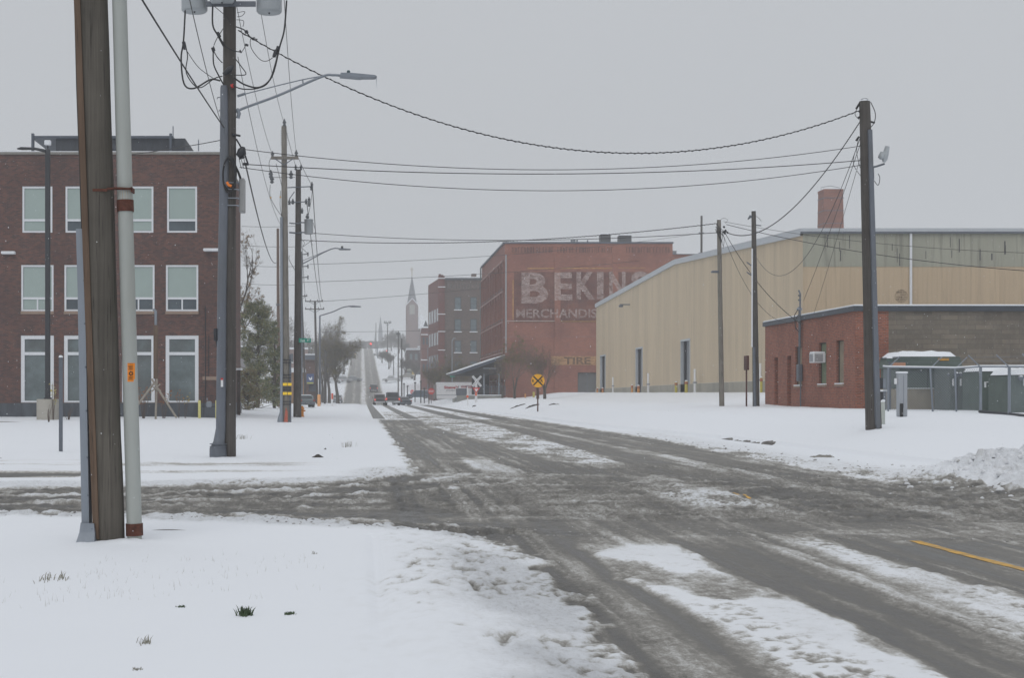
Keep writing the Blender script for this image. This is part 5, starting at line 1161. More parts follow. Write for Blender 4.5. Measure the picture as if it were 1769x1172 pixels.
for py in (664.5, 680.3):
    for a, b in ((489.2, 496.4), (497.4, 504.2)): m = MB(); m.box(XP(a, Y), XP(b, Y), Y-.30, Y-.28, W(0, py+2.4, Y).z, W(0, py-2.4, Y).z); m.build('reflector', YELLOWR, t)
m = MB(); p = [W(490.5, 731, Y), W(497.5, 731, Y), W(497.5, 712, Y), W(494.5, 704, Y)]; m.add([(q.x, Y-.31, q.z) for q in p]+[(q.x, Y-.29, q.z) for q in p], [(0, 1, 2, 3), (4, 5, 6, 7), (0, 1, 5, 4), (1, 2, 6, 5), (2, 3, 7, 6), (3, 0, 4, 7)]); m.build('marker_tape', M('faded_red_marker', (.42, .10, .06), .6, .2, 8), t)
m = MB(); m.box(XP(468.5, Y), XP(515.5, Y), Y-.18, Y-.08, W(0, 276, Y).z, W(0, 271, Y).z); ca = m.build('crossarm', WOOD_C, t)
m = MB(); m.tube([at(475, 275, Y, -.2), at(491, 286, Y, -.2), at(507, 275, Y, -.2)], .03, 5); m.build('arm_brace', GALV_D, ca)
def insul(t, px, py, Y, s=1.0, name='insulator'):
    p = W(px, py, Y); m = MB(); m.lathe((p.x, Y-.1, p.z-.12*s), [(.03*s, 0), (.07*s, .04*s), (.035*s, .09*s), (.08*s, .13*s), (.04*s, .2*s), (.02*s, .27*s)], 8); return m.build(name, PORC, t)
for px, py in ((471, 268), (512, 266)): insul(ca, px, py, Y, 1.3)
insul(t, 491.5, 213, Y, 1.4)
for px, py in ((468, 302), (503, 303), (470, 311)): insul(t, px, py, Y, 1.6)
for pl in (((470, 270), (465, 282), (467, 300)), ((477, 283), (484, 310), (489, 330)), ((467, 320), (467, 340), (477, 360), (487, 374)), ((485, 330), (484, 355), (487, 376)), ((500, 442), (500, 450), (510, 468)), ((468, 307), (490, 307), (510, 307))): MB().tube(curve([at(a, b, Y, -.1) for a, b in pl], 4), .014, 5).build('jumper_wire', BLACK, t)
for px, py in ((468, 342), (484.5, 341)): m = MB(); m.tube([at(px, py-1, Y, -.1), at(px, py+1, Y, -.1)], .045, 6); m.build('orange_clip', M('amber_clip', (.55, .30, .03), .5), t)
m = MB()
for k in range(7): py = 226+k*4; m.tube([at(484.5, py, Y), at(497, py, Y)], .012, 4)
m.build('pole_step', GALV_D, t)

# fourth pole: dark, with side arms, transformer and street sign
Y = 88
t = pole_thing('side_arm_pole', 'dark wooden pole with side arms, small grey transformer and green street name sign', (513.5, 725), (515.5, 293), Y, 14, 9, WOOD_B, seed=9)
for a, b, c, d in ((497, 540, 325, 323), (499, 535, 351, 349), (503, 520, 387, 387), (500, 522, 402, 404), (500, 510, 386, 387), (500, 511, 403, 404)): MB().tube([at(a, c, Y, -.2), at(b, d, Y, -.2)], .035, 5).build('side_arm', GALV_D, t)
MB().tube([at(500, 345, Y, -.2), at(509, 332, Y, -.2)], .03, 5).build('arm_brace', GALV_D, t)
for px, py in ((539, 320), (538, 325), (500, 350), (506, 349), (529, 349), (534, 346), (534, 353), (520, 290), (511, 290), (522, 365)): insul(t, px, py, Y, 1.3)
c = W(533.5, 405, Y); m = MB(); r = PX(15, Y)/2; m.lathe((c.x, Y-.1, c.z), [(0, .01), (r*.92, 0), (r, .04), (r, .85), (r*1.1, .86), (r*1.1, .90), (0, .95)], 16); tr = m.build('transformer', TRANSF, t); insul(tr, 531, 376, Y, 1.6, 'bushing')
for za in (403, 386): MB().box(XP(516, Y), XP(528, Y), Y-.15, Y-.05, W(0, za, Y).z, W(0, za-2, Y).z).build('bracket', GALV_D, tr)
for pl in (((540, 325), (537, 350), (533, 372)), ((541, 385), (545, 400), (542, 405)), ((519, 412), (526, 420), (523, 427), (530, 422), (540, 415)), ((517, 425), (525, 432), (533, 440)), ((537, 418), (540, 424))): MB().tube(curve([at(a, b, Y, -.1) for a, b in pl], 4), .014, 5).build('jumper_wire', BLACK, t)
s_ = MB().box(XP(516.5, Y), XP(537.5, Y), Y-.32, Y-.29, W(0, 592.5, Y).z, W(0, 585, Y).z).build('street_name_sign', GREEN_S, t)
MB().box(XP(518, Y), XP(536, Y), Y-.31, Y-.20, W(0, 590.5, Y).z, W(0, 588, Y).z).build('sign_bracket', GALV_D, s_)
text_mesh('sign_text', '1st', WHITE, s_, (XP(520, Y), Y-.325, W(0, 591.6, Y).z), (1, 0, 0), (0, 0, 1), PX(5.2, Y), PX(7.6, Y), .02)
text_mesh('sign_text', 'ST', WHITE, s_, (XP(530.5, Y), Y-.325, W(0, 590.0, Y).z), (1, 0, 0), (0, 0, 1), PX(3.4, Y), PX(5, Y), .02)

# thin brown pole behind
t = pole_thing('thin_pole', 'slim brown wooden pole behind the pale crossarm pole, left of it', (481.5, 703), (480, 395), 130, 6.5, 4.5, wood('reddish_pole_wood', (.13, .085, .065), (.22, .16, .13)), seed=4, snow=False, n=10)
m = MB(); m.box(XP(477, 130), XP(484, 130), 129.7, 129.8, W(0, 528, 130).z, W(0, 526, 130).z); m.build('clamp', GALV_D, t)

# street lamp poles further up the left side
def lamp_post(label, px, pb, pt, Y, w0, w1, arm, head, group='street lamps along the left pavement', mat=GALV_D):
    t = pole_thing('street_lamp', label, (px, pb), (px, pt), Y, w0, w1, mat, 'street lamp', group, snow=False, n=10)
    m = MB(); m.tube(curve([at(a, b, Y) for a, b in arm], 5), PX(1.0, Y), 6); la = m.build('lamp_arm', mat, t)
    h0, h1, hy = head; m = MB(); m.prism([(XP(h0, Y), W(0, hy+1, Y).z), (XP(h0+4, Y), W(0, hy-1.4, Y).z), (XP(h1, Y), W(0, hy, Y).z), (XP(h1-1, Y), W(0, hy+1.6, Y).z), (XP(h0+3, Y), W(0, hy+1.8, Y).z)], 'y', Y-.25, Y+.25); m.build('lamp_head', mat, la)
    return t, la
t, la = lamp_post('nearer curved-arm street lamp behind the side arm pole, hung with small insulators', 521, 700, 452, 150, 4.5, 3, ((521, 457), (545, 444), (560, 436), (576, 429.5), (588, 430)), (585, 606, 430.5))
MB().tube([W(591, 429, 150), W(591, 425.5, 150)], .12, 6).build('photocell', BLACKM, la)
MB().tube([W(522, 451, 150), W(572, 430, 150)], .035, 5).build('brace_wire', GALV_D, la)
m = MB()
for py in (440, 461, 480): m.tube([W(521, py, 150), W(533, py-1, 150)], .06, 5); m.tube([W(532, py-4, 150), W(532, py+3, 150)], .07, 6)
m.tube([W(520.5, 520, 150), W(520.5, 435, 150)], .14, 7)
m.build('insulator_arm', PORC, t)
t, la = lamp_post('farther curved-arm street lamp beside the double crossarm pole', 552.5, 702, 546, 185, 4.6, 2.6, ((552.5, 546), (575, 539), (592, 531.5), (606, 529)), (604, 624, 529.5))
def far_pole(label, px, pb, pt, Y, w0, arms, group, lean=0, mat=WOOD_B, side='left'):
    t = pole_thing('utility_pole', label, (px, pb), (px+lean, pt), Y, w0, w0*.75, mat, 'utility pole', group, snow=False, n=8)
    for (a, b, py) in arms:
        m = MB(); m.box(XP(a, Y), XP(b, Y), Y-.2, Y-.05, W(0, py+.9, Y).z, W(0, py-.7, Y).z); ca = m.build('crossarm', mat, t)
        m = MB(); c = px+lean*.9; m.tube([at(a+(b-a)*.2, py+.5, Y, -.2), at(c, py+6, Y, -.2), at(b-(b-a)*.2, py+.5, Y, -.2)], PX(.4, Y), 4); m.build('arm_brace', GALV_D, ca)
        for k in (a+1, a+(b-a)*.3, b-(b-a)*.3, b-1): insul(ca, k, py-1.6, Y, PX(1, Y)*14)
    return t
GL = 'utility poles marching up the left side'; GR = 'utility poles lining the right side of the hill'
far_pole('double crossarm pole, tallest beyond the side arm pole on the left', 548, 700, 520, 188, 4.6, [(527, 558, 521), (527, 560, 534.5)], GL, -4)
far_pole('grey pole with a single short crossarm just right of the side arm pole', 528, 703, 508, 165, 4, [(516, 531, 512)], GL, -7)
far_pole('dark pole at the left edge of the bare street tree', 561, 703, 604, 200, 3.6, [], GL)
# conduit pole by the office, twin poles right
Y = 75; t = pole_thing('service_pole', 'pale wooden pole with tangled cables at its top, left of the twin conduit pole', (1247, 712), (1242, 380), Y, 9, 7, WOOD_C, seed=11)
m = MB(); m.box(XP(1229, Y), XP(1241, Y), Y-.15, Y+.15, W(0, 471.5, Y).z, W(0, 468, Y).z, bev=.03); m.build('small_lamp', GALV_D, t)
m = MB(); q = random.Random(5)
for k in range(10):
    a = 1238+q.uniform(-4, 3); b = 392+q.uniform(-8, 10); m.tube(curve([at(a, b, Y, -.15), at(a+q.uniform(-2, 14), b+q.uniform(4, 14), Y, -.2), at(a+q.uniform(2, 12), b+q.uniform(12, 34), Y, -.15)], 4), .012, 4)
for k in range(6): a = 1252+q.uniform(-4, 4); b = 398+q.uniform(-7, 5); m.tube([at(a, b, Y, -.2), at(a+2, b+3, Y, -.2)], .05, 5)
m.tube(curve([at(1243, 381, Y), at(1250, 377, Y), at(1257, 380, Y), at(1253, 386, Y)], 4), .008, 4)
m.build('cable_tangle', BLACK, t)
Y = 72; t = pole_thing('conduit_pole', 'straight grey wooden pole with white and grey conduit on its left side', (1306.5, 710), (1302, 365), Y, 12, 7.5, WOOD_B, seed=12)
m = MB(); m.tube([at(1297.8, 600, Y, -.15), at(1298, 430, Y, -.15)], PX(1.3, Y), 7); m.build('white_conduit', WHITEFR, t)
m = MB(); m.tube([at(1303, 711, Y, -.17), at(1301, 600, Y, -.17)], PX(2.6, Y), 7); m.build('grey_conduit', GALV_D, t)
MB().tube([at(1302, 374, Y), at(1296, 374, Y), at(1292, 379, Y)], [.03, .08, .03], 7).build('small_lamp', GALV_D, t); MB().tube([at(1304, 389, Y), at(1315, 390, Y)], .03, 5).build('side_arm', GALV_D, t)
m = MB(); m.tube(curve([at(1304, 372, Y), at(1312, 378, Y), at(1315, 383, Y)], 4), .01, 4)
m.build('loose_wire', BLACK, t)
for py in (455, 472): MB().tube([at(1298, py+4, Y), at(1290, py-2, Y)], .03, 5).build('hook', GALV_D, t)
Y = 75.5; X = XP(1289.5, Y); z = surf(X, Y); t = thing('sign_post', 'thin dark brown sign post seen edge on, between the service pole and the conduit pole', 'post', (X, Y, z)); h = EYE+(HY-615)*Y/FP-z
MB().box(-.035, .035, -.035, .035, -.2, h).build('post', REDBROWN, t, world=False); MB().box(-.06, .06, -.3, .3, h-.75, h).build('sign_plate', REDBROWN, t, world=False)
t = pole_thing('utility_pole', 'distant thin pole standing behind the sloping warehouse roof edge', (1211, 690), (1212, 373), 205, 4.5, 3.6, WOOD_B, 'utility pole', snow=False, n=8)
m = MB()
for py in (403, 438): m.tube([W(1207, py, 205), W(1216, py, 205)], .12, 5)
m.build('crossarm', GALV_D, t)

# right foreground pole
Y = 42
t = pole_thing('light_pole', 'tall dark wooden pole on the right with grey cable guard and twin floodlight', (1509, 745), (1493.5, 175), Y, 27, 18, WOOD_B, seed=15)
fx = lambda py: 1511.5-(1511.5-1499)*(745-py)/(745-225)
m = MB(); vs_ = []
for py, hw, d in ((741, 3, .26), (733, 5, .27), (600, 5, .245), (400, 4.6, .22), (226, 4.2, .185)):
    p = W(fx(py), py, Y); h = PX(hw, Y); vs_ += [(p.x-h, Y-d+.10, p.z), (p.x-h*.8, Y-d-.04, p.z), (p.x+h*.8, Y-d-.04, p.z), (p.x+h, Y-d+.10, p.z)]
m.add(vs_, [(4*i+k, 4*i+k+1, 4*i+5+k, 4*i+4+k) for i in range(4) for k in range(3)]+[(0, 1, 2, 3), (16, 17, 18, 19)]); m.build('cable_guard', SLATE, t)
m = MB(); m.tube(curve([at(1507, 300, Y), at(1508, 290, Y), at(1516, 287, Y), at(1528, 283, Y)], 5), .03, 7); m.tube([at(1507, 290, Y), at(1507.5, 310, Y)], .05, 6); ar = m.build('floodlight_arm', GALV_D, t)
for (a, b, c, d), r in (((1527, 280, 1533, 253), .085), ((1521, 275, 1525, 263), .085)):
    m = MB(); m.tube([at(a, b, Y), at((a*.8+c*.2), (b*.8+d*.2), Y), at((a+c)/2, (b+d)/2, Y), at(c, d, Y)], [.04, r, r*1.05, r*.8], 10); m.build('floodlight', TRANSF, ar)
m = MB(); m.tube(curve([at(1510, 312, Y), at(1517, 320, Y), at(1520, 308, Y), at(1517, 300, Y)], 5), .01, 5)
m.tube(curve([at(1504, 176, Y), at(1512, 195, Y), at(1510, 212, Y), at(1500, 224, Y)], 5), .012, 5); m.tube(curve([at(1487, 178, Y), at(1477, 196, Y), at(1484, 206, Y)], 5), .009, 5); m.tube(curve([at(1485, 240, Y), at(1474, 280, Y), at(1489, 307, Y)], 6), .008, 5)
m.tube(curve([at(1483, 238, Y), at(1480, 262, Y), at(1486, 290, Y)], 6), .008, 5)
for a, b, c, d in ((1487, 175, 1479, 188), (1488, 192, 1484, 193), (1488, 200, 1482, 204), (1484, 236, 1479, 243), (1488, 206, 1511, 212)): m.tube([at(a, b, Y), at(c, d, Y)], .03, 6)
m.build('lead', BLACK, t)
m = MB()
for k in range(5): a = 2*math.pi*k/5; p = W(1493.5, 175, Y); m.tube([(p.x+.14*math.cos(a), Y+.14*math.sin(a), p.z), (p.x+.10*math.cos(a), Y+.1*math.sin(a), p.z+.07), (p.x, Y, p.z+.08)], .006, 4)
m.build('wire_cap', GALV_D, t)

# ------------------------------------------------------------------ overhead wires
def wire(label, A, B, sag, r, group=None, twist=False, n=28, mat=BLACK, name='overhead_wire'):
    A = Vector(A); B = Vector(B); P = []
    for i in range(n+1):
        t_ = i/n; p = A.lerp(B, t_); p.z -= 4*sag*t_*(1-t_); P.append(p)
    m = MB()
    if twist:
        m.tube(P, r*.6, 5); Q = []
        K = max(40, int((B-A).length/.22)*4)
        for i in range(K+1):
            t_ = i/K; p = A.lerp(B, t_); p.z -= 4*sag*t_*(1-t_); a = i*math.pi/2; p.z += r*math.sin(a); p.y += r*math.cos(a); Q.append(p)
        m.tube(Q, r*.55, 4)
    else: m.tube(P, r, 5)
    o = m.build(name, mat); tag(o, label, 'wire', group); return o
GW = 'service wires across the street'
w3 = lambda px, py, Y: W(px, py, Y)
wire('thick twisted cable from the transformer pole drooping across to the tall right pole', w3(411, 52, 37.7), w3(1487, 190, 42), 2.12, .021, None, True, 40)
wire('highest of the three thin wires crossing below the thick twisted cable', w3(414, 257, 37.7), w3(1488, 252, 42), .62, .010, GW)
wire('middle, thickest of the three wires crossing at mid height to the right pole', w3(426, 284, 37.7), w3(1489, 277, 42), .32, .012, GW)
wire('lowest sagging of the three wires crossing at mid height to the right pole', w3(414, 289, 37.7), w3(1489, 285, 42), .68, .010, GW)
wire('twisted cable from the side arm pole to the tangled pale service pole', w3(520, 415, 88), w3(1240, 386, 75), .52, .026, GW, True)
wire('thin line just above the far twisted cable', w3(541, 403, 88), w3(1240, 402, 75), .42, .018, GW)
wire('faint line below the far twisted cable, reaching the distant pole', w3(534, 457, 150), w3(1211, 403, 205), .75, .024, GW)
wire('second faint line over the storage block, reaching the distant pole', w3(521, 488, 150), w3(1211, 438, 205), .6, .024, GW)
wire('faint line above the church spire', w3(556, 521, 188), w3(842, 497, 220), .15, .028, GW)
wire('faint line across the far street below the lamp arm', w3(556, 574, 240), w3(842, 569, 262), .1, .03, GW)
wire('lowest faint line across the far street above the cars', w3(560, 596, 300), w3(760, 603, 300), .3, .03, GW)
wire('service cable dropping from the pale service pole to the office mast', w3(1250, 398, 75), w3(1384, 560, 68.6), .55, .022, None, True)
wire('thin cable looping from the service pole down behind the conduit pole', w3(1248, 402, 75), w3(1383, 556, 68.8), 1.5, .010, 'thin loose cables near the office')
wire('straight thin stay from the tall right pole down to the office roof', w3(1489, 240, 42), w3(1388, 520, 68), .15, .010, 'thin loose cables near the office')
wire('second thin stay from the tall right pole to the warehouse roof edge', w3(1489, 262, 42), w3(1405, 545, 68.6), .1, .008, 'thin loose cables near the office')
wire('dark twisted cable swinging from the tall right pole down to the service pole', w3(1487, 208, 42), w3(1250, 399, 75), 1.35, .020, None, True)
wire('thin cable sagging from the tall right pole to the conduit pole', w3(1486, 238, 42), w3(1304, 440, 72), 2.3, .010, 'thin loose cables near the office')
wire('cable from the conduit pole running right past the green wall band', w3(1255, 388, 75), w3(1800, 470, 62), .35, .016, None)
wire('thin upper cable from the service pole towards the right frame edge', w3(1250, 383, 75), w3(1800, 438, 62), .3, .010, None)
wire('heavy line falling from the upper left to the transformer pole', w3(143, -170, 17), w3(388, 222, 37.7), .06, .016, 'lines from the near pole')
wire('lighter line falling from the upper left to the transformer pole', w3(300, -130, 22), w3(383, 215, 37.7), .2, .009, 'lines from the near pole')
wire('thin line from behind the transformer pole to the left brick block roof', w3(392, 240, 37.7), w3(60, 268, 80), .3, .012, None)
z2 = lambda dx: (XP(396, 37.7)+dx, 37.5, W(0, -85, 37.7).z+.15)
GP = 'high lines between the poles on the left'
wire('high line to the top of the pale crossarm pole', z2(.55), w3(491.5, 214, 75), .55, .010, GP)
wire('high line to the left end of the pale pole crossarm', z2(-.1), w3(471, 268, 75), .6, .010, GP)
wire('high line to the right end of the pale pole crossarm', z2(1.35), w3(512, 265, 75), .6, .010, GP)
wire('lower line between the transformer pole and the pale crossarm pole', w3(411, 98, 37.7), w3(486, 390, 75), .7, .009, GP)
wire('drooping service drop from the splice case to the thin brown pole', w3(425, 287, 37.7), w3(480, 450, 130), 1.1, .022, None)
wire('line from the pale pole top on to the side arm pole', w3(491.5, 214, 75), w3(511, 288, 88), .05, .014, GP)
wire('line from the pale pole crossarm on to the side arm pole', w3(512, 265, 75), w3(540, 322, 88), .08, .014, GP)
wire('line from the side arm pole to the far double crossarm pole', w3(540, 325, 88), w3(556, 520, 188), 1.0, .028, GP)
wire('second line from the side arm pole to the far double crossarm pole', w3(515, 291, 88), w3(528, 520, 188), 1.0, .028, GP)
wire('third line from the side arm pole to the far double crossarm pole', w3(530, 349, 88), w3(555, 534, 188), .8, .026, GP)
for k, (py, l) in enumerate(((391, 'upper'), (424, 'middle'), (459, 'lower'), (490, 'lowest'))):
    wire(f'{l} faint level line left of the poles, from the trees to the far lamp', w3(418, py, 160), w3(521, py+(-1, 2, 1, 2)[k], 150), .1, .022, 'faint level lines between tree and poles')
# ------------------------------------------------------------------ fence, cabinets and boxes on the right
GBOX = M('dark_green_cabinet_paint', (.090, .118, .102), .6, .15, 2, .05, dirt=(.06, .085, .075))
GBOX2 = M('grey_green_cabinet_paint', (.115, .135, .125), .6, .15, 2, .05)
def snowslab(b, x0, x1, y0, y1, z, h=.16, ov=.06):
    q = random.Random(int(x0*97)); n = 10; m = 5; vs_ = []
    for j in range(m+1):
        for i in range(n+1):
            u, v = i/n, j/m; e = min(1, min(u, 1-u)*6, min(v, 1-v)*5)**.5; vs_.append((x0-ov+(x1-x0+2*ov)*u, y0-ov+(y1-y0+2*ov)*v, z+h*e*(.85+.2*q.random())))
    fs = [(j*(n+1)+i, j*(n+1)+i+1, (j+1)*(n+1)+i+1, (j+1)*(n+1)+i) for j in range(m) for i in range(n)]
    b.add(vs_, fs, 0, True)
def cabinet(label, pa, pb_, top, Y, dep, mat, base=None, basemat=None, extra=None, name='green_transformer_cabinet', cat='transformer cabinet', snow=.16, grp='green transformer cabinets inside the fence'):
    x0, x1 = XP(pa, Y), XP(pb_, Y); g = surf((x0+x1)/2, Y)-.15; zt = EYE+(HY-top)*Y/FP; z0 = g if base is None else EYE+(HY-base)*Y/FP
    t = thing(name, label, cat, ((x0+x1)/2, Y, g), 0, grp)
    MB().box(x0, x1, Y, Y+dep, z0, zt, bev=.03).build('cabinet_body', mat, t)
    if base is not None: MB().box(x0-.05, x1+.02, Y+.02, Y+dep, g, z0-.002).build('concrete_base', basemat or CONC, t); MB().box(x0-.05, x1+.02, Y-.04, Y+.0, z0, z0+.03).build('ledge_snow', SNOW, t)
    b = MB(); snowslab(b, x0, x1, Y, Y+dep, zt, snow); b.build('snow_cap', SNOW, t)
    b = MB()
    n = max(2, int((x1-x0)/.9))
    for i in range(1, n): b.box(x0+(x1-x0)*i/n-.01, x0+(x1-x0)*i/n+.01, Y-.012, Y-.001, z0+.05, zt-.05)
    b.build('door_seam', BLACKM, t)
    return t, x0, x1, z0, zt
Y = 62
t, x0, x1, z0, zt = cabinet('largest green transformer cabinet on a stained concrete base, with white notice and snow cap', 1553, 1652, 618, Y, 2.2, GBOX, base=672, basemat=M('stained_concrete_base', (.28, .25, .19), .85, .2, 1.5, dirt=(.16, .14, .11)), snow=.26)
b = MB(); b.prism([(x0-.12, zt-.45), (x1+.18, zt-.45), (x1+.05, zt+.03), (x0+.0, zt+.03)], 'y', Y-.25, Y+2.2); b.build('hood', GBOX, t)
snp = MB(); b = MB(); snowslab(b, x0-.05, x1+.05, Y-.2, Y+2.2, zt+.035, .26); b.build('snow_cap', SNOW, t)
MB().box(XP(1616, Y), XP(1635, Y), Y-.275, Y-.26, W(0, 623.5, Y).z, W(0, 619.5, Y).z).build('caution_strip', M('orange_yellow_strip', (.55, .27, .03), .6), t)
m = MB(); p = [W(1616.5, 637, Y), W(1626.5, 638, Y), W(1628.5, 663.5, Y), W(1619, 660, Y)]; m.add([(q.x, Y-.06, q.z) for q in p]+[(q.x, Y-.05, q.z) for q in p], [(0, 1, 2, 3), (4, 5, 6, 7), (0, 1, 5, 4), (1, 2, 6, 5), (2, 3, 7, 6), (3, 0, 4, 7)]); m.build('notice_board', WHITE, t)
m = MB()
for k in range(11): m.box(XP(1618.5+k*.08, Y), XP(1626+.05*k, Y), Y-.066, Y-.061, W(0, 641+k*1.8+.25, Y).z, W(0, 641+k*1.8-.15, Y).z)
m.build('notice_print', GALV_D, t)
cabinet('tall grey green switch cabinet between the concrete base and the dark one', 1640, 1667, 636, 59.5, 1.6, GBOX2, snow=.05)
t, *_ = cabinet('darkest green cabinet with a round snowy meter on its face', 1667, 1691, 638, 60, 1.6, M('very_dark_green_paint', (.035, .055, .045), .6, .2, 2), snow=.05)
def meter_bits(t, lst, Y):
    for px, py, r in lst:
        p = W(px, py, Y-.06); m = MB(); m.tube([(p.x, p.y, p.z), (p.x, p.y-.12, p.z)], r, 12); g = m.build('meter', GALV_D, t)
        m = MB(); m.lump((p.x, p.y-.08, p.z+r*.75), r*.8, int(px), 0, .5); m.build('snow_cap', SNOW, g)
meter_bits(t, [(1680.5, 645, .13)], 60)
t, *_ = cabinet('square green cabinet with pale handles, second from the right edge', 1693, 1744, 642, 57, 1.7, GBOX, snow=.24)
def handles(t, lst, Y):
    for a, b2, c, d in lst:
        m = MB(); w_ = PX(.8, Y); xa, xb, zc, zd = XP(a, Y), XP(b2, Y), W(0, c, Y).z, W(0, d, Y).z
        m.box(xa, xb, Y-.07, Y-.01, zc-w_, zc+w_); m.box(xb-w_, xb+w_, Y-.07, Y-.01, zd, zc-w_-.001); m.build('handle', WHITE, t)
handles(t, [(1701, 1712, 660.5, 670), (1722, 1730, 660, 669)], 57)
m = MB(); m.box(XP(1700, 57), XP(1702.5, 57), 56.93, 56.99, W(0, 670, 57).z, W(0, 660, 57).z); m.build('handle', WHITE, t)
t, *_ = cabinet('green cabinet cut off by the right frame edge, thick snow on its top', 1747, 1815, 648, 54, 2.0, GBOX, snow=.28)
handles(t, [(1759, 1768, 655, 667)], 54); meter_bits(t, [(1762, 654, .09)], 54)
# extra small fittings seen through the fence
Y = 59.4; t = thing('fence_side_fittings', 'two small snowy meters and pale conduits on the switch cabinet', 'meter', (XP(1655, Y), Y, 1.5))
m = MB()
for px, a, b2 in ((1646, 655, 667), (1659, 655, 667)): m.box(XP(px-1, Y), XP(px+1, Y), Y-.06, Y-.0, W(0, b2, Y).z, W(0, a, Y).z)
m.build('conduit', WHITE, t); meter_bits(t, [(1638, 648, .05), (1651, 648, .1), (1658, 647, .07)], Y)
# chain link fence
def fence():
    pts = [(1526, 57.5, 634, 714), (1534.5, 55.8, 635, 717), (1607, 54.6, 636, 720.5), (1650, 54, 637, 722), (1694, 53, 634, 724), (1743.5, 50.5, 634, 728), (1790, 47, 634, 737)]
    P = [(XP(a, Y), Y, surf(XP(a, Y), Y), EYE+(HY-c)*Y/FP) for a, Y, c, d in pts]
    t = thing('chain_link_fence', 'galvanised chain link fence with angled top arms round the green cabinets', 'fence', (P[1][0], P[1][1], P[1][2]))
    for i, p in enumerate(P[1:]):
        lean = -.15 if i in (1, 2) else 0
        m = MB(); m.tube([(p[0]+PX(5 if i == 1 else 2.5 if i == 2 else 0, p[1]), p[1], p[2]-.2), (p[0], p[1], p[3])], .038 if i < 3 else .055, 8); pp = m.build('fence_post', GALV, t)
        up = (.45 if i < 3 else -.45); m = MB(); m.tube([(p[0], p[1], p[3]-.02), (p[0]+up, p[1]-.0, p[3]+.42)], .022, 6); m.build('barb_arm', GALV, pp)
    m = MB()
    for a, b2 in zip(P, P[1:]): m.tube([(a[0], a[1], a[3]), (b2[0], b2[1], b2[3])], .032, 7)
    rl = m.build('top_rail', GALV, t)
    m = MB()
    for a, b2 in zip(P, P[1:]): m.box(min(a[0], b2[0]), max(a[0], b2[0]), 0, .001, 0, .001) if False else m.tube([(a[0], a[1], a[3]+.035), (b2[0], b2[1], b2[3]+.035)], .030, 6)
    m.build('rail_snow', SNOW, rl)
    # diamond mesh as thin wires
    m = MB(); r = .0085; st = .10
    for a, b2 in zip(P, P[1:]):
        A = Vector(a[:2]+(0,)); B = Vector(b2[:2]+(0,)); Ln = (B-A).length; zb = max(a[2], b2[2])+.02; H = min(a[3], b2[3])-zb-.03; n = int((Ln+H)/st)
        for k in range(n+1):
            for sgn in (1, -1):
                u0 = k*st-H if sgn == 1 else k*st; u1 = u0+H*sgn; ua, ub = max(0, min(Ln, u0)), max(0, min(Ln, u1))
                if abs(ub-ua) < 1e-3: continue
                za = zb+(ua-u0)*sgn; zc = zb+(ub-u0)*sgn
                d = (B-A)/Ln; p0 = A+d*ua; p1 = A+d*ub; s2 = Vector((d.x, d.y, 0))*r
                m.add([(p0.x-s2.x, p0.y, za), (p0.x+s2.x, p0.y, za), (p1.x+s2.x, p1.y, zc), (p1.x-s2.x, p1.y, zc)], [(0, 1, 2, 3)])
    m.build('wire_mesh', GALV, t)
    m = MB()
    for dz, up in ((.2, .2), (.34, .36)):
        Q = [(p[0]+(up if i < 4 else -up), p[1], p[3]+dz) for i, p in enumerate(P)]; m.tube(Q[:4], .006, 4); m.tube(Q[4:], .006, 4)
    m.build('barbed_wire', GALV_D, t)
    m = MB(); i0, i1 = P[-3], P[-1]; m.tube([(XP(1690, 53), 52.9, i0[2]+.05), (P[-2][0], P[-2][1]-.1, P[-2][2]+.04), (P[-1][0], P[-1][1]-.1, P[-1][2]+.02)], .05, 6); m.build('bottom_rail', BLACKM, t)
fence()
Y = 49; x0, x1 = XP(1552, Y), XP(1568, Y); g = surf(x0, Y); zt = EYE+(HY-646)*Y/FP
t = thing('pedestal_cabinet', 'slim light grey metal pedestal with snow cap and black cable, in front of the fence', 'cabinet', ((x0+x1)/2, Y, g))
MB().box(x0, x1, Y, Y+.22, g+.0, zt, bev=.03).build('cabinet_body', M('light_grey_cabinet', (.33, .35, .38), .5, .05, 3), t)
MB().box(x0-.02, x1+.02, Y-.02, Y+.24, zt+.002, zt+.07, bev=.03).build('snow_cap', SNOW, t)
MB().box(x0+.05, x0+.14, Y-.06, Y-.01, g-.1, g+.45).build('cable', BLACK, t)
MB().box(x0+.17, x0+.18, Y-.006, Y-.001, g+.3, zt-.05).build('door_seam', GALV_D, t)
MB().tube([(x0-.05, Y+.1, W(0, 664, Y).z), (x0-.05, Y+.1, W(0, 654, Y).z)], .055, 9).build('meter_cover', WHITE, t)
Y = 44.5; X = XP(1525, Y); g = surf(X, Y); h = EYE+(HY-694)*Y/FP-g
t = thing('marker_post', 'short pale round post with snow on top, at the foot of the tall right pole', 'post', (X, Y, g)); MB().lathe((0, 0, 0), [(.07, -.2), (.07, h-.03), (.04, h)], 12).build('post', M('pale_green_grey_paint', (.42, .45, .42), .6, .08), t, world=False); MB().lump((0, 0, h), .075, 4, 0, .8).build('snow_cap', SNOW, t, world=False)
Y = 60; t = thing('meter_box', 'dark meter box with a grey face just behind the tall right pole', 'meter', (XP(1524, Y), Y, surf(XP(1524, Y), Y)))
MB().box(XP(1519, Y), XP(1526, Y), Y, Y+.3, W(0, 672, Y).z, W(0, 653, Y).z, bev=.03).build('box', BLACKM, t); MB().box(XP(1526, Y)+.003, XP(1531, Y), Y+.05, Y+.25, W(0, 671, Y).z, W(0, 655, Y).z).build('face', GALV, t)
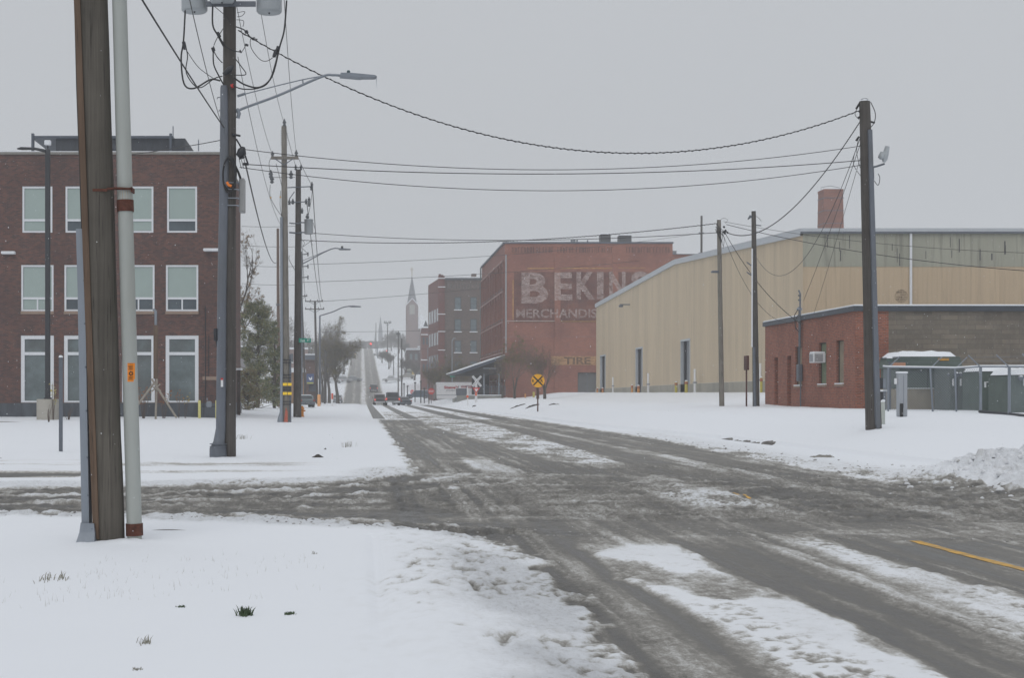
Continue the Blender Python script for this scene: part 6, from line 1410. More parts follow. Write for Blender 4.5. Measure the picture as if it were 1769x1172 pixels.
MB().box(XP(1518, Y), XP(1533, Y), Y-.05, Y+.6, W(0, 677, Y).z, W(0, 674, Y).z, bev=.03).build('snow_ledge', SNOW, t); MB().box(XP(1519, Y), XP(1531, Y), Y+.05, Y+.5, surf(XP(1524, Y), Y)-.1, W(0, 677.1, Y).z).build('stand', BLACKM, t)
Y = 61; X = XP(1537, Y); g = surf(X, Y); t = thing('vent_pipe', 'rusty capped vent pipe with snow at the left end of the big green cabinet', 'pipe', (X, Y, g)); h = W(0, 622, Y).z-g
MB().tube([(0, 0, 0), (0, 0, h)], .05, 8).build('pipe', GALV_D, t, world=False); MB().lathe((0, 0, h-.1), [(.06, 0), (.13, .03), (.13, .12), (.05, .16)], 12).build('vent_cap', M('green_vent_cap', (.07, .11, .10), .6), t, world=False); MB().lathe((0, 0, h+.06), [(.135, 0), (.1, .05), (0, .08)], 12).build('snow_cap', SNOW, t, world=False)
MB().box(.12, .65, -.05, .02, h-.28, h-.12).build('orange_plate', M('pale_orange_plate', (.45, .23, .14), .7), t, world=False)

# ------------------------------------------------------------------ traffic signs
def sign_post(name, label, X, Y, mat, r, ztop, group=None):
    z = surf(X, Y); t = thing(name, label, 'traffic sign', (X, Y, z), 0, group)
    MB().box(-r, r, -r*.6, r*.6, -.2, ztop-z).build('post', mat, t, world=False); return t, z
Y = 100; X = XP(929, Y); t, g = sign_post('railroad_warning_sign', 'round yellow railroad crossing sign with black X and two letters R', X, Y, REDBROWN, .045, W(0, 669, Y).z)
c = W(929, 658.3, Y); rr = PX(11.6, Y)
def disc(c, r, y, n=28, squash=1): return [(c.x+r*math.cos(2*math.pi*k/n), c.z+r*squash*math.sin(2*math.pi*k/n)) for k in range(n)]
s_ = MB().prism(disc(c, rr, Y), 'y', Y-.10, Y-.07).build('sign_disc', AMBER, t)
m = MB(); m.prism(disc(c, rr*.96, Y), 'y', Y-.1025, Y-.1005)
for sg in (1, -1):
    a = math.radians(45*sg); d = Vector((math.cos(a), math.sin(a))); nn = Vector((-d.y, d.x))*.05
    m2 = MB(); L_ = rr*.95; m2.prism([(c.x+d.x*L_+nn.x, c.z+d.y*L_+nn.y), (c.x-d.x*L_+nn.x, c.z-d.y*L_+nn.y), (c.x-d.x*L_-nn.x, c.z-d.y*L_-nn.y), (c.x+d.x*L_-nn.x, c.z+d.y*L_-nn.y)], 'y', Y-.108-.002*sg, Y-.101); m2.build('cross_stroke', INK, s_)
for px in (918.8, 933.6): text_mesh('letter', 'R', INK, s_, (XP(px, Y), Y-.105, W(0, 661.3, Y).z), (1, 0, 0), (0, 0, 1), PX(5.6, Y), PX(4.2, Y), .02)
# crossbuck with yield
Y = 160; X = XP(822.5, Y); t, g = sign_post('crossbuck_sign', 'white railroad crossbuck over a red and white yield triangle on a white post', X, Y, WHITE, .13, W(0, 655, Y).z)
c = W(823.5, 659, Y)
for sg, wd in ((1, 'RAILROAD'), (-1, 'CROSSING')):
    a = math.radians(50*sg); d = Vector((math.cos(a), 0, math.sin(a))); nv = Vector((-d.z, 0, d.x)); L_ = PX(11.5, Y); h = PX(1.9, Y); y0 = Y-.2-.03*(sg > 0)
    P = [c+d*L_+nv*h, c-d*L_+nv*h, c-d*L_-nv*h, c+d*L_-nv*h]; m = MB(); m.add([(p.x, y0, p.z) for p in P]+[(p.x, y0+.02, p.z) for p in P], [(0, 1, 2, 3), (4, 5, 6, 7), (0, 1, 5, 4), (1, 2, 6, 5), (2, 3, 7, 6), (3, 0, 4, 7)]); bl = m.build('crossbuck_blade', WHITE, t)
    o = c-d*(L_*.85)-nv*(h*.5); text_mesh('blade_text', wd, GALV_D, bl, (o.x, y0-.006, o.z), d, nv, h*1.0, L_*1.7, .01)
c = W(822.5, 674.5, Y); w_ = PX(6.8, Y); tri = lambda k: [(c.x-w_*k, c.z+w_*.86*k*.75), (c.x+w_*k, c.z+w_*.86*k*.75), (c.x, c.z-w_*.86*k)]
y_ = MB().prism(tri(1), 'y', Y-.24, Y-.22).build('yield_sign', RED, t); MB().prism(tri(.5), 'y', Y-.25, Y-.242).build('white_triangle', WHITE, y_)
MB().box(XP(820.5, Y), XP(823.5, Y), Y-.26, Y-.15, W(0, 684, Y).z, W(0, 678.5, Y).z).build('red_band', M('red_orange_band', (.7, .12, .04), .6), t)
def octagon(c, r): return [(c.x+r*math.cos(math.pi/8+k*math.pi/4), c.z+r*math.sin(math.pi/8+k*math.pi/4)) for k in range(8)]
for px, py, Y, rp_, lb, pb in ((745, 676.5, 228, 5.8, 'nearer red stop sign left of the white trailer', 695), (712, 677.5, 330, 3.7, 'farther small red stop sign right of the pickup trucks', 686)):
    X = XP(px, Y); t, g = sign_post('stop_sign', lb, X, Y, GALV_D, .05, W(0, py, Y).z, 'stop signs'); c = W(px, py, Y)
    s_ = MB().prism(octagon(c, PX(rp_, Y)), 'y', Y-.12, Y-.09).build('sign_face', RED, t); text_mesh('sign_text', 'STOP', WHITE, s_, (c.x-PX(rp_*.72, Y), Y-.13, c.z-PX(rp_*.28, Y)), (1, 0, 0), (0, 0, 1), PX(rp_*.56, Y), PX(rp_*1.44, Y), .02)
Y = 158; X = XP(808, Y); z = surf(X, Y); t = thing('delineator_post', 'small white post with a red orange plate left of the crossbuck', 'post', (X, Y, z)); MB().box(-.06, .06, -.04, .04, -.1, W(0, 668, Y).z-z).build('post', WHITE, t, world=False); p = W(807.5, 685.5, Y); MB().prism(octagon(p, PX(2.4, Y)), 'y', Y-.12, Y-.08).build('reflector', M('red_orange_reflector', (.75, .13, .05), .6), t)
for px, py0, py1, Y, wd, mt, lb in ((875, 696, 686.5, 176, 2.6, WHITE, 'short white post at the right end of the loading dock'), (896, 697, 680.5, 188, 1.0, GALV_D, ''), (907.3, 694.5, 680.5, 188, 2.6, OR, 'orange bollard against the storage block between the bare trees'), (922, 695, 677.5, 186, 3.8, YW, 'yellow bollard against the storage block behind the round sign'), (551, 703, 682, 158, 5.5, M('orange_marker', (.75, .36, .13), .6), 'tall orange marker sleeve round the foot of the far left lamp post')):
    if lb: bollard(px, py0, py1, Y, wd, mt, lb, 'bollards and marker posts', False)
Y = 165; X = XP(574, Y); z = surf(X, Y); t = thing('delineator_post', 'white marker post with red upper half beside the far left pavement', 'post', (X, Y, z)); h = W(0, 680, Y).z-z; MB().box(-.10, .10, -.05, .05, -.1, h*.55).build('post', WHITE, t, world=False); MB().box(-.11, .11, -.06, .06, h*.55+.002, h).build('red_band', M('red_band_paint', (.62, .10, .05), .6), t, world=False)
# fire hydrant
Y = 90; X = XP(522, Y); z = surf(X, Y); t = thing('fire_hydrant', 'orange fire hydrant with snow on top, tucked behind the side arm pole', 'fire hydrant', (X, Y, z)); k = PX(22, Y)/.95; HYD = M('orange_hydrant_paint', (.62, .24, .04), .6, .15, 8)
MB().lathe((0, 0, 0), [(.17*k, -.05), (.17*k, .06*k), (.12*k, .07*k), (.12*k, .55*k), (.17*k, .56*k), (.17*k, .61*k), (.13*k, .70*k), (.07*k, .80*k), (.03*k, .81*k), (.03*k, .88*k), (0, .88*k)], 14).build('barrel', HYD, t, world=False)
for a, b2, r in (((0, 0, .45*k), (.24*k, 0, .45*k), .06*k), ((0, 0, .45*k), (-.24*k, 0, .45*k), .06*k), ((0, 0, .40*k), (0, -.22*k, .40*k), .08*k)): MB().tube([a, b2], r, 10).build('outlet', HYD, t, world=False)
MB().lathe((0, 0, .86*k), [(.10*k, -.04), (.08*k, .02), (0, .05)], 10).build('snow_cap', SNOW, t, world=False)

# traffic signals far up the hill
RL = M('red_signal_light', (.9, .05, .04), .4, .02, emit=(1, .08, .06), es=2.5)
for px, py, Y, lb in ((640.5, 594.5, 560, 'left hanging traffic signal glowing red over the hill'), (669, 606.5, 600, 'right small traffic signal glowing red on its post')):
    p = W(px, py, Y); zg = gz(p.x, Y) if px > 650 else gz(XP(650, Y), Y); t = thing('traffic_signal', lb, 'traffic signal', (p.x, Y, zg), 0, 'traffic signals on the hill'); k = PX(1, Y)
    MB().box(p.x-1.4*k, p.x+1.4*k, Y-.2, Y+.3, p.z-5*k, p.z+2.4*k).build('housing', BLACKM, t); m = MB(); m.tube([(p.x, Y-.22, p.z), (p.x, Y-.35, p.z)], 1.5*k, 12); m.build('red_lamp', RL, t)
    px2 = 652 if px < 650 else px; m = MB(); m.tube([(XP(px2, Y), Y, zg), (XP(px2, Y), Y, p.z+2*k)], .18, 6); m.tube([(p.x, Y, p.z+2.2*k), (XP(px2, Y), Y, p.z+2.2*k)], .12, 5); m.build('mast', GALV_D, t)

# ------------------------------------------------------------------ vehicles
TYRE = M('black_rubber', (.02, .02, .02), .85, .2, 6); RIM = M('grey_wheel_rim', (.25, .25, .26), .4, .1, 6, metal=.4); CGL = M('car_window_glass', (.03, .035, .04), .1, .1, 3); CHR = M('dull_chrome', (.55, .56, .58), .35, .1, 5, metal=.5)
TLI = M('lit_tail_light', (.8, .06, .04), .4, .02, emit=(1, .10, .05), es=.7); TOFF = M('tail_light', (.25, .03, .03), .4); HLI = M('lit_headlight', (1, .85, .4), .4, .02, emit=(1, .72, .25), es=9); HOFF = M('headlight_glass', (.5, .52, .53), .2)
def paint(nm, c): return M(nm, c, .35, .08, 2, dirt=tuple(q*.6+.08 for q in c))
def sect(profile, hw, t, name, mat, parent, taper=.06, inset=.0):
    """side outline (y,z) loft across the width with rounded flanks"""
    n = len(profile); cz = sum(p[1] for p in profile)/n; cy = sum(p[0] for p in profile)/n; m = MB(); vs_ = []
    for x, k in ((-hw, 1-taper), (-hw+.09, 1), (hw-.09, 1), (hw, 1-taper)):
        for y, z in profile: vs_.append((x*(1-inset*max(0, z-cz)), cy+(y-cy)*k, cz+(z-cz)*k))
    fs = [tuple(range(n)), tuple(range(4*n-1, 3*n-1, -1))]+[(r*n+i, r*n+(i+1) % n, (r+1)*n+(i+1) % n, (r+1)*n+i) for r in range(3) for i in range(n)]
    m.add(vs_, fs, 0, False); return m.build(name, mat, parent, world=False)
def vehicle(kind, label, px, Y, rz, mat, group, tail=TOFF, head=HOFF, scale=1.0, z=None, snow=True):
    """front of the vehicle points to +Y before turning by rz"""
    X = XP(px, Y); g = surf(X, Y) if z is None else z
    nm, cat = {'pickup': ('pickup_truck', 'pickup truck'), 'suv': ('parked_car', 'car'), 'sedan': ('parked_car', 'car'), 'van': ('white_van', 'van')}[kind]
    t = thing(nm, label, cat, (X, Y, g), rz, group); s = scale
    if kind == 'pickup':
        L_ = 2.75*s; hw = 1.0*s; body = [(-L_, .55), (-L_, 1.08), (-L_+.02, 1.12), (-.55, 1.12), (.95, 1.14), (1.2, 1.12), (2.3, 1.02), (L_-.05, .92), (L_, .6), (L_-.1, .42), (-L_+.1, .42)]; cab = [(-.6, 1.10), (-.5, 1.75), (-.2, 1.86), (.75, 1.86), (1.0, 1.75), (1.55, 1.10)]; glz = (1.20, 1.72)
    elif kind == 'suv' or kind == 'van':
        L_ = 2.4*s; hw = .96*s; body = [(-L_, .5), (-L_-.02, .95), (-L_+.05, 1.05), (1.1, 1.08), (2.1, .98), (L_, .85), (L_+.02, .5), (L_-.1, .35), (-L_+.1, .35)]; cab = [(-L_+.05, 1.03), (-L_+.2, 1.65), (-L_+.5, 1.78), (.5, 1.78), (.75, 1.7), (1.35, 1.05)]; glz = (1.12, 1.62)
    else:
        L_ = 2.3*s; hw = .9*s; body = [(-L_, .5), (-L_, .9), (-L_+.3, .98), (1.2, .98), (2.0, .88), (L_, .72), (L_, .45), (L_-.1, .3), (-L_+.1, .3)]; cab = [(-1.7, .96), (-1.1, 1.36), (-.7, 1.45), (.3, 1.45), (.55, 1.38), (1.25, .96)]; glz = (1.02, 1.34)
    S = lambda P: [(a*s if abs(a) < 90 else a, b*s) for a, b in P]
    body = [(a, b*s) for a, b in body]; cab = [(a*s, b*s) for a, b in cab]
    b_ = sect(body, hw, t, 'body', mat, t, .05)
    c_ = sect(cab, hw*.93, t, 'cabin', mat, t, .06, .12)
    # glass: rear, front and sides
    ys = [p[0] for p in cab]; g0, g1 = glz[0]*s, glz[1]*s; m = MB()
    def yat(z, side):
        pts = cab[:3] if side < 0 else cab[3:]
        pts = sorted(pts, key=lambda p: p[1])
        for p, q in zip(pts, pts[1:]):
            if p[1] <= z <= q[1]+1e-6: return p[0]+(q[0]-p[0])*(z-p[1])/(q[1]-p[1]+1e-9)
        return pts[-1][0]
    wi = hw*.93*.80
    for sd in (-1, 1):
        y0, y1 = yat(g0, sd)+.02*sd, yat(g1, sd)+.02*sd; m.add([(-wi, y0, g0), (wi, y0, g0), (wi*.92, y1, g1), (-wi*.92, y1, g1)], [(0, 1, 2, 3)])
    m.build('windscreen', CGL, t, world=False); m = MB()
    ya, yb = yat(g0, -1)+.15, yat(g0, 1)-.2; yc, yd = yat(g1, -1)+.12, yat(g1, 1)-.12; nwin = 3 if kind in ('suv', 'van') else 2
    for sx in (-1, 1):
        x = sx*(hw*.93+.006)
        for k in range(nwin):
            a, b2 = k/nwin+.015, (k+1)/nwin-.015; m.add([(x, ya+(yb-ya)*a, g0), (x, ya+(yb-ya)*b2, g0), (x*.95, yc+(yd-yc)*b2, g1), (x*.95, yc+(yd-yc)*a, g1)], [(0, 1, 2, 3)])
    m.build('side_window', CGL, t, world=False)
    for sx in (-1, 1):
        for yy in (-L_*.62, L_*.62):
            m = MB(); m.tube([(sx*(hw-.24), yy, .36*s), (sx*(hw+.02), yy, .36*s)], .36*s, 14); w_ = m.build('wheel', TYRE, t, world=False); m = MB(); m.tube([(sx*(hw+.0), yy, .36*s), (sx*(hw+.03), yy, .36*s)], .2*s, 10); m.build('rim', RIM, w_, world=False)
        zl = (.92 if kind == 'pickup' else .85)*s
        MB().box(sx*(hw-.19), sx*(hw-.01), -L_-.035, -L_+.2, zl-.13*s, zl+.10*s).build('tail_light', tail, t, world=False)
        MB().box(sx*(hw-.30), sx*(hw-.04), L_-.12, L_+.04, .68*s, .84*s).build('headlight', head, t, world=False)
        MB().box(sx*(hw+.02), sx*(hw+.16), yat(g0, 1)-.35, yat(g0, 1)-.2, g0-.02, g0+.14).build('mirror', mat, t, world=False)
    MB().box(-hw*.98, hw*.98, -L_-.12, -L_+.05, .38*s, .62*s, bev=.03).build('rear_bumper', CHR if kind == 'pickup' else GALV_D, t, world=False)
    MB().box(-hw*.96, hw*.96, L_-.05, L_+.09, .38*s, .58*s, bev=.03).build('front_bumper', CHR, t, world=False)
    MB().box(-.16, .16, -L_-.12, -L_-.102, .46*s, .58*s).build('number_plate', WHITE, t, world=False)
    if kind == 'pickup':
        MB().box(-hw*.72, hw*.72, -L_-.02, -L_-.004, .66*s, 1.02*s).build('tailgate', paint('tailgate_dark', (.05, .052, .06)) if 'tailgate_dark' not in bpy.data.materials else bpy.data.materials['tailgate_dark'], t, world=False)
        MB().box(-hw*.8, hw*.8, -L_+.12, -.75*s, .95*s, 1.1*s+.045).build('bed', GALV_D, t, world=False)
    if snow:
        zt = max(p[1] for p in cab); MB().box(-hw*.75, hw*.75, ys[1]*1+.2, ys[4]-.25, zt-.02, zt+.07, bev=.05).build('snow_cap', SNOW, t, world=False)
    return t
GV = 'vehicles on the far street'
vehicle('pickup', 'dark pickup truck driving away with red tail lights, right of the other one', 678, 205, 0, paint('dark_grey_paint', (.085, .09, .105)), GV, TLI)
vehicle('pickup', 'second pickup with pale roof driving away, left of the dark pickup', 655.5, 214.5, 0.04, paint('brown_grey_paint', (.16, .14, .14)), GV, TLI, scale=.86)
vehicle('sedan', 'low dark car almost hidden right of the dark pickup truck', 694, 228, .3, paint('blue_grey_paint', (.06, .075, .09)), GV)
vehicle('suv', 'silver sport utility car crossing the street halfway up the hill, with dark windows', 592, 398, math.radians(-95), paint('silver_paint', (.36, .37, .39)), GV, scale=1.05)
vehicle('sedan', 'pale car just right of the silver sport utility car on the hill', 611, 404, math.radians(-100), paint('grey_paint', (.25, .27, .29)), GV)
vehicle('suv', 'dark car with one red light heading up the middle of the hill', 645.5, 360, 0, paint('black_paint', (.03, .03, .035)), GV, TLI, snow=True)
vehicle('pickup', 'white pickup stopped across the hill on the right', 678, 396, math.radians(88), paint('white_paint_vehicle', (.50, .51, .52)), GV)
vehicle('sedan', 'small grey car parked low at the foot of the hill on the left', 583, 320, 0, paint('pale_grey_paint', (.30, .32, .34)), GV, scale=1.2)
vehicle('sedan', 'snowed-under white car left of the silver sport utility car', 577, 392, math.radians(80), paint('snowy_white_paint', (.55, .56, .58)), GV)
vehicle('sedan', 'car with two yellow headlights coming down at the top of the hill', 610.5, 580, math.radians(180), paint('dark_headlit_paint', (.08, .08, .09)), GV, head=HLI)
vehicle('sedan', 'white van-like car near the top of the hill below the far spires', 654, 585, math.radians(60), paint('white_far_paint', (.55, .56, .58)), GV)
vehicle('sedan', 'faint parked car near the hilltop left of the headlit car', 588, 600, math.radians(70), paint('faint_far_paint', (.35, .36, .38)), GV)
vehicle('suv', 'dark blue car parked low near the far brick store front', 722, 300, math.radians(90), paint('blue_paint', (.06, .09, .13)), GV)
vehicle('sedan', 'snow covered car parked behind the far left poles', 527, 140, math.radians(10), paint('teal_grey_paint', (.12, .15, .16)), GV, scale=.8)
vehicle('sedan', 'parked car beside the white pickup higher on the right pavement', 703, 405, math.radians(85), paint('tan_far_paint', (.3, .29, .27)), GV)
# trailer with lettering
Y = 236.; x0, x1 = XP(754, Y), XP(826, Y); z0 = W(0, 690, Y).z; zt = W(0, 662, Y).z; g = surf(x0, Y)
t = thing('box_trailer', "white box trailer with red lettering parked behind the loading dock", 'trailer', ((x0+x1)/2, Y, g))
MB().box(x0, x1, Y, Y+2.5, z0, zt, bev=.08).build('box_body', WHITE, t); MB().box(x0-.02, x1, Y-.03, Y-.005, W(0, 683.5, Y).z, W(0, 682.6, Y).z).build('side_rail', GALV, t)
MB().box(x0-.35, x0-.02, Y+.1, Y+2.4, W(0, 690, Y).z, W(0, 665, Y).z).build('front_end', M('grey_brown_panel', (.2, .18, .17), .7), t)
for px in (757, 764, 800, 808): m = MB(); p = XP(px, Y); m.tube([(p, Y+.1, g+.45), (p, Y+.4, g+.45)], .45, 12); m.build('wheel', TYRE, t)
MB().box(x0+.8, x1-.5, Y+.5, Y+2, z0-.35, z0-.02).build('chassis', BLACKM, t); MB().box(x0, x1, Y, Y+2.5, zt+.003, zt+.10, bev=.05).build('snow_cap', SNOW, t)
text_mesh('side_text', "Steve's", M('dark_red_lettering', (.36, .03, .04), .6), t, (XP(767, Y), Y-.03, W(0, 672.3, Y).z), (1, 0, 0), (0, 0, 1), PX(5.2, Y), PX(25.5, Y), .05)
m = MB(); q = random.Random(4); px = 797
while px < 818: w_ = q.uniform(1.2, 2.2); m.box(XP(px, Y), XP(px+w_, Y), Y-.035, Y-.005, W(0, 671, Y).z, W(0, 667.4-q.random()*.6, Y).z); px += w_+.7
m.build('blurred_lettering', bpy.data.materials['dark_red_lettering'], t)
m = MB(); px = 771
while px < 790: w_ = q.uniform(.5, 1.2); m.box(XP(px, Y), XP(px+w_, Y), Y-.035, Y-.005, W(0, 676, Y).z, W(0, 674.2, Y).z); px += w_+1.2
m.build('small_lettering', GALV_D, t)
Y = 183.; MBx = MB().box(XP(789, Y), XP(806, Y), Y, Y+1.5, W(0, 683.5, Y).z, W(0, 671.5, Y).z, bev=.05); t = thing('waste_container', 'dark blue grey container standing on the dock ramp, before the white trailer', 'container', (XP(797, Y), Y, surf(XP(797, Y), Y))); MBx.build('bin_body', M('dark_blue_grey_steel', (.10, .11, .13), .6, .2), t); MB().box(XP(788, Y), XP(807, Y), Y-.05, Y+1.55, W(0, 671.4, Y).z, W(0, 670.7, Y).z).build('snow_cap', SNOW, t); MB().box(XP(790, Y), XP(805, Y), Y+.1, Y+1.4, W(0, 698, Y).z, W(0, 683.6, Y).z).build('plinth', bpy.data.materials['dock_concrete'], t)
# ------------------------------------------------------------------ trees
FROST = M('frosted_leaves', (.36, .40, .38), .8, .2, 6)
BARK = M('grey_brown_bark', (.085, .070, .058), .9, .3, 12, .3); TWIG = M('fine_grey_twigs', (.105, .088, .075), .9, .3, 3); TWIGO = M('olive_brown_twigs', (.12, .10, .065), .9, .3, 3)
TWIGR = M('reddish_grey_twigs', (.15, .105, .085), .9, .3, 3)
OLIVE = M('faded_olive_leaves', (.15, .125, .045), .85, .35, 6); TANL = M('dry_tan_leaves', (.24, .17, .10), .85, .35, 6); DGRN = M('dark_green_leaves', (.12, .145, .08), .8, .4, 6); MGRN = M('olive_green_leaves', (.25, .25, .13), .8, .35, 6)
def rvec(q): return Vector((q.gauss(0, 1), q.gauss(0, 1), q.gauss(0, 1))).normalized()
def tree(label, px, Y, pyt, rpx, seed, stems=1, fork=.25, leaf=None, nleaf=0, twigs=900, mat=TWIG, group=None, wb=None, lsz=.12, squash=1.0, cat='tree', leafzone=None, name='bare_tree', tw=.012, cshift=0, lowest=.30):
    """trunk with limbs that fork into twigs; crown is an uneven ellipsoid filled by twig ends"""
    q = random.Random(seed); X = XP(px, Y); z = surf(X, Y); H = EYE+(HY-pyt)*Y/FP-z; Rr = PX(rpx, Y); t = thing(name, label, cat, (X, Y, z), 0, group)
    tr = MB(); cr = MB(); tips = []; r0 = wb or H*.018
    cc = Vector((cshift, 0, H*(lowest+1)/2)); hz = H*(1-lowest)/2
    def inside(p): 
        d = Vector(((p.x-cc.x)/Rr, (p.y-cc.y)/Rr, (p.z-cc.z)/hz)); a = math.atan2(d.y, d.x); lim = 1+.16*math.sin(3*a+seed)+.12*math.sin(5*a+2*d.z*3+seed*2)
        return d.length < lim
    # trunk(s)
    starts = []
    for k in range(stems):
        a = 2*math.pi*k/max(1, stems)+q.random(); sp = .12*Rr*(stems > 1); p = Vector((0, 0, -.15)); d = Vector((math.cos(a)*(.35 if stems > 1 else .04), math.sin(a)*(.35 if stems > 1 else .04), 1)).normalized(); pts = [p]; n = 6; hh = H*fork
        if stems > 1: pts = [Vector((0, 0, -.15)), Vector((0, 0, H*.12))]; 
        for i in range(n):
            d = (d+rvec(q)*.10+Vector((0, 0, .06))).normalized(); pts.append(pts[-1]+d*(hh/n if stems == 1 else hh/n*.9))
        rr = [r0*(1-.45*i/(len(pts)-1))*(1 if stems == 1 else .62+.38*(i < 2)) for i in range(len(pts))]; tr.tube(pts, rr, 8); starts.append((pts[-1], d, rr[-1]))
    tr.build('trunk', BARK, t, world=False)
    # limbs
    def limb(p, d, r, L_, lev):
        n = 4; pts = [p]
        for i in range(n):
            d = (d+rvec(q)*.22+Vector((0, 0, .10))).normalized(); nx = pts[-1]+d*L_/n
            if lev > 0 and not inside(nx) and i > 0: break
            pts.append(nx)
        if len(pts) < 2: return
        cr.tube(pts, [max(.35*tw, r*(1-.6*i/(len(pts)-1))) for i in range(len(pts))], 5 if lev < 2 else 3, cap=False)
        tips.append((pts[-1], d))
        if lev < 3:
            for k in range((4, 4, 4)[lev]):
                i = q.randint(1, len(pts)-1); dd = (d+rvec(q)*.85+Vector((0, 0, .15))).normalized(); limb(pts[i].copy(), dd, r*.42, L_*.66, lev+1)
    nl = max(3, int(7/stems))
    for s0, d0, r_ in starts:
        for k in range(nl):
            a = 2*math.pi*k/nl+q.random(); dd = (d0*.8+Vector((math.cos(a), math.sin(a), .25))*q.uniform(.35, .9)).normalized(); limb(s0-d0*q.uniform(0, H*.06), dd, r_*.45, H*.26*q.uniform(.8, 1.2), 0)
        limb(s0, d0, r_*.8, H*.34, 0)
    for k in range(twigs):
        p, d = tips[q.randrange(len(tips))]; p = p+rvec(q)*Rr*.10
        if not inside(p): continue
        d = (d+rvec(q)*.9).normalized(); L_ = Rr*q.uniform(.10, .26); m_ = p+d*L_*.5+rvec(q)*L_*.1; e = m_+(d+rvec(q)*.4).normalized()*L_*.5; s_ = rvec(q)*tw
        cr.add([p-s_, p+s_, m_+s_*.7, m_-s_*.7], [(0, 1, 2, 3)]); cr.add([m_-s_*.7, m_+s_*.7, e], [(0, 1, 2)])
    c = cr.build('crown', mat, t, world=False)
    if nleaf:
        lf = MB(); mats = leaf if isinstance(leaf, (list, tuple)) else [leaf]; cl = [tips[q.randrange(len(tips))][0]+rvec(q)*Rr*.06 for _ in range(max(8, nleaf//12))]
        for k in range(nleaf):
            c0 = cl[q.randrange(len(cl))]; p = c0+rvec(q)*Rr*.085*q.random()**.6
            if leafzone and not leafzone(p, H, Rr, q): continue
            a = rvec(q)*lsz*q.uniform(.6, 1.2); b2 = a.cross(rvec(q)).normalized()*lsz*q.uniform(.4, .8); mi = 0 if len(mats) == 1 else q.choices(range(len(mats)), weights=[5, 3, 1][:len(mats)])[0]
            lf.add([p-a, p+b2, p+a, p-b2], [(0, 1, 2, 3)], mi)
        lf.build('leaves', mats, c, world=False)
    return t
def conifer(label, px, Y, pyt, rpx, seed, nleaf, mats, group=None, name='leafy_tree', lsz=.09, top=.25, wob=.25):
    q = random.Random(seed); X = XP(px, Y); z = surf(X, Y); H = EYE+(HY-pyt)*Y/FP-z; Rr = PX(rpx, Y); t = thing(name, label, 'tree', (X, Y, z), 0, group)
    MB().tube([(0, 0, -.1), (.05, 0, H*.5), (0, 0, H*.92)], [H*.02, H*.012, .02], 7).build('trunk', BARK, t, world=False)
    br = MB(); lf = MB(); cl = []
    for k in range(120):
        u = q.random()**.85; a = q.uniform(0, 2*math.pi); zz = H*(.04+.94*u); rad = Rr*(1-.15*u)*(1-u**3.2*(1-top))*(1+wob*math.sin(a*3+u*9+seed)+.18*math.sin(a*7-u*13)); f = q.uniform(.45, 1)
        p = Vector((math.cos(a)*rad*f, math.sin(a)*rad*f, zz)); cl.append((p, q.uniform(.13, .26)*Rr)); br.tube([(0, 0, zz-rad*.25), p], [.03, .008], 4, cap=False)
    c = br.build('crown', BARK, t, world=False)
    for k in range(nleaf):
        c0, r_ = cl[q.randrange(len(cl))]; d = rvec(q); p = c0+Vector((d.x, d.y, d.z*.9))*r_*q.random()**.7*1.5
        a = (rvec(q)+Vector((0, 0, .6))).normalized()*lsz*q.uniform(.7, 1.4); b2 = a.cross(rvec(q)).normalized()*lsz*.35; w_ = [6, 5, .35, 1.0][:len(mats)]
        if len(mats) > 2 and d.z > .45 and q.random() < .10: mi = 2
        else: mi = q.choices(range(len(mats)), weights=w_)[0]
        lf.add([p-a, p+b2, p+a, p-b2], [(0, 1, 2, 3)], mi)
    lf.build('leaves', mats, c, world=False); return t
conifer('tall leafy green tree with snow on its leaves, right of the brick block', 445, 112, 517, 35, 3, 21000, [MGRN, DGRN, FROST, TANL], lsz=.08, top=.55, wob=.36)
conifer('lower brown and olive shrub at the foot of the green tree, left side', 428, 104, 640, 22, 5, 5000, [MGRN, TANL, FROST], lsz=.08, name='brown_shrub', top=.7)
conifer('dark green narrow tree at the right edge of the big green tree', 474, 118, 553, 16, 7, 6000, [DGRN, MGRN, FROST], lsz=.10, name='evergreen_tree')
tree('sparse tree with tan leaves showing beside the transformer pole above the green tree', 402, 118, 366, 42, 9, leaf=TANL, nleaf=2600, twigs=1500, fork=.35, lsz=.075, lowest=.35, name='tan_leaved_tree', tw=.014)
G1 = 'bare street trees far up the left side'
tree('large olive brown bare tree at the right end of the far left clump', 584, 250, 555, 40, 11, fork=.33, leaf=OLIVE, nleaf=3600, twigs=9000, mat=TWIGO, group=G1, lsz=.11, lowest=.40, wb=.36, tw=.02, cshift=.2)
tree('middle bare tree of the far left clump with grey trunk', 569, 262, 560, 30, 12, fork=.36, leaf=OLIVE, nleaf=1200, twigs=4000, mat=TWIG, group=G1, lsz=.12, lowest=.42, wb=.36, tw=.016)
tree('left bare tree of the far left clump, nearest the lamp post', 558, 275, 566, 26, 13, fork=.36, leaf=OLIVE, nleaf=900, twigs=3000, mat=TWIG, group=G1, lsz=.12, lowest=.40, wb=.34, tw=.016)
tree('tall hazy grey tree behind the far left clump of bare trees', 570, 420, 545, 26, 14, fork=.3, twigs=3500, group=G1, wb=.4, tw=.05)
G2 = 'bare trees in front of the storage block'
up_left = lambda p, H, Rr, q: p.z > H*.52 and (p.x < Rr*.4 or q.random() < .4)
tree('bare tree with olive leaves at its top, left of the round railroad sign', 889, 172, 572, 43, 21, stems=3, fork=.22, leaf=OLIVE, nleaf=2600, twigs=2600, mat=TWIGR, group=G2, lsz=.075, leafzone=up_left, lowest=.20, wb=.16, tw=.0065)
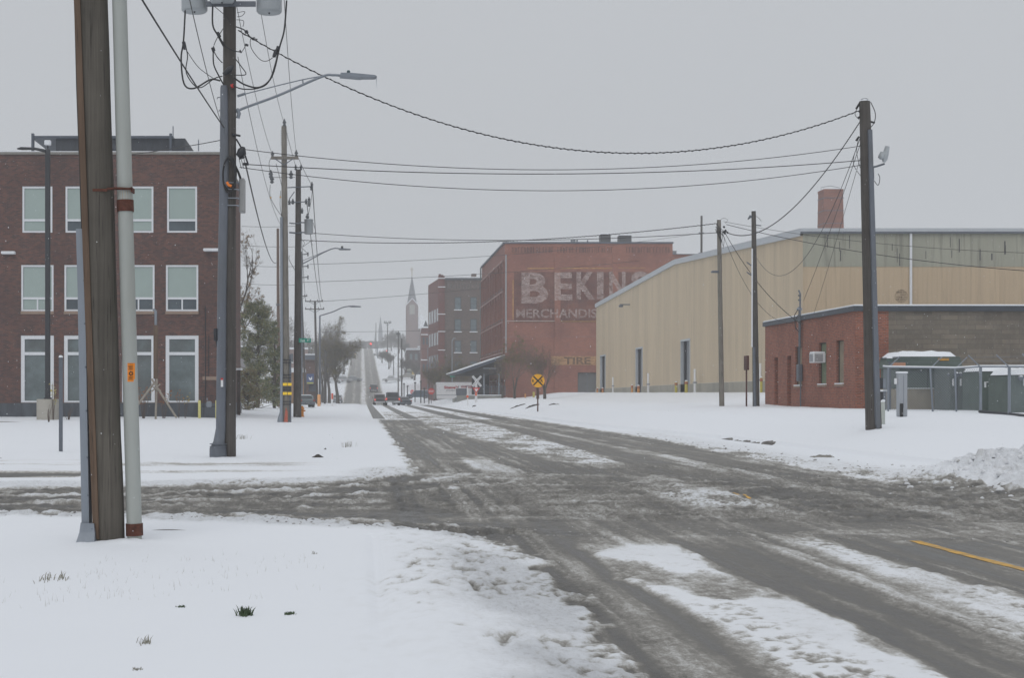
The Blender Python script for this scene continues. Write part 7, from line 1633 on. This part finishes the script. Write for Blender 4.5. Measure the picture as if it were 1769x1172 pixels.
tree('bare tree directly behind the round railroad sign', 929, 160, 590, 36, 22, stems=3, fork=.22, leaf=OLIVE, nleaf=300, twigs=1700, mat=TWIGR, group=G2, lsz=.08, leafzone=up_left, lowest=.20, wb=.17, tw=.006)
tree('bare tree right of the round railroad sign with a forked dark trunk', 941, 161, 582, 34, 23, stems=4, fork=.22, leaf=OLIVE, nleaf=200, twigs=1600, mat=TWIGR, group=G2, lsz=.08, leafzone=up_left, lowest=.18, wb=.18, tw=.006)
tree('bare tree against the left corner of the storage block above the canopy', 868, 182, 600, 26, 24, stems=3, fork=.25, twigs=1500, leaf=OLIVE, nleaf=300, mat=TWIGR, group=G2, lsz=.08, lowest=.22, wb=.13, tw=.006)
G3 = 'hazy trees before the grey brown brick building'
for px, top, r_, sd, Y, lb in ((750, 622, 24, 31, 246, 'leftmost of the low twiggy trees before the grey brown building'), (776, 612, 26, 32, 250, 'middle low twiggy tree with olive leaves before the grey brown building'), (802, 618, 24, 33, 250, 'rightmost low twiggy tree, above the white trailer')):
    tree(lb, px, Y, top, r_, sd, stems=3, fork=.2, twigs=3000, leaf=OLIVE, nleaf=700, mat=TWIGO, group=G3, lsz=.12, lowest=.12, wb=.16, tw=.02)
G4 = 'faded grey trees on the horizon'
for px, Y, top, r_, sd, lb in ((676, 640, 566, 15, 41, 'hazy grey tree right of the far twin spires'), (689, 600, 572, 14, 42, 'hazy grey tree just left of the church tower'), (663, 700, 588, 10, 43, 'small hazy tree below the far twin spires'), (700, 560, 590, 12, 44, 'hazy tree low in front of the church tower'),
        (455, 330, 545, 40, 45, 'tall faded tree behind the green tree, left of the thin brown pole'), (500, 300, 540, 34, 46, 'faded grey tree seen between the two large left poles'), (535, 320, 560, 26, 47, 'faded tree behind the double crossarm pole'), (420, 360, 560, 36, 48, 'faded tree low behind the brick block corner'),
        (600, 640, 618, 14, 49, 'small faded tree at the hilltop left of the headlit car'), (470, 400, 520, 36, 50, 'pale distant tree above the shop roofs on the left')):
    tree(lb, px, Y, top, r_, sd, fork=.3, twigs=2200, group=G4, wb=.3, tw=PX(.30, Y), lowest=.15)

# ------------------------------------------------------------------ distant buildings
def block(name, label, foot, Y0z, top, wallmat, cat='building', roof=SNOW, zbot=None, cop=None):
    """foot: list of (px, Y) corners (first two = front face); top given in photo y at the first corner"""
    P = [(XP(a, Y), Y) for a, Y in foot]; zt = EYE+(HY-top)*foot[0][1]/FP; zb = min(surf(x, y) for x, y in P)-1 if zbot is None else zbot
    t = thing(name, label, cat, (P[0][0], P[0][1], zb)); n = len(P); m = MB()
    m.add([(x, y, zb) for x, y in P]+[(x, y, zt) for x, y in P], [(i, (i+1) % n, n+(i+1) % n, n+i) for i in range(n)]); m.build('wall', wallmat, t)
    cx_ = sum(p[0] for p in P)/n; cy_ = sum(p[1] for p in P)/n; m = MB(); Q = [(cx_+(x-cx_)*1.02, cy_+(y-cy_)*1.02) for x, y in P]
    m.add([(x, y, zt+.003) for x, y in Q]+[(x, y, zt+.35) for x, y in Q], [(i, (i+1) % n, n+(i+1) % n, n+i) for i in range(n)]+[tuple(range(n, 2*n)), tuple(range(n))]); m.build('roof', roof, t)
    return t, P, zt, zb
def pwin(t, a, b, c, d, Y, mat=None, fr=True, sillm=SNOW, dep=.08):
    x0, x1, z0, z1 = XP(a, Y), XP(b, Y), W(0, d, Y).z, W(0, c, Y).z
    w_ = MB().box(x0, x1, Y-.03, Y+.0, z0, z1).build('window', mat or GLASSM, t)
    m = MB(); f = min(.14, (x1-x0)*.12); m.box(x0-f, x0, Y-dep, Y, z0, z1).box(x1, x1+f, Y-dep, Y, z0, z1).box(x0-f, x1+f, Y-dep, Y, z1, z1+f*1.5).box(x0, x1, Y-dep+.01, Y-.031, (z0+z1)/2-.04, (z0+z1)/2+.04); m.build('frame', M('dark_sash', (.07, .08, .085), .7) if 'dark_sash' not in bpy.data.materials else bpy.data.materials['dark_sash'], w_)
    if sillm: MB().box(x0-f*2, x1+f*2, Y-.25, Y-.001, z0-.16, z0-.002).build('sill', sillm, w_)
GB = brick('grey_brown_brick', (.175, .125, .105), (.12, .092, .08), (.15, .13, .12), bw=.42, rh=.15, ms=.02, dark=(.10, .075, .068), darkamt=.5, stain=(.21, .17, .15), ns=.2)
RB = brick('dull_red_brick', (.20, .07, .058), (.14, .055, .05), (.17, .10, .09), bw=.42, rh=.15, ms=.02, dark=(.11, .05, .045), darkamt=.4, ns=.3)
t, P, zt, zb = block('corner_office_block', 'four storey grey brown brick building with red corner pier beyond the storage block', [(766, 263), (870, 263), (850, 285), (741, 285)], 0, 482, GB)
Y = 263; O = (P[3][0], P[3][1], 0); U = Vector((P[0][0]-P[3][0], P[0][1]-P[3][1], 0)); Ln = U.length
m = MB(); wall(m, (O[0]-.15, O[1], 0), U, Ln, zb, zt, [], 0); obox(m, O, U, 0, Ln, .12, .13, zt-1.0, zt+.5); m.build('side_wall', RB, t)
m = MB().box(XP(757, Y), XP(768, Y), Y-.35, Y-.002, zb, EYE+(HY-477)*Y/FP); pr = m.build('corner_pier', RB, t)
for py in (481, 496, 543, 573, 605): MB().box(XP(756.5, Y), XP(769, Y), Y-.5, Y-.351, W(0, py+.9, Y).z, W(0, py-.4, Y).z).build('snow_ledge', SNOW, pr)
m = MB(); 
for a, b2, c in ((758, 762, 473.5), (762.5, 766, 475)): m.box(XP(a, Y), XP(b2, Y), Y, Y+1, zt, W(0, c, Y).z)
m.build('parapet_block', RB, t)
MB().box(XP(818, Y), XP(826, Y), Y+4, Y+6, zt, W(0, 473, Y+4).z).build('chimney', GB, t)
MB().box(XP(768.5, Y), XP(840, Y), Y-.25, Y-.003, W(0, 484, Y).z, W(0, 480.5, Y).z).build('cornice', M('dark_slate_cornice', (.07, .08, .09), .7), t)
m = MB(); q = random.Random(2); px = 772
while px < 832: w_ = q.uniform(2.6, 4.2); m.box(XP(px, Y), XP(px+w_, Y), Y-.02, Y-.003, W(0, 499, Y).z, W(0, 489, Y).z); px += w_+1.4
m.build('faded_band', faded_paint('faded_grey_band', (.22, .20, .19), .35, .6, .5, 1), t)
for c in (791, 818):
    for a, b2 in ((515, 535), (553, 573), (590, 609), (626, 646)): pwin(t, c-4.6, c+4.6, a, b2, Y, M('pale_blue_pane', (.15, .19, .21), .2, .2, 1) if 'pale_blue_pane' not in bpy.data.materials else bpy.data.materials['pale_blue_pane'])
for k in range(5):
    for z0 in (W(0, 552, Y).z, W(0, 594, Y).z, W(0, 634, Y).z):
        m = MB(); u = .8+k*(Ln-1.6)/5; obox(m, (O[0]-.16, O[1], 0), U, u+.6, u+(Ln-1.6)/5-.6, .0, .03, z0, z0+2.4); m.build('window', GLASSD, t)
# small dark building
t, P, zt, zb = block('dark_brick_house', 'narrow dark brick house with snowy ledges left of the grey brown building', [(728, 345), (760, 345), (756, 375), (726, 375)], 0, 567, RB)
Y = 345
for py in (566, 578, 622): MB().box(XP(727, Y), XP(745, Y), Y-.6, Y-.002, W(0, py+1.1, Y).z, W(0, py-.3, Y).z).build('snow_ledge', SNOW, t)
m = MB(); m.add([(XP(731, Y), Y, zt), (XP(741, Y), Y, zt), (XP(741, Y), Y+4, zt), (XP(731, Y), Y+4, zt), (XP(736, Y), Y+2, W(0, 553, Y).z)], [(0, 1, 4), (1, 2, 4), (2, 3, 4), (3, 0, 4)]); m.build('turret_roof', M('dark_slate', (.06, .06, .065), .8), t)
for c in (732, 738):
    for a, b2 in ((584, 596), (630, 645)): pwin(t, c-1.4, c+1.4, a, b2, Y, GLASSD, sillm=None)
# shop front building beneath the church
DKB = M('dark_brown_brick_far', (.07, .045, .042), .9, .3, .5)
t, P, zt, zb = block('corner_shop', 'dark two storey building with pale shop front below the church', [(702, 430), (733, 430), (731, 460), (700, 460)], 0, 605, DKB)
Y = 430; MB().box(XP(701, Y), XP(733, Y), Y-.6, Y-.002, W(0, 604, Y).z, W(0, 602, Y).z).build('snow_ledge', SNOW, t)
MB().box(XP(703, Y), XP(732, Y), Y-.3, Y-.003, zb, W(0, 640, Y).z).build('shop_front', M('pale_green_shop_front', (.17, .185, .165), .6, .1), t)
MB().box(XP(703, Y), XP(732, Y), Y-.5, Y-.301, W(0, 640, Y).z, W(0, 638, Y).z).build('fascia', M('cream_fascia', (.42, .42, .36), .7), t)
for a in (706, 712, 719, 725): pwin(t, a-1.5, a+2.5, 644, 656, Y-.3, GLASSD, sillm=None)
for a in (710, 719): pwin(t, a-2, a+2, 612, 622, Y, bpy.data.materials['pale_blue_pane'], sillm=None)
MB().box(XP(711.5, Y), XP(716, Y), Y-.9, Y-.52, W(0, 648, Y).z, W(0, 639, Y).z).build('hanging_sign', M('yellow_shop_sign', (.5, .36, .10), .6), t)
# church
Y = 680.; CH = M('church_brick', (.13, .060, .049), .9, .2, .4); SLT = M('slate_spire', (.085, .09, .105), .8, .25, .5, stretch=(3, 3, .3))
X = XP(712, Y); g = gz(X, Y)-2; t = thing('church', 'brick church with tall grey pointed spire and snowy nave roof on the hill', 'church', (X, Y, g)); k = PX(1, Y); hw = 10.4*k
zs = W(0, 525, Y).z; m = MB().box(X-hw, X+hw, Y, Y+2*hw, g, zs-3*k); tw_ = m.build('tower', CH, t)
m = MB(); cx_, cy_ = X, Y+hw
for s_ in (0, 1, 2, 3):
    a = s_*math.pi/2; R_m = Matrix.Rotation(a, 3, 'Z'); pts = [Vector((-hw, -hw-.02, zs-3*k)), Vector((hw, -hw-.02, zs-3*k)), Vector((0, -hw-.02, zs+9*k))]; pts = [R_m @ p+Vector((cx_, cy_, 0)) for p in pts]; m.add(pts, [(0, 1, 2)])
m.build('gable', CH, tw_)
m = MB(); base = [(X-hw*1.0, Y), (X+hw*1.0, Y), (X+hw, Y+2*hw), (X-hw, Y+2*hw)]; ap = W(712, 473, Y).z; n = 8; vs_ = [(cx_+hw*.92*math.cos(math.pi/8+i*math.pi/4), cy_+hw*.92*math.sin(math.pi/8+i*math.pi/4), zs-2*k) for i in range(8)]+[(cx_, cy_, ap)]
m.add(vs_, [(i, (i+1) % 8, 8) for i in range(8)]); sp = m.build('spire', SLT, t)
m = MB(); m.tube([(cx_, cy_, ap-1), (cx_, cy_, W(0, 461, Y).z)], .22, 6); m.box(cx_-.9, cx_+.9, cy_-.1, cy_+.1, W(0, 465.5, Y).z, W(0, 464.5, Y).z); m.build('cross', M('pale_gold', (.35, .3, .2), .6), sp)
m = MB()
for sg in (-1, 1): p0 = (X, zs+10*k); p1 = (X+sg*hw*1.1, zs-2.5*k); m.add([(p0[0], Y-.5, p0[1]), (p1[0], Y-.5, p1[1]), (p1[0], Y-.5, p1[1]-1.6*k), (p0[0], Y-.5, p0[1]-1.6*k), (p0[0], Y+1.5, p0[1]), (p1[0], Y+1.5, p1[1])], [(0, 1, 2, 3), (0, 1, 5, 4)])
m.build('snow_edge', SNOW, tw_)
MB().box(XP(707.5, Y), XP(716.5, Y), Y-.4, Y-.01, W(0, 543, Y).z, W(0, 527, Y).z).build('louvre', M('pale_louvre', (.26, .25, .21), .8), tw_)
m = MB(); m.box(XP(715, Y), XP(727, Y), Y+2, Y+30, g, W(0, 565, Y).z); m.build('nave', CH, t)
m = MB(); m.add([(XP(711, Y), Y+1, W(0, 568, Y).z), (XP(742, Y), Y+1, W(0, 568, Y).z), (XP(728, Y), Y+1, W(0, 542, Y).z), (XP(711, Y), Y+30, W(0, 568, Y).z), (XP(742, Y), Y+30, W(0, 568, Y).z), (XP(728, Y), Y+30, W(0, 542, Y).z)], [(0, 1, 2), (3, 5, 4), (0, 2, 5, 3), (1, 4, 5, 2)]); m.build('roof', SNOW, t)
MB().box(XP(700, Y), XP(727, Y), Y-1, Y+1.9, g, W(0, 603, Y).z).build('porch', CH, t)
# far twin spires
for px, top, hwp, lb in ((657.3, 545, 3.6, 'faint taller spire far away at the end of the street'), (648.5, 574, 2.5, 'faint shorter spire left of the taller far spire')):
    Y = 1000.; k = PX(1, Y); X = XP(px, Y); g = gz(X, Y)-1; t = thing('distant_spire', lb, 'spire', (X, Y, g), 0, 'faint spires on the horizon'); b_ = W(0, 572 if hwp > 3 else 592, Y).z
    MB().box(X-hwp*k, X+hwp*k, Y, Y+2*hwp*k, g, b_).build('tower', SLT, t); c = (X, Y+hwp*k)
    m = MB(); m.add([(X-hwp*k, Y, b_), (X+hwp*k, Y, b_), (X+hwp*k, Y+2*hwp*k, b_), (X-hwp*k, Y+2*hwp*k, b_), (c[0], c[1], W(0, top, Y).z)], [(0, 1, 4), (1, 2, 4), (2, 3, 4), (3, 0, 4)]); m.build('spire', SLT, t)
# left shops
TANB = brick('tan_shop_brick', (.36, .22, .13), (.29, .17, .10), (.3, .22, .16), bw=.3, rh=.1, ms=.015, dark=(.22, .13, .08), darkamt=.3)
t, P, zt, zb = block('tan_shop', 'low tan brick shop with snowy roof behind the large left poles', [(470, 175), (526.5, 175), (528, 190), (468, 190)], 0, 641, TANB)
MB().box(XP(470, 175), XP(527, 175), 174.7, 174.99, W(0, 644, 175).z, W(0, 636, 175).z).build('snowy_parapet', SNOW, t)
MB().box(XP(516.5, 175), XP(519.5, 175), 174.9, 174.99, W(0, 655, 175).z, W(0, 648, 175).z).build('red_panel', RED, t)
t, P, zt, zb = block('brown_shop', 'narrow brown brick shop with blue hanging sign and dark awning', [(527.5, 205), (546.5, 205), (545, 240), (526, 240)], 0, 616, brick('brown_shop_brick', (.14, .075, .06), (.10, .06, .05), (.12, .09, .08), bw=.3, rh=.1, ms=.015))
Y = 205; MB().box(XP(527, Y), XP(548, Y), Y-.5, Y-.003, W(0, 622, Y).z, W(0, 614, Y).z).build('dark_cornice', M('blue_grey_cornice', (.10, .115, .14), .7), t)
s_ = MB().box(XP(530, Y), XP(542.5, Y), Y-1.1, Y-.9, W(0, 664, Y).z, W(0, 646.5, Y).z).build('hanging_sign', M('blue_sign_panel', (.05, .085, .20), .5), t)
MB().box(XP(530.8, Y), XP(541.8, Y), Y-1.12, Y-1.101, W(0, 663.5, Y).z, W(0, 661, Y).z).build('yellow_strip', M('yellow_green_strip', (.45, .45, .08), .5), s_)
m = MB(); c = W(536.5, 654, Y); k = PX(1, Y)
m.add([(c.x-3*k, Y-1.12, c.z+2.5*k), (c.x+.5*k, Y-1.12, c.z-.5*k), (c.x+3*k, Y-1.12, c.z+3.5*k), (c.x+3.2*k, Y-1.12, c.z-2*k), (c.x+.5*k, Y-1.12, c.z-4*k), (c.x-2*k, Y-1.12, c.z-2*k)], [(0, 1, 5), (1, 2, 3), (1, 3, 4), (1, 4, 5)]); m.build('white_emblem', WHITE, s_)
m = MB(); m.add([(XP(534, Y), Y-.01, W(0, 664, Y).z), (XP(546, Y), Y-.01, W(0, 664, Y).z), (XP(548.5, Y), Y-2, W(0, 677, Y).z), (XP(534, Y), Y-2, W(0, 677, Y).z), (XP(548.5, Y), Y-.01, W(0, 677, Y).z)], [(0, 1, 2, 3), (1, 4, 2)]); m.build('awning', M('dark_blue_awning', (.03, .035, .05), .8), t)
t, P, zt, zb = block('pale_house', 'pale pinkish building with snow on its roof behind the side arm pole', [(496, 260), (532, 260), (530, 280), (495, 280)], 0, 604, M('pale_pink_wall', (.30, .22, .20), .85, .15, .6))
for a in (504, 514, 522): pwin(t, a-2, a+2, 612, 626, 260, GLASSD, sillm=SNOW)
t, P, zt, zb = block('grey_house', 'low grey building with white roof half hidden by the green tree', [(440, 160), (476, 160), (476, 175), (440, 175)], 0, 656, M('grey_far_wall', (.20, .18, .165), .85, .15, .6))
m = MB(); Y = 159.9
for k in range(9): m.box(XP(441+k*4, Y), XP(443+k*4, Y), Y-.02, Y, surf(XP(445, Y), Y), W(0, 690, Y).z)
m.build('base_snow', SNOW, t)
for px, Y, w_, top, lb, c in ((430, 300, 60, 600, 'faded low block behind the green tree', (.16, .15, .15)), (560, 420, 40, 625, 'faded house behind the far left clump of bare trees', (.22, .18, .17)), (590, 520, 14, 628, 'small faded house at the hilltop left of the road', (.2, .2, .2)), (686, 520, 16, 628, 'faded low building right of the road near the hilltop', (.16, .14, .14)), (505, 420, 60, 606, 'faded wide building beyond the shops on the left', (.17, .15, .15)), (752, 600, 60, 600, 'faded block hidden behind the dark brick house', (.15, .14, .14))):
    t, P, zt, zb = block('distant_house', lb, [(px-w_/2, Y), (px+w_/2, Y), (px+w_/2, Y+14), (px-w_/2, Y+14)], 0, top, M('faded_wall', c, .9, .2, .3))
    for k in range(3): pwin(t, px-w_*.3+k*w_*.25-1, px-w_*.3+k*w_*.25+1, top+8, top+14, Y, GLASSD, sillm=None)

# poles beyond
for px, pb, pt, Y, w0, arms, lb in ((669.5, 640, 557, 520, 2.2, [(663, 676, 558)], 'far crossarm pole left of the church'), (688, 690, 572, 330, 2.4, [(684, 692, 578)], 'dark pole just left of the church tower'), (694, 692, 585, 290, 2.8, [], 'thicker dark pole in front of the church tower'),
        (680, 655, 616, 430, 1.8, [], 'short pole between the far crossarm pole and the church'), (675, 642, 618, 480, 1.6, [], 'shortest pole on the right of the hill'), (649.5, 612, 558, 640, 1.6, [], 'thin pole at the hilltop left of the far spires'),
        (741, 692, 640, 235, 1.8, [], 'short dark post left of the stop sign'), (563, 700, 606, 240, 3, [], 'trunk like dark pole inside the far left tree clump')):
    far_pole(lb, px, pb, pt, Y, w0, arms, GR if px > 600 else GL)
Y = 242; t = pole_thing('street_lamp', 'pale thin lamp pole with small green street sign in front of the grey brown building', (781, 692), (781, 588), Y, 2.2, 1.5, GALV, 'street lamp', snow=False, n=8)
MB().box(XP(777.5, Y), XP(785.5, Y), Y-.15, Y-.11, W(0, 652, Y).z, W(0, 648.8, Y).z).build('street_name_sign', GREEN_S, t)
m = MB(); m.tube(curve([W(781, 590, Y), W(784, 585, Y), W(787, 585, Y)], 4), .10, 5); m.build('lamp_arm', GALV, t)
Y = 300; t = pole_thing('street_lamp', 'thin lamp pole with curved arm before the dark brick house', (739, 690), (739, 600), Y, 1.6, 1.2, GALV_D, 'street lamp', snow=False, n=8)
m = MB(); m.tube(curve([W(739, 618, Y), W(744, 614, Y), W(751, 614, Y)], 4), .12, 5); m.build('lamp_arm', GALV, t)
for px, Y, top, lb in ((698, 300, 664, 'first short bollard lamp on the far right pavement'), (704, 290, 668, 'second short bollard lamp on the far right pavement'), (717, 285, 662, 'tall thin post right of the far stop sign'), (727, 270, 660, 'dark post in front of the dark brick house'), (733, 262, 672, 'short post beside the red stop sign')):
    X = XP(px, Y); z = surf(X, Y); t = thing('street_post', lb, 'post', (X, Y, z), 0, 'thin posts on the far right pavement'); h = W(0, top, Y).z-z; MB().tube([(0, 0, -.5), (0, 0, h)], .10, 6).build('post', BLACKM, t, world=False); MB().lump((0, 0, h), .22, px, 0, 1).build('lamp_shade', BLACKM, t, world=False)

q = random.Random(31); b = MB()
for k in range(9000):
    Y = 815+40*q.random(); px = q.uniform(380, 900); X = XP(px, Y); top = EYE+(HY-(593-5*float(fbm(px*.06, .5, 7, 4))))*Y/FP; z = gz(X, Y)+(top-gz(X, Y))*q.random()**.8
    a = rvec(q)*.7; c = rvec(q)*.5; p = Vector((X, Y, z)); b.add([p-a, p+c, p+a, p-c], [(0, 1, 2, 3)])
tag(b.build('far_woods', TWIG), kind='stuff')
for px, Y, top, r_, sd, lb in ((628, 720, 590, 8, 61, 'small faded tree at the end of the street, right of centre'), (606, 500, 596, 14, 62, 'faded tree half way up the hill on the left kerb'), (672, 470, 600, 15, 63, 'faded bushy tree half way up the hill on the right'), (660, 520, 604, 10, 64, 'small faded tree right of the hilltop traffic signal'),
        (594, 440, 588, 18, 65, 'faded tree above the silver car on the hill'), (700, 420, 612, 16, 66, 'dark twiggy tree low beside the corner shop'), (716, 395, 622, 13, 67, 'twiggy tree in front of the pale shop front')):
    tree(lb, px, Y, top, r_, sd, fork=.3, twigs=2000, group=G4, wb=.3, tw=PX(.25, Y), lowest=.2)
# ------------------------------------------------------------------ falling snow and the air
q = random.Random(77); b = MB()
for k in range(7000):
    Y = 13+70*q.random()**1.1; X = Y*q.uniform(-.33, .52); z = q.uniform(0, 1.6+.29*Y); r = .0022+.0028*q.random()
    if X > 60: continue
    if z < surf(X, Y)+.05: continue
    b.add([(X+r, Y, z), (X-r, Y, z), (X, Y+r, z), (X, Y-r, z), (X, Y, z+r*1.4), (X, Y, z-r*1.4)], [(0, 2, 4), (2, 1, 4), (1, 3, 4), (3, 0, 4), (2, 0, 5), (1, 2, 5), (3, 1, 5), (0, 3, 5)])
tag(b.build('falling_snow', SNOW), kind='stuff')
b = MB().box(-1000, 1000, -100, 2750, -2.2, 64)
hz_ = b.build('haze', M('haze_air', (.8, .8, .8))); hz_['kind'] = 'stuff'
hm = bpy.data.materials['haze_air']; ht = hm.node_tree; ht.nodes.clear(); ho = ht.nodes.new('ShaderNodeOutputMaterial'); hv = ht.nodes.new('ShaderNodeVolumePrincipled')
hv.inputs['Color'].default_value = (.91, .925, .94, 1); hv.inputs['Density'].default_value = .0009; hv.inputs['Anisotropy'].default_value = 0
ht.links.new(hv.outputs[0], ho.inputs['Volume'])
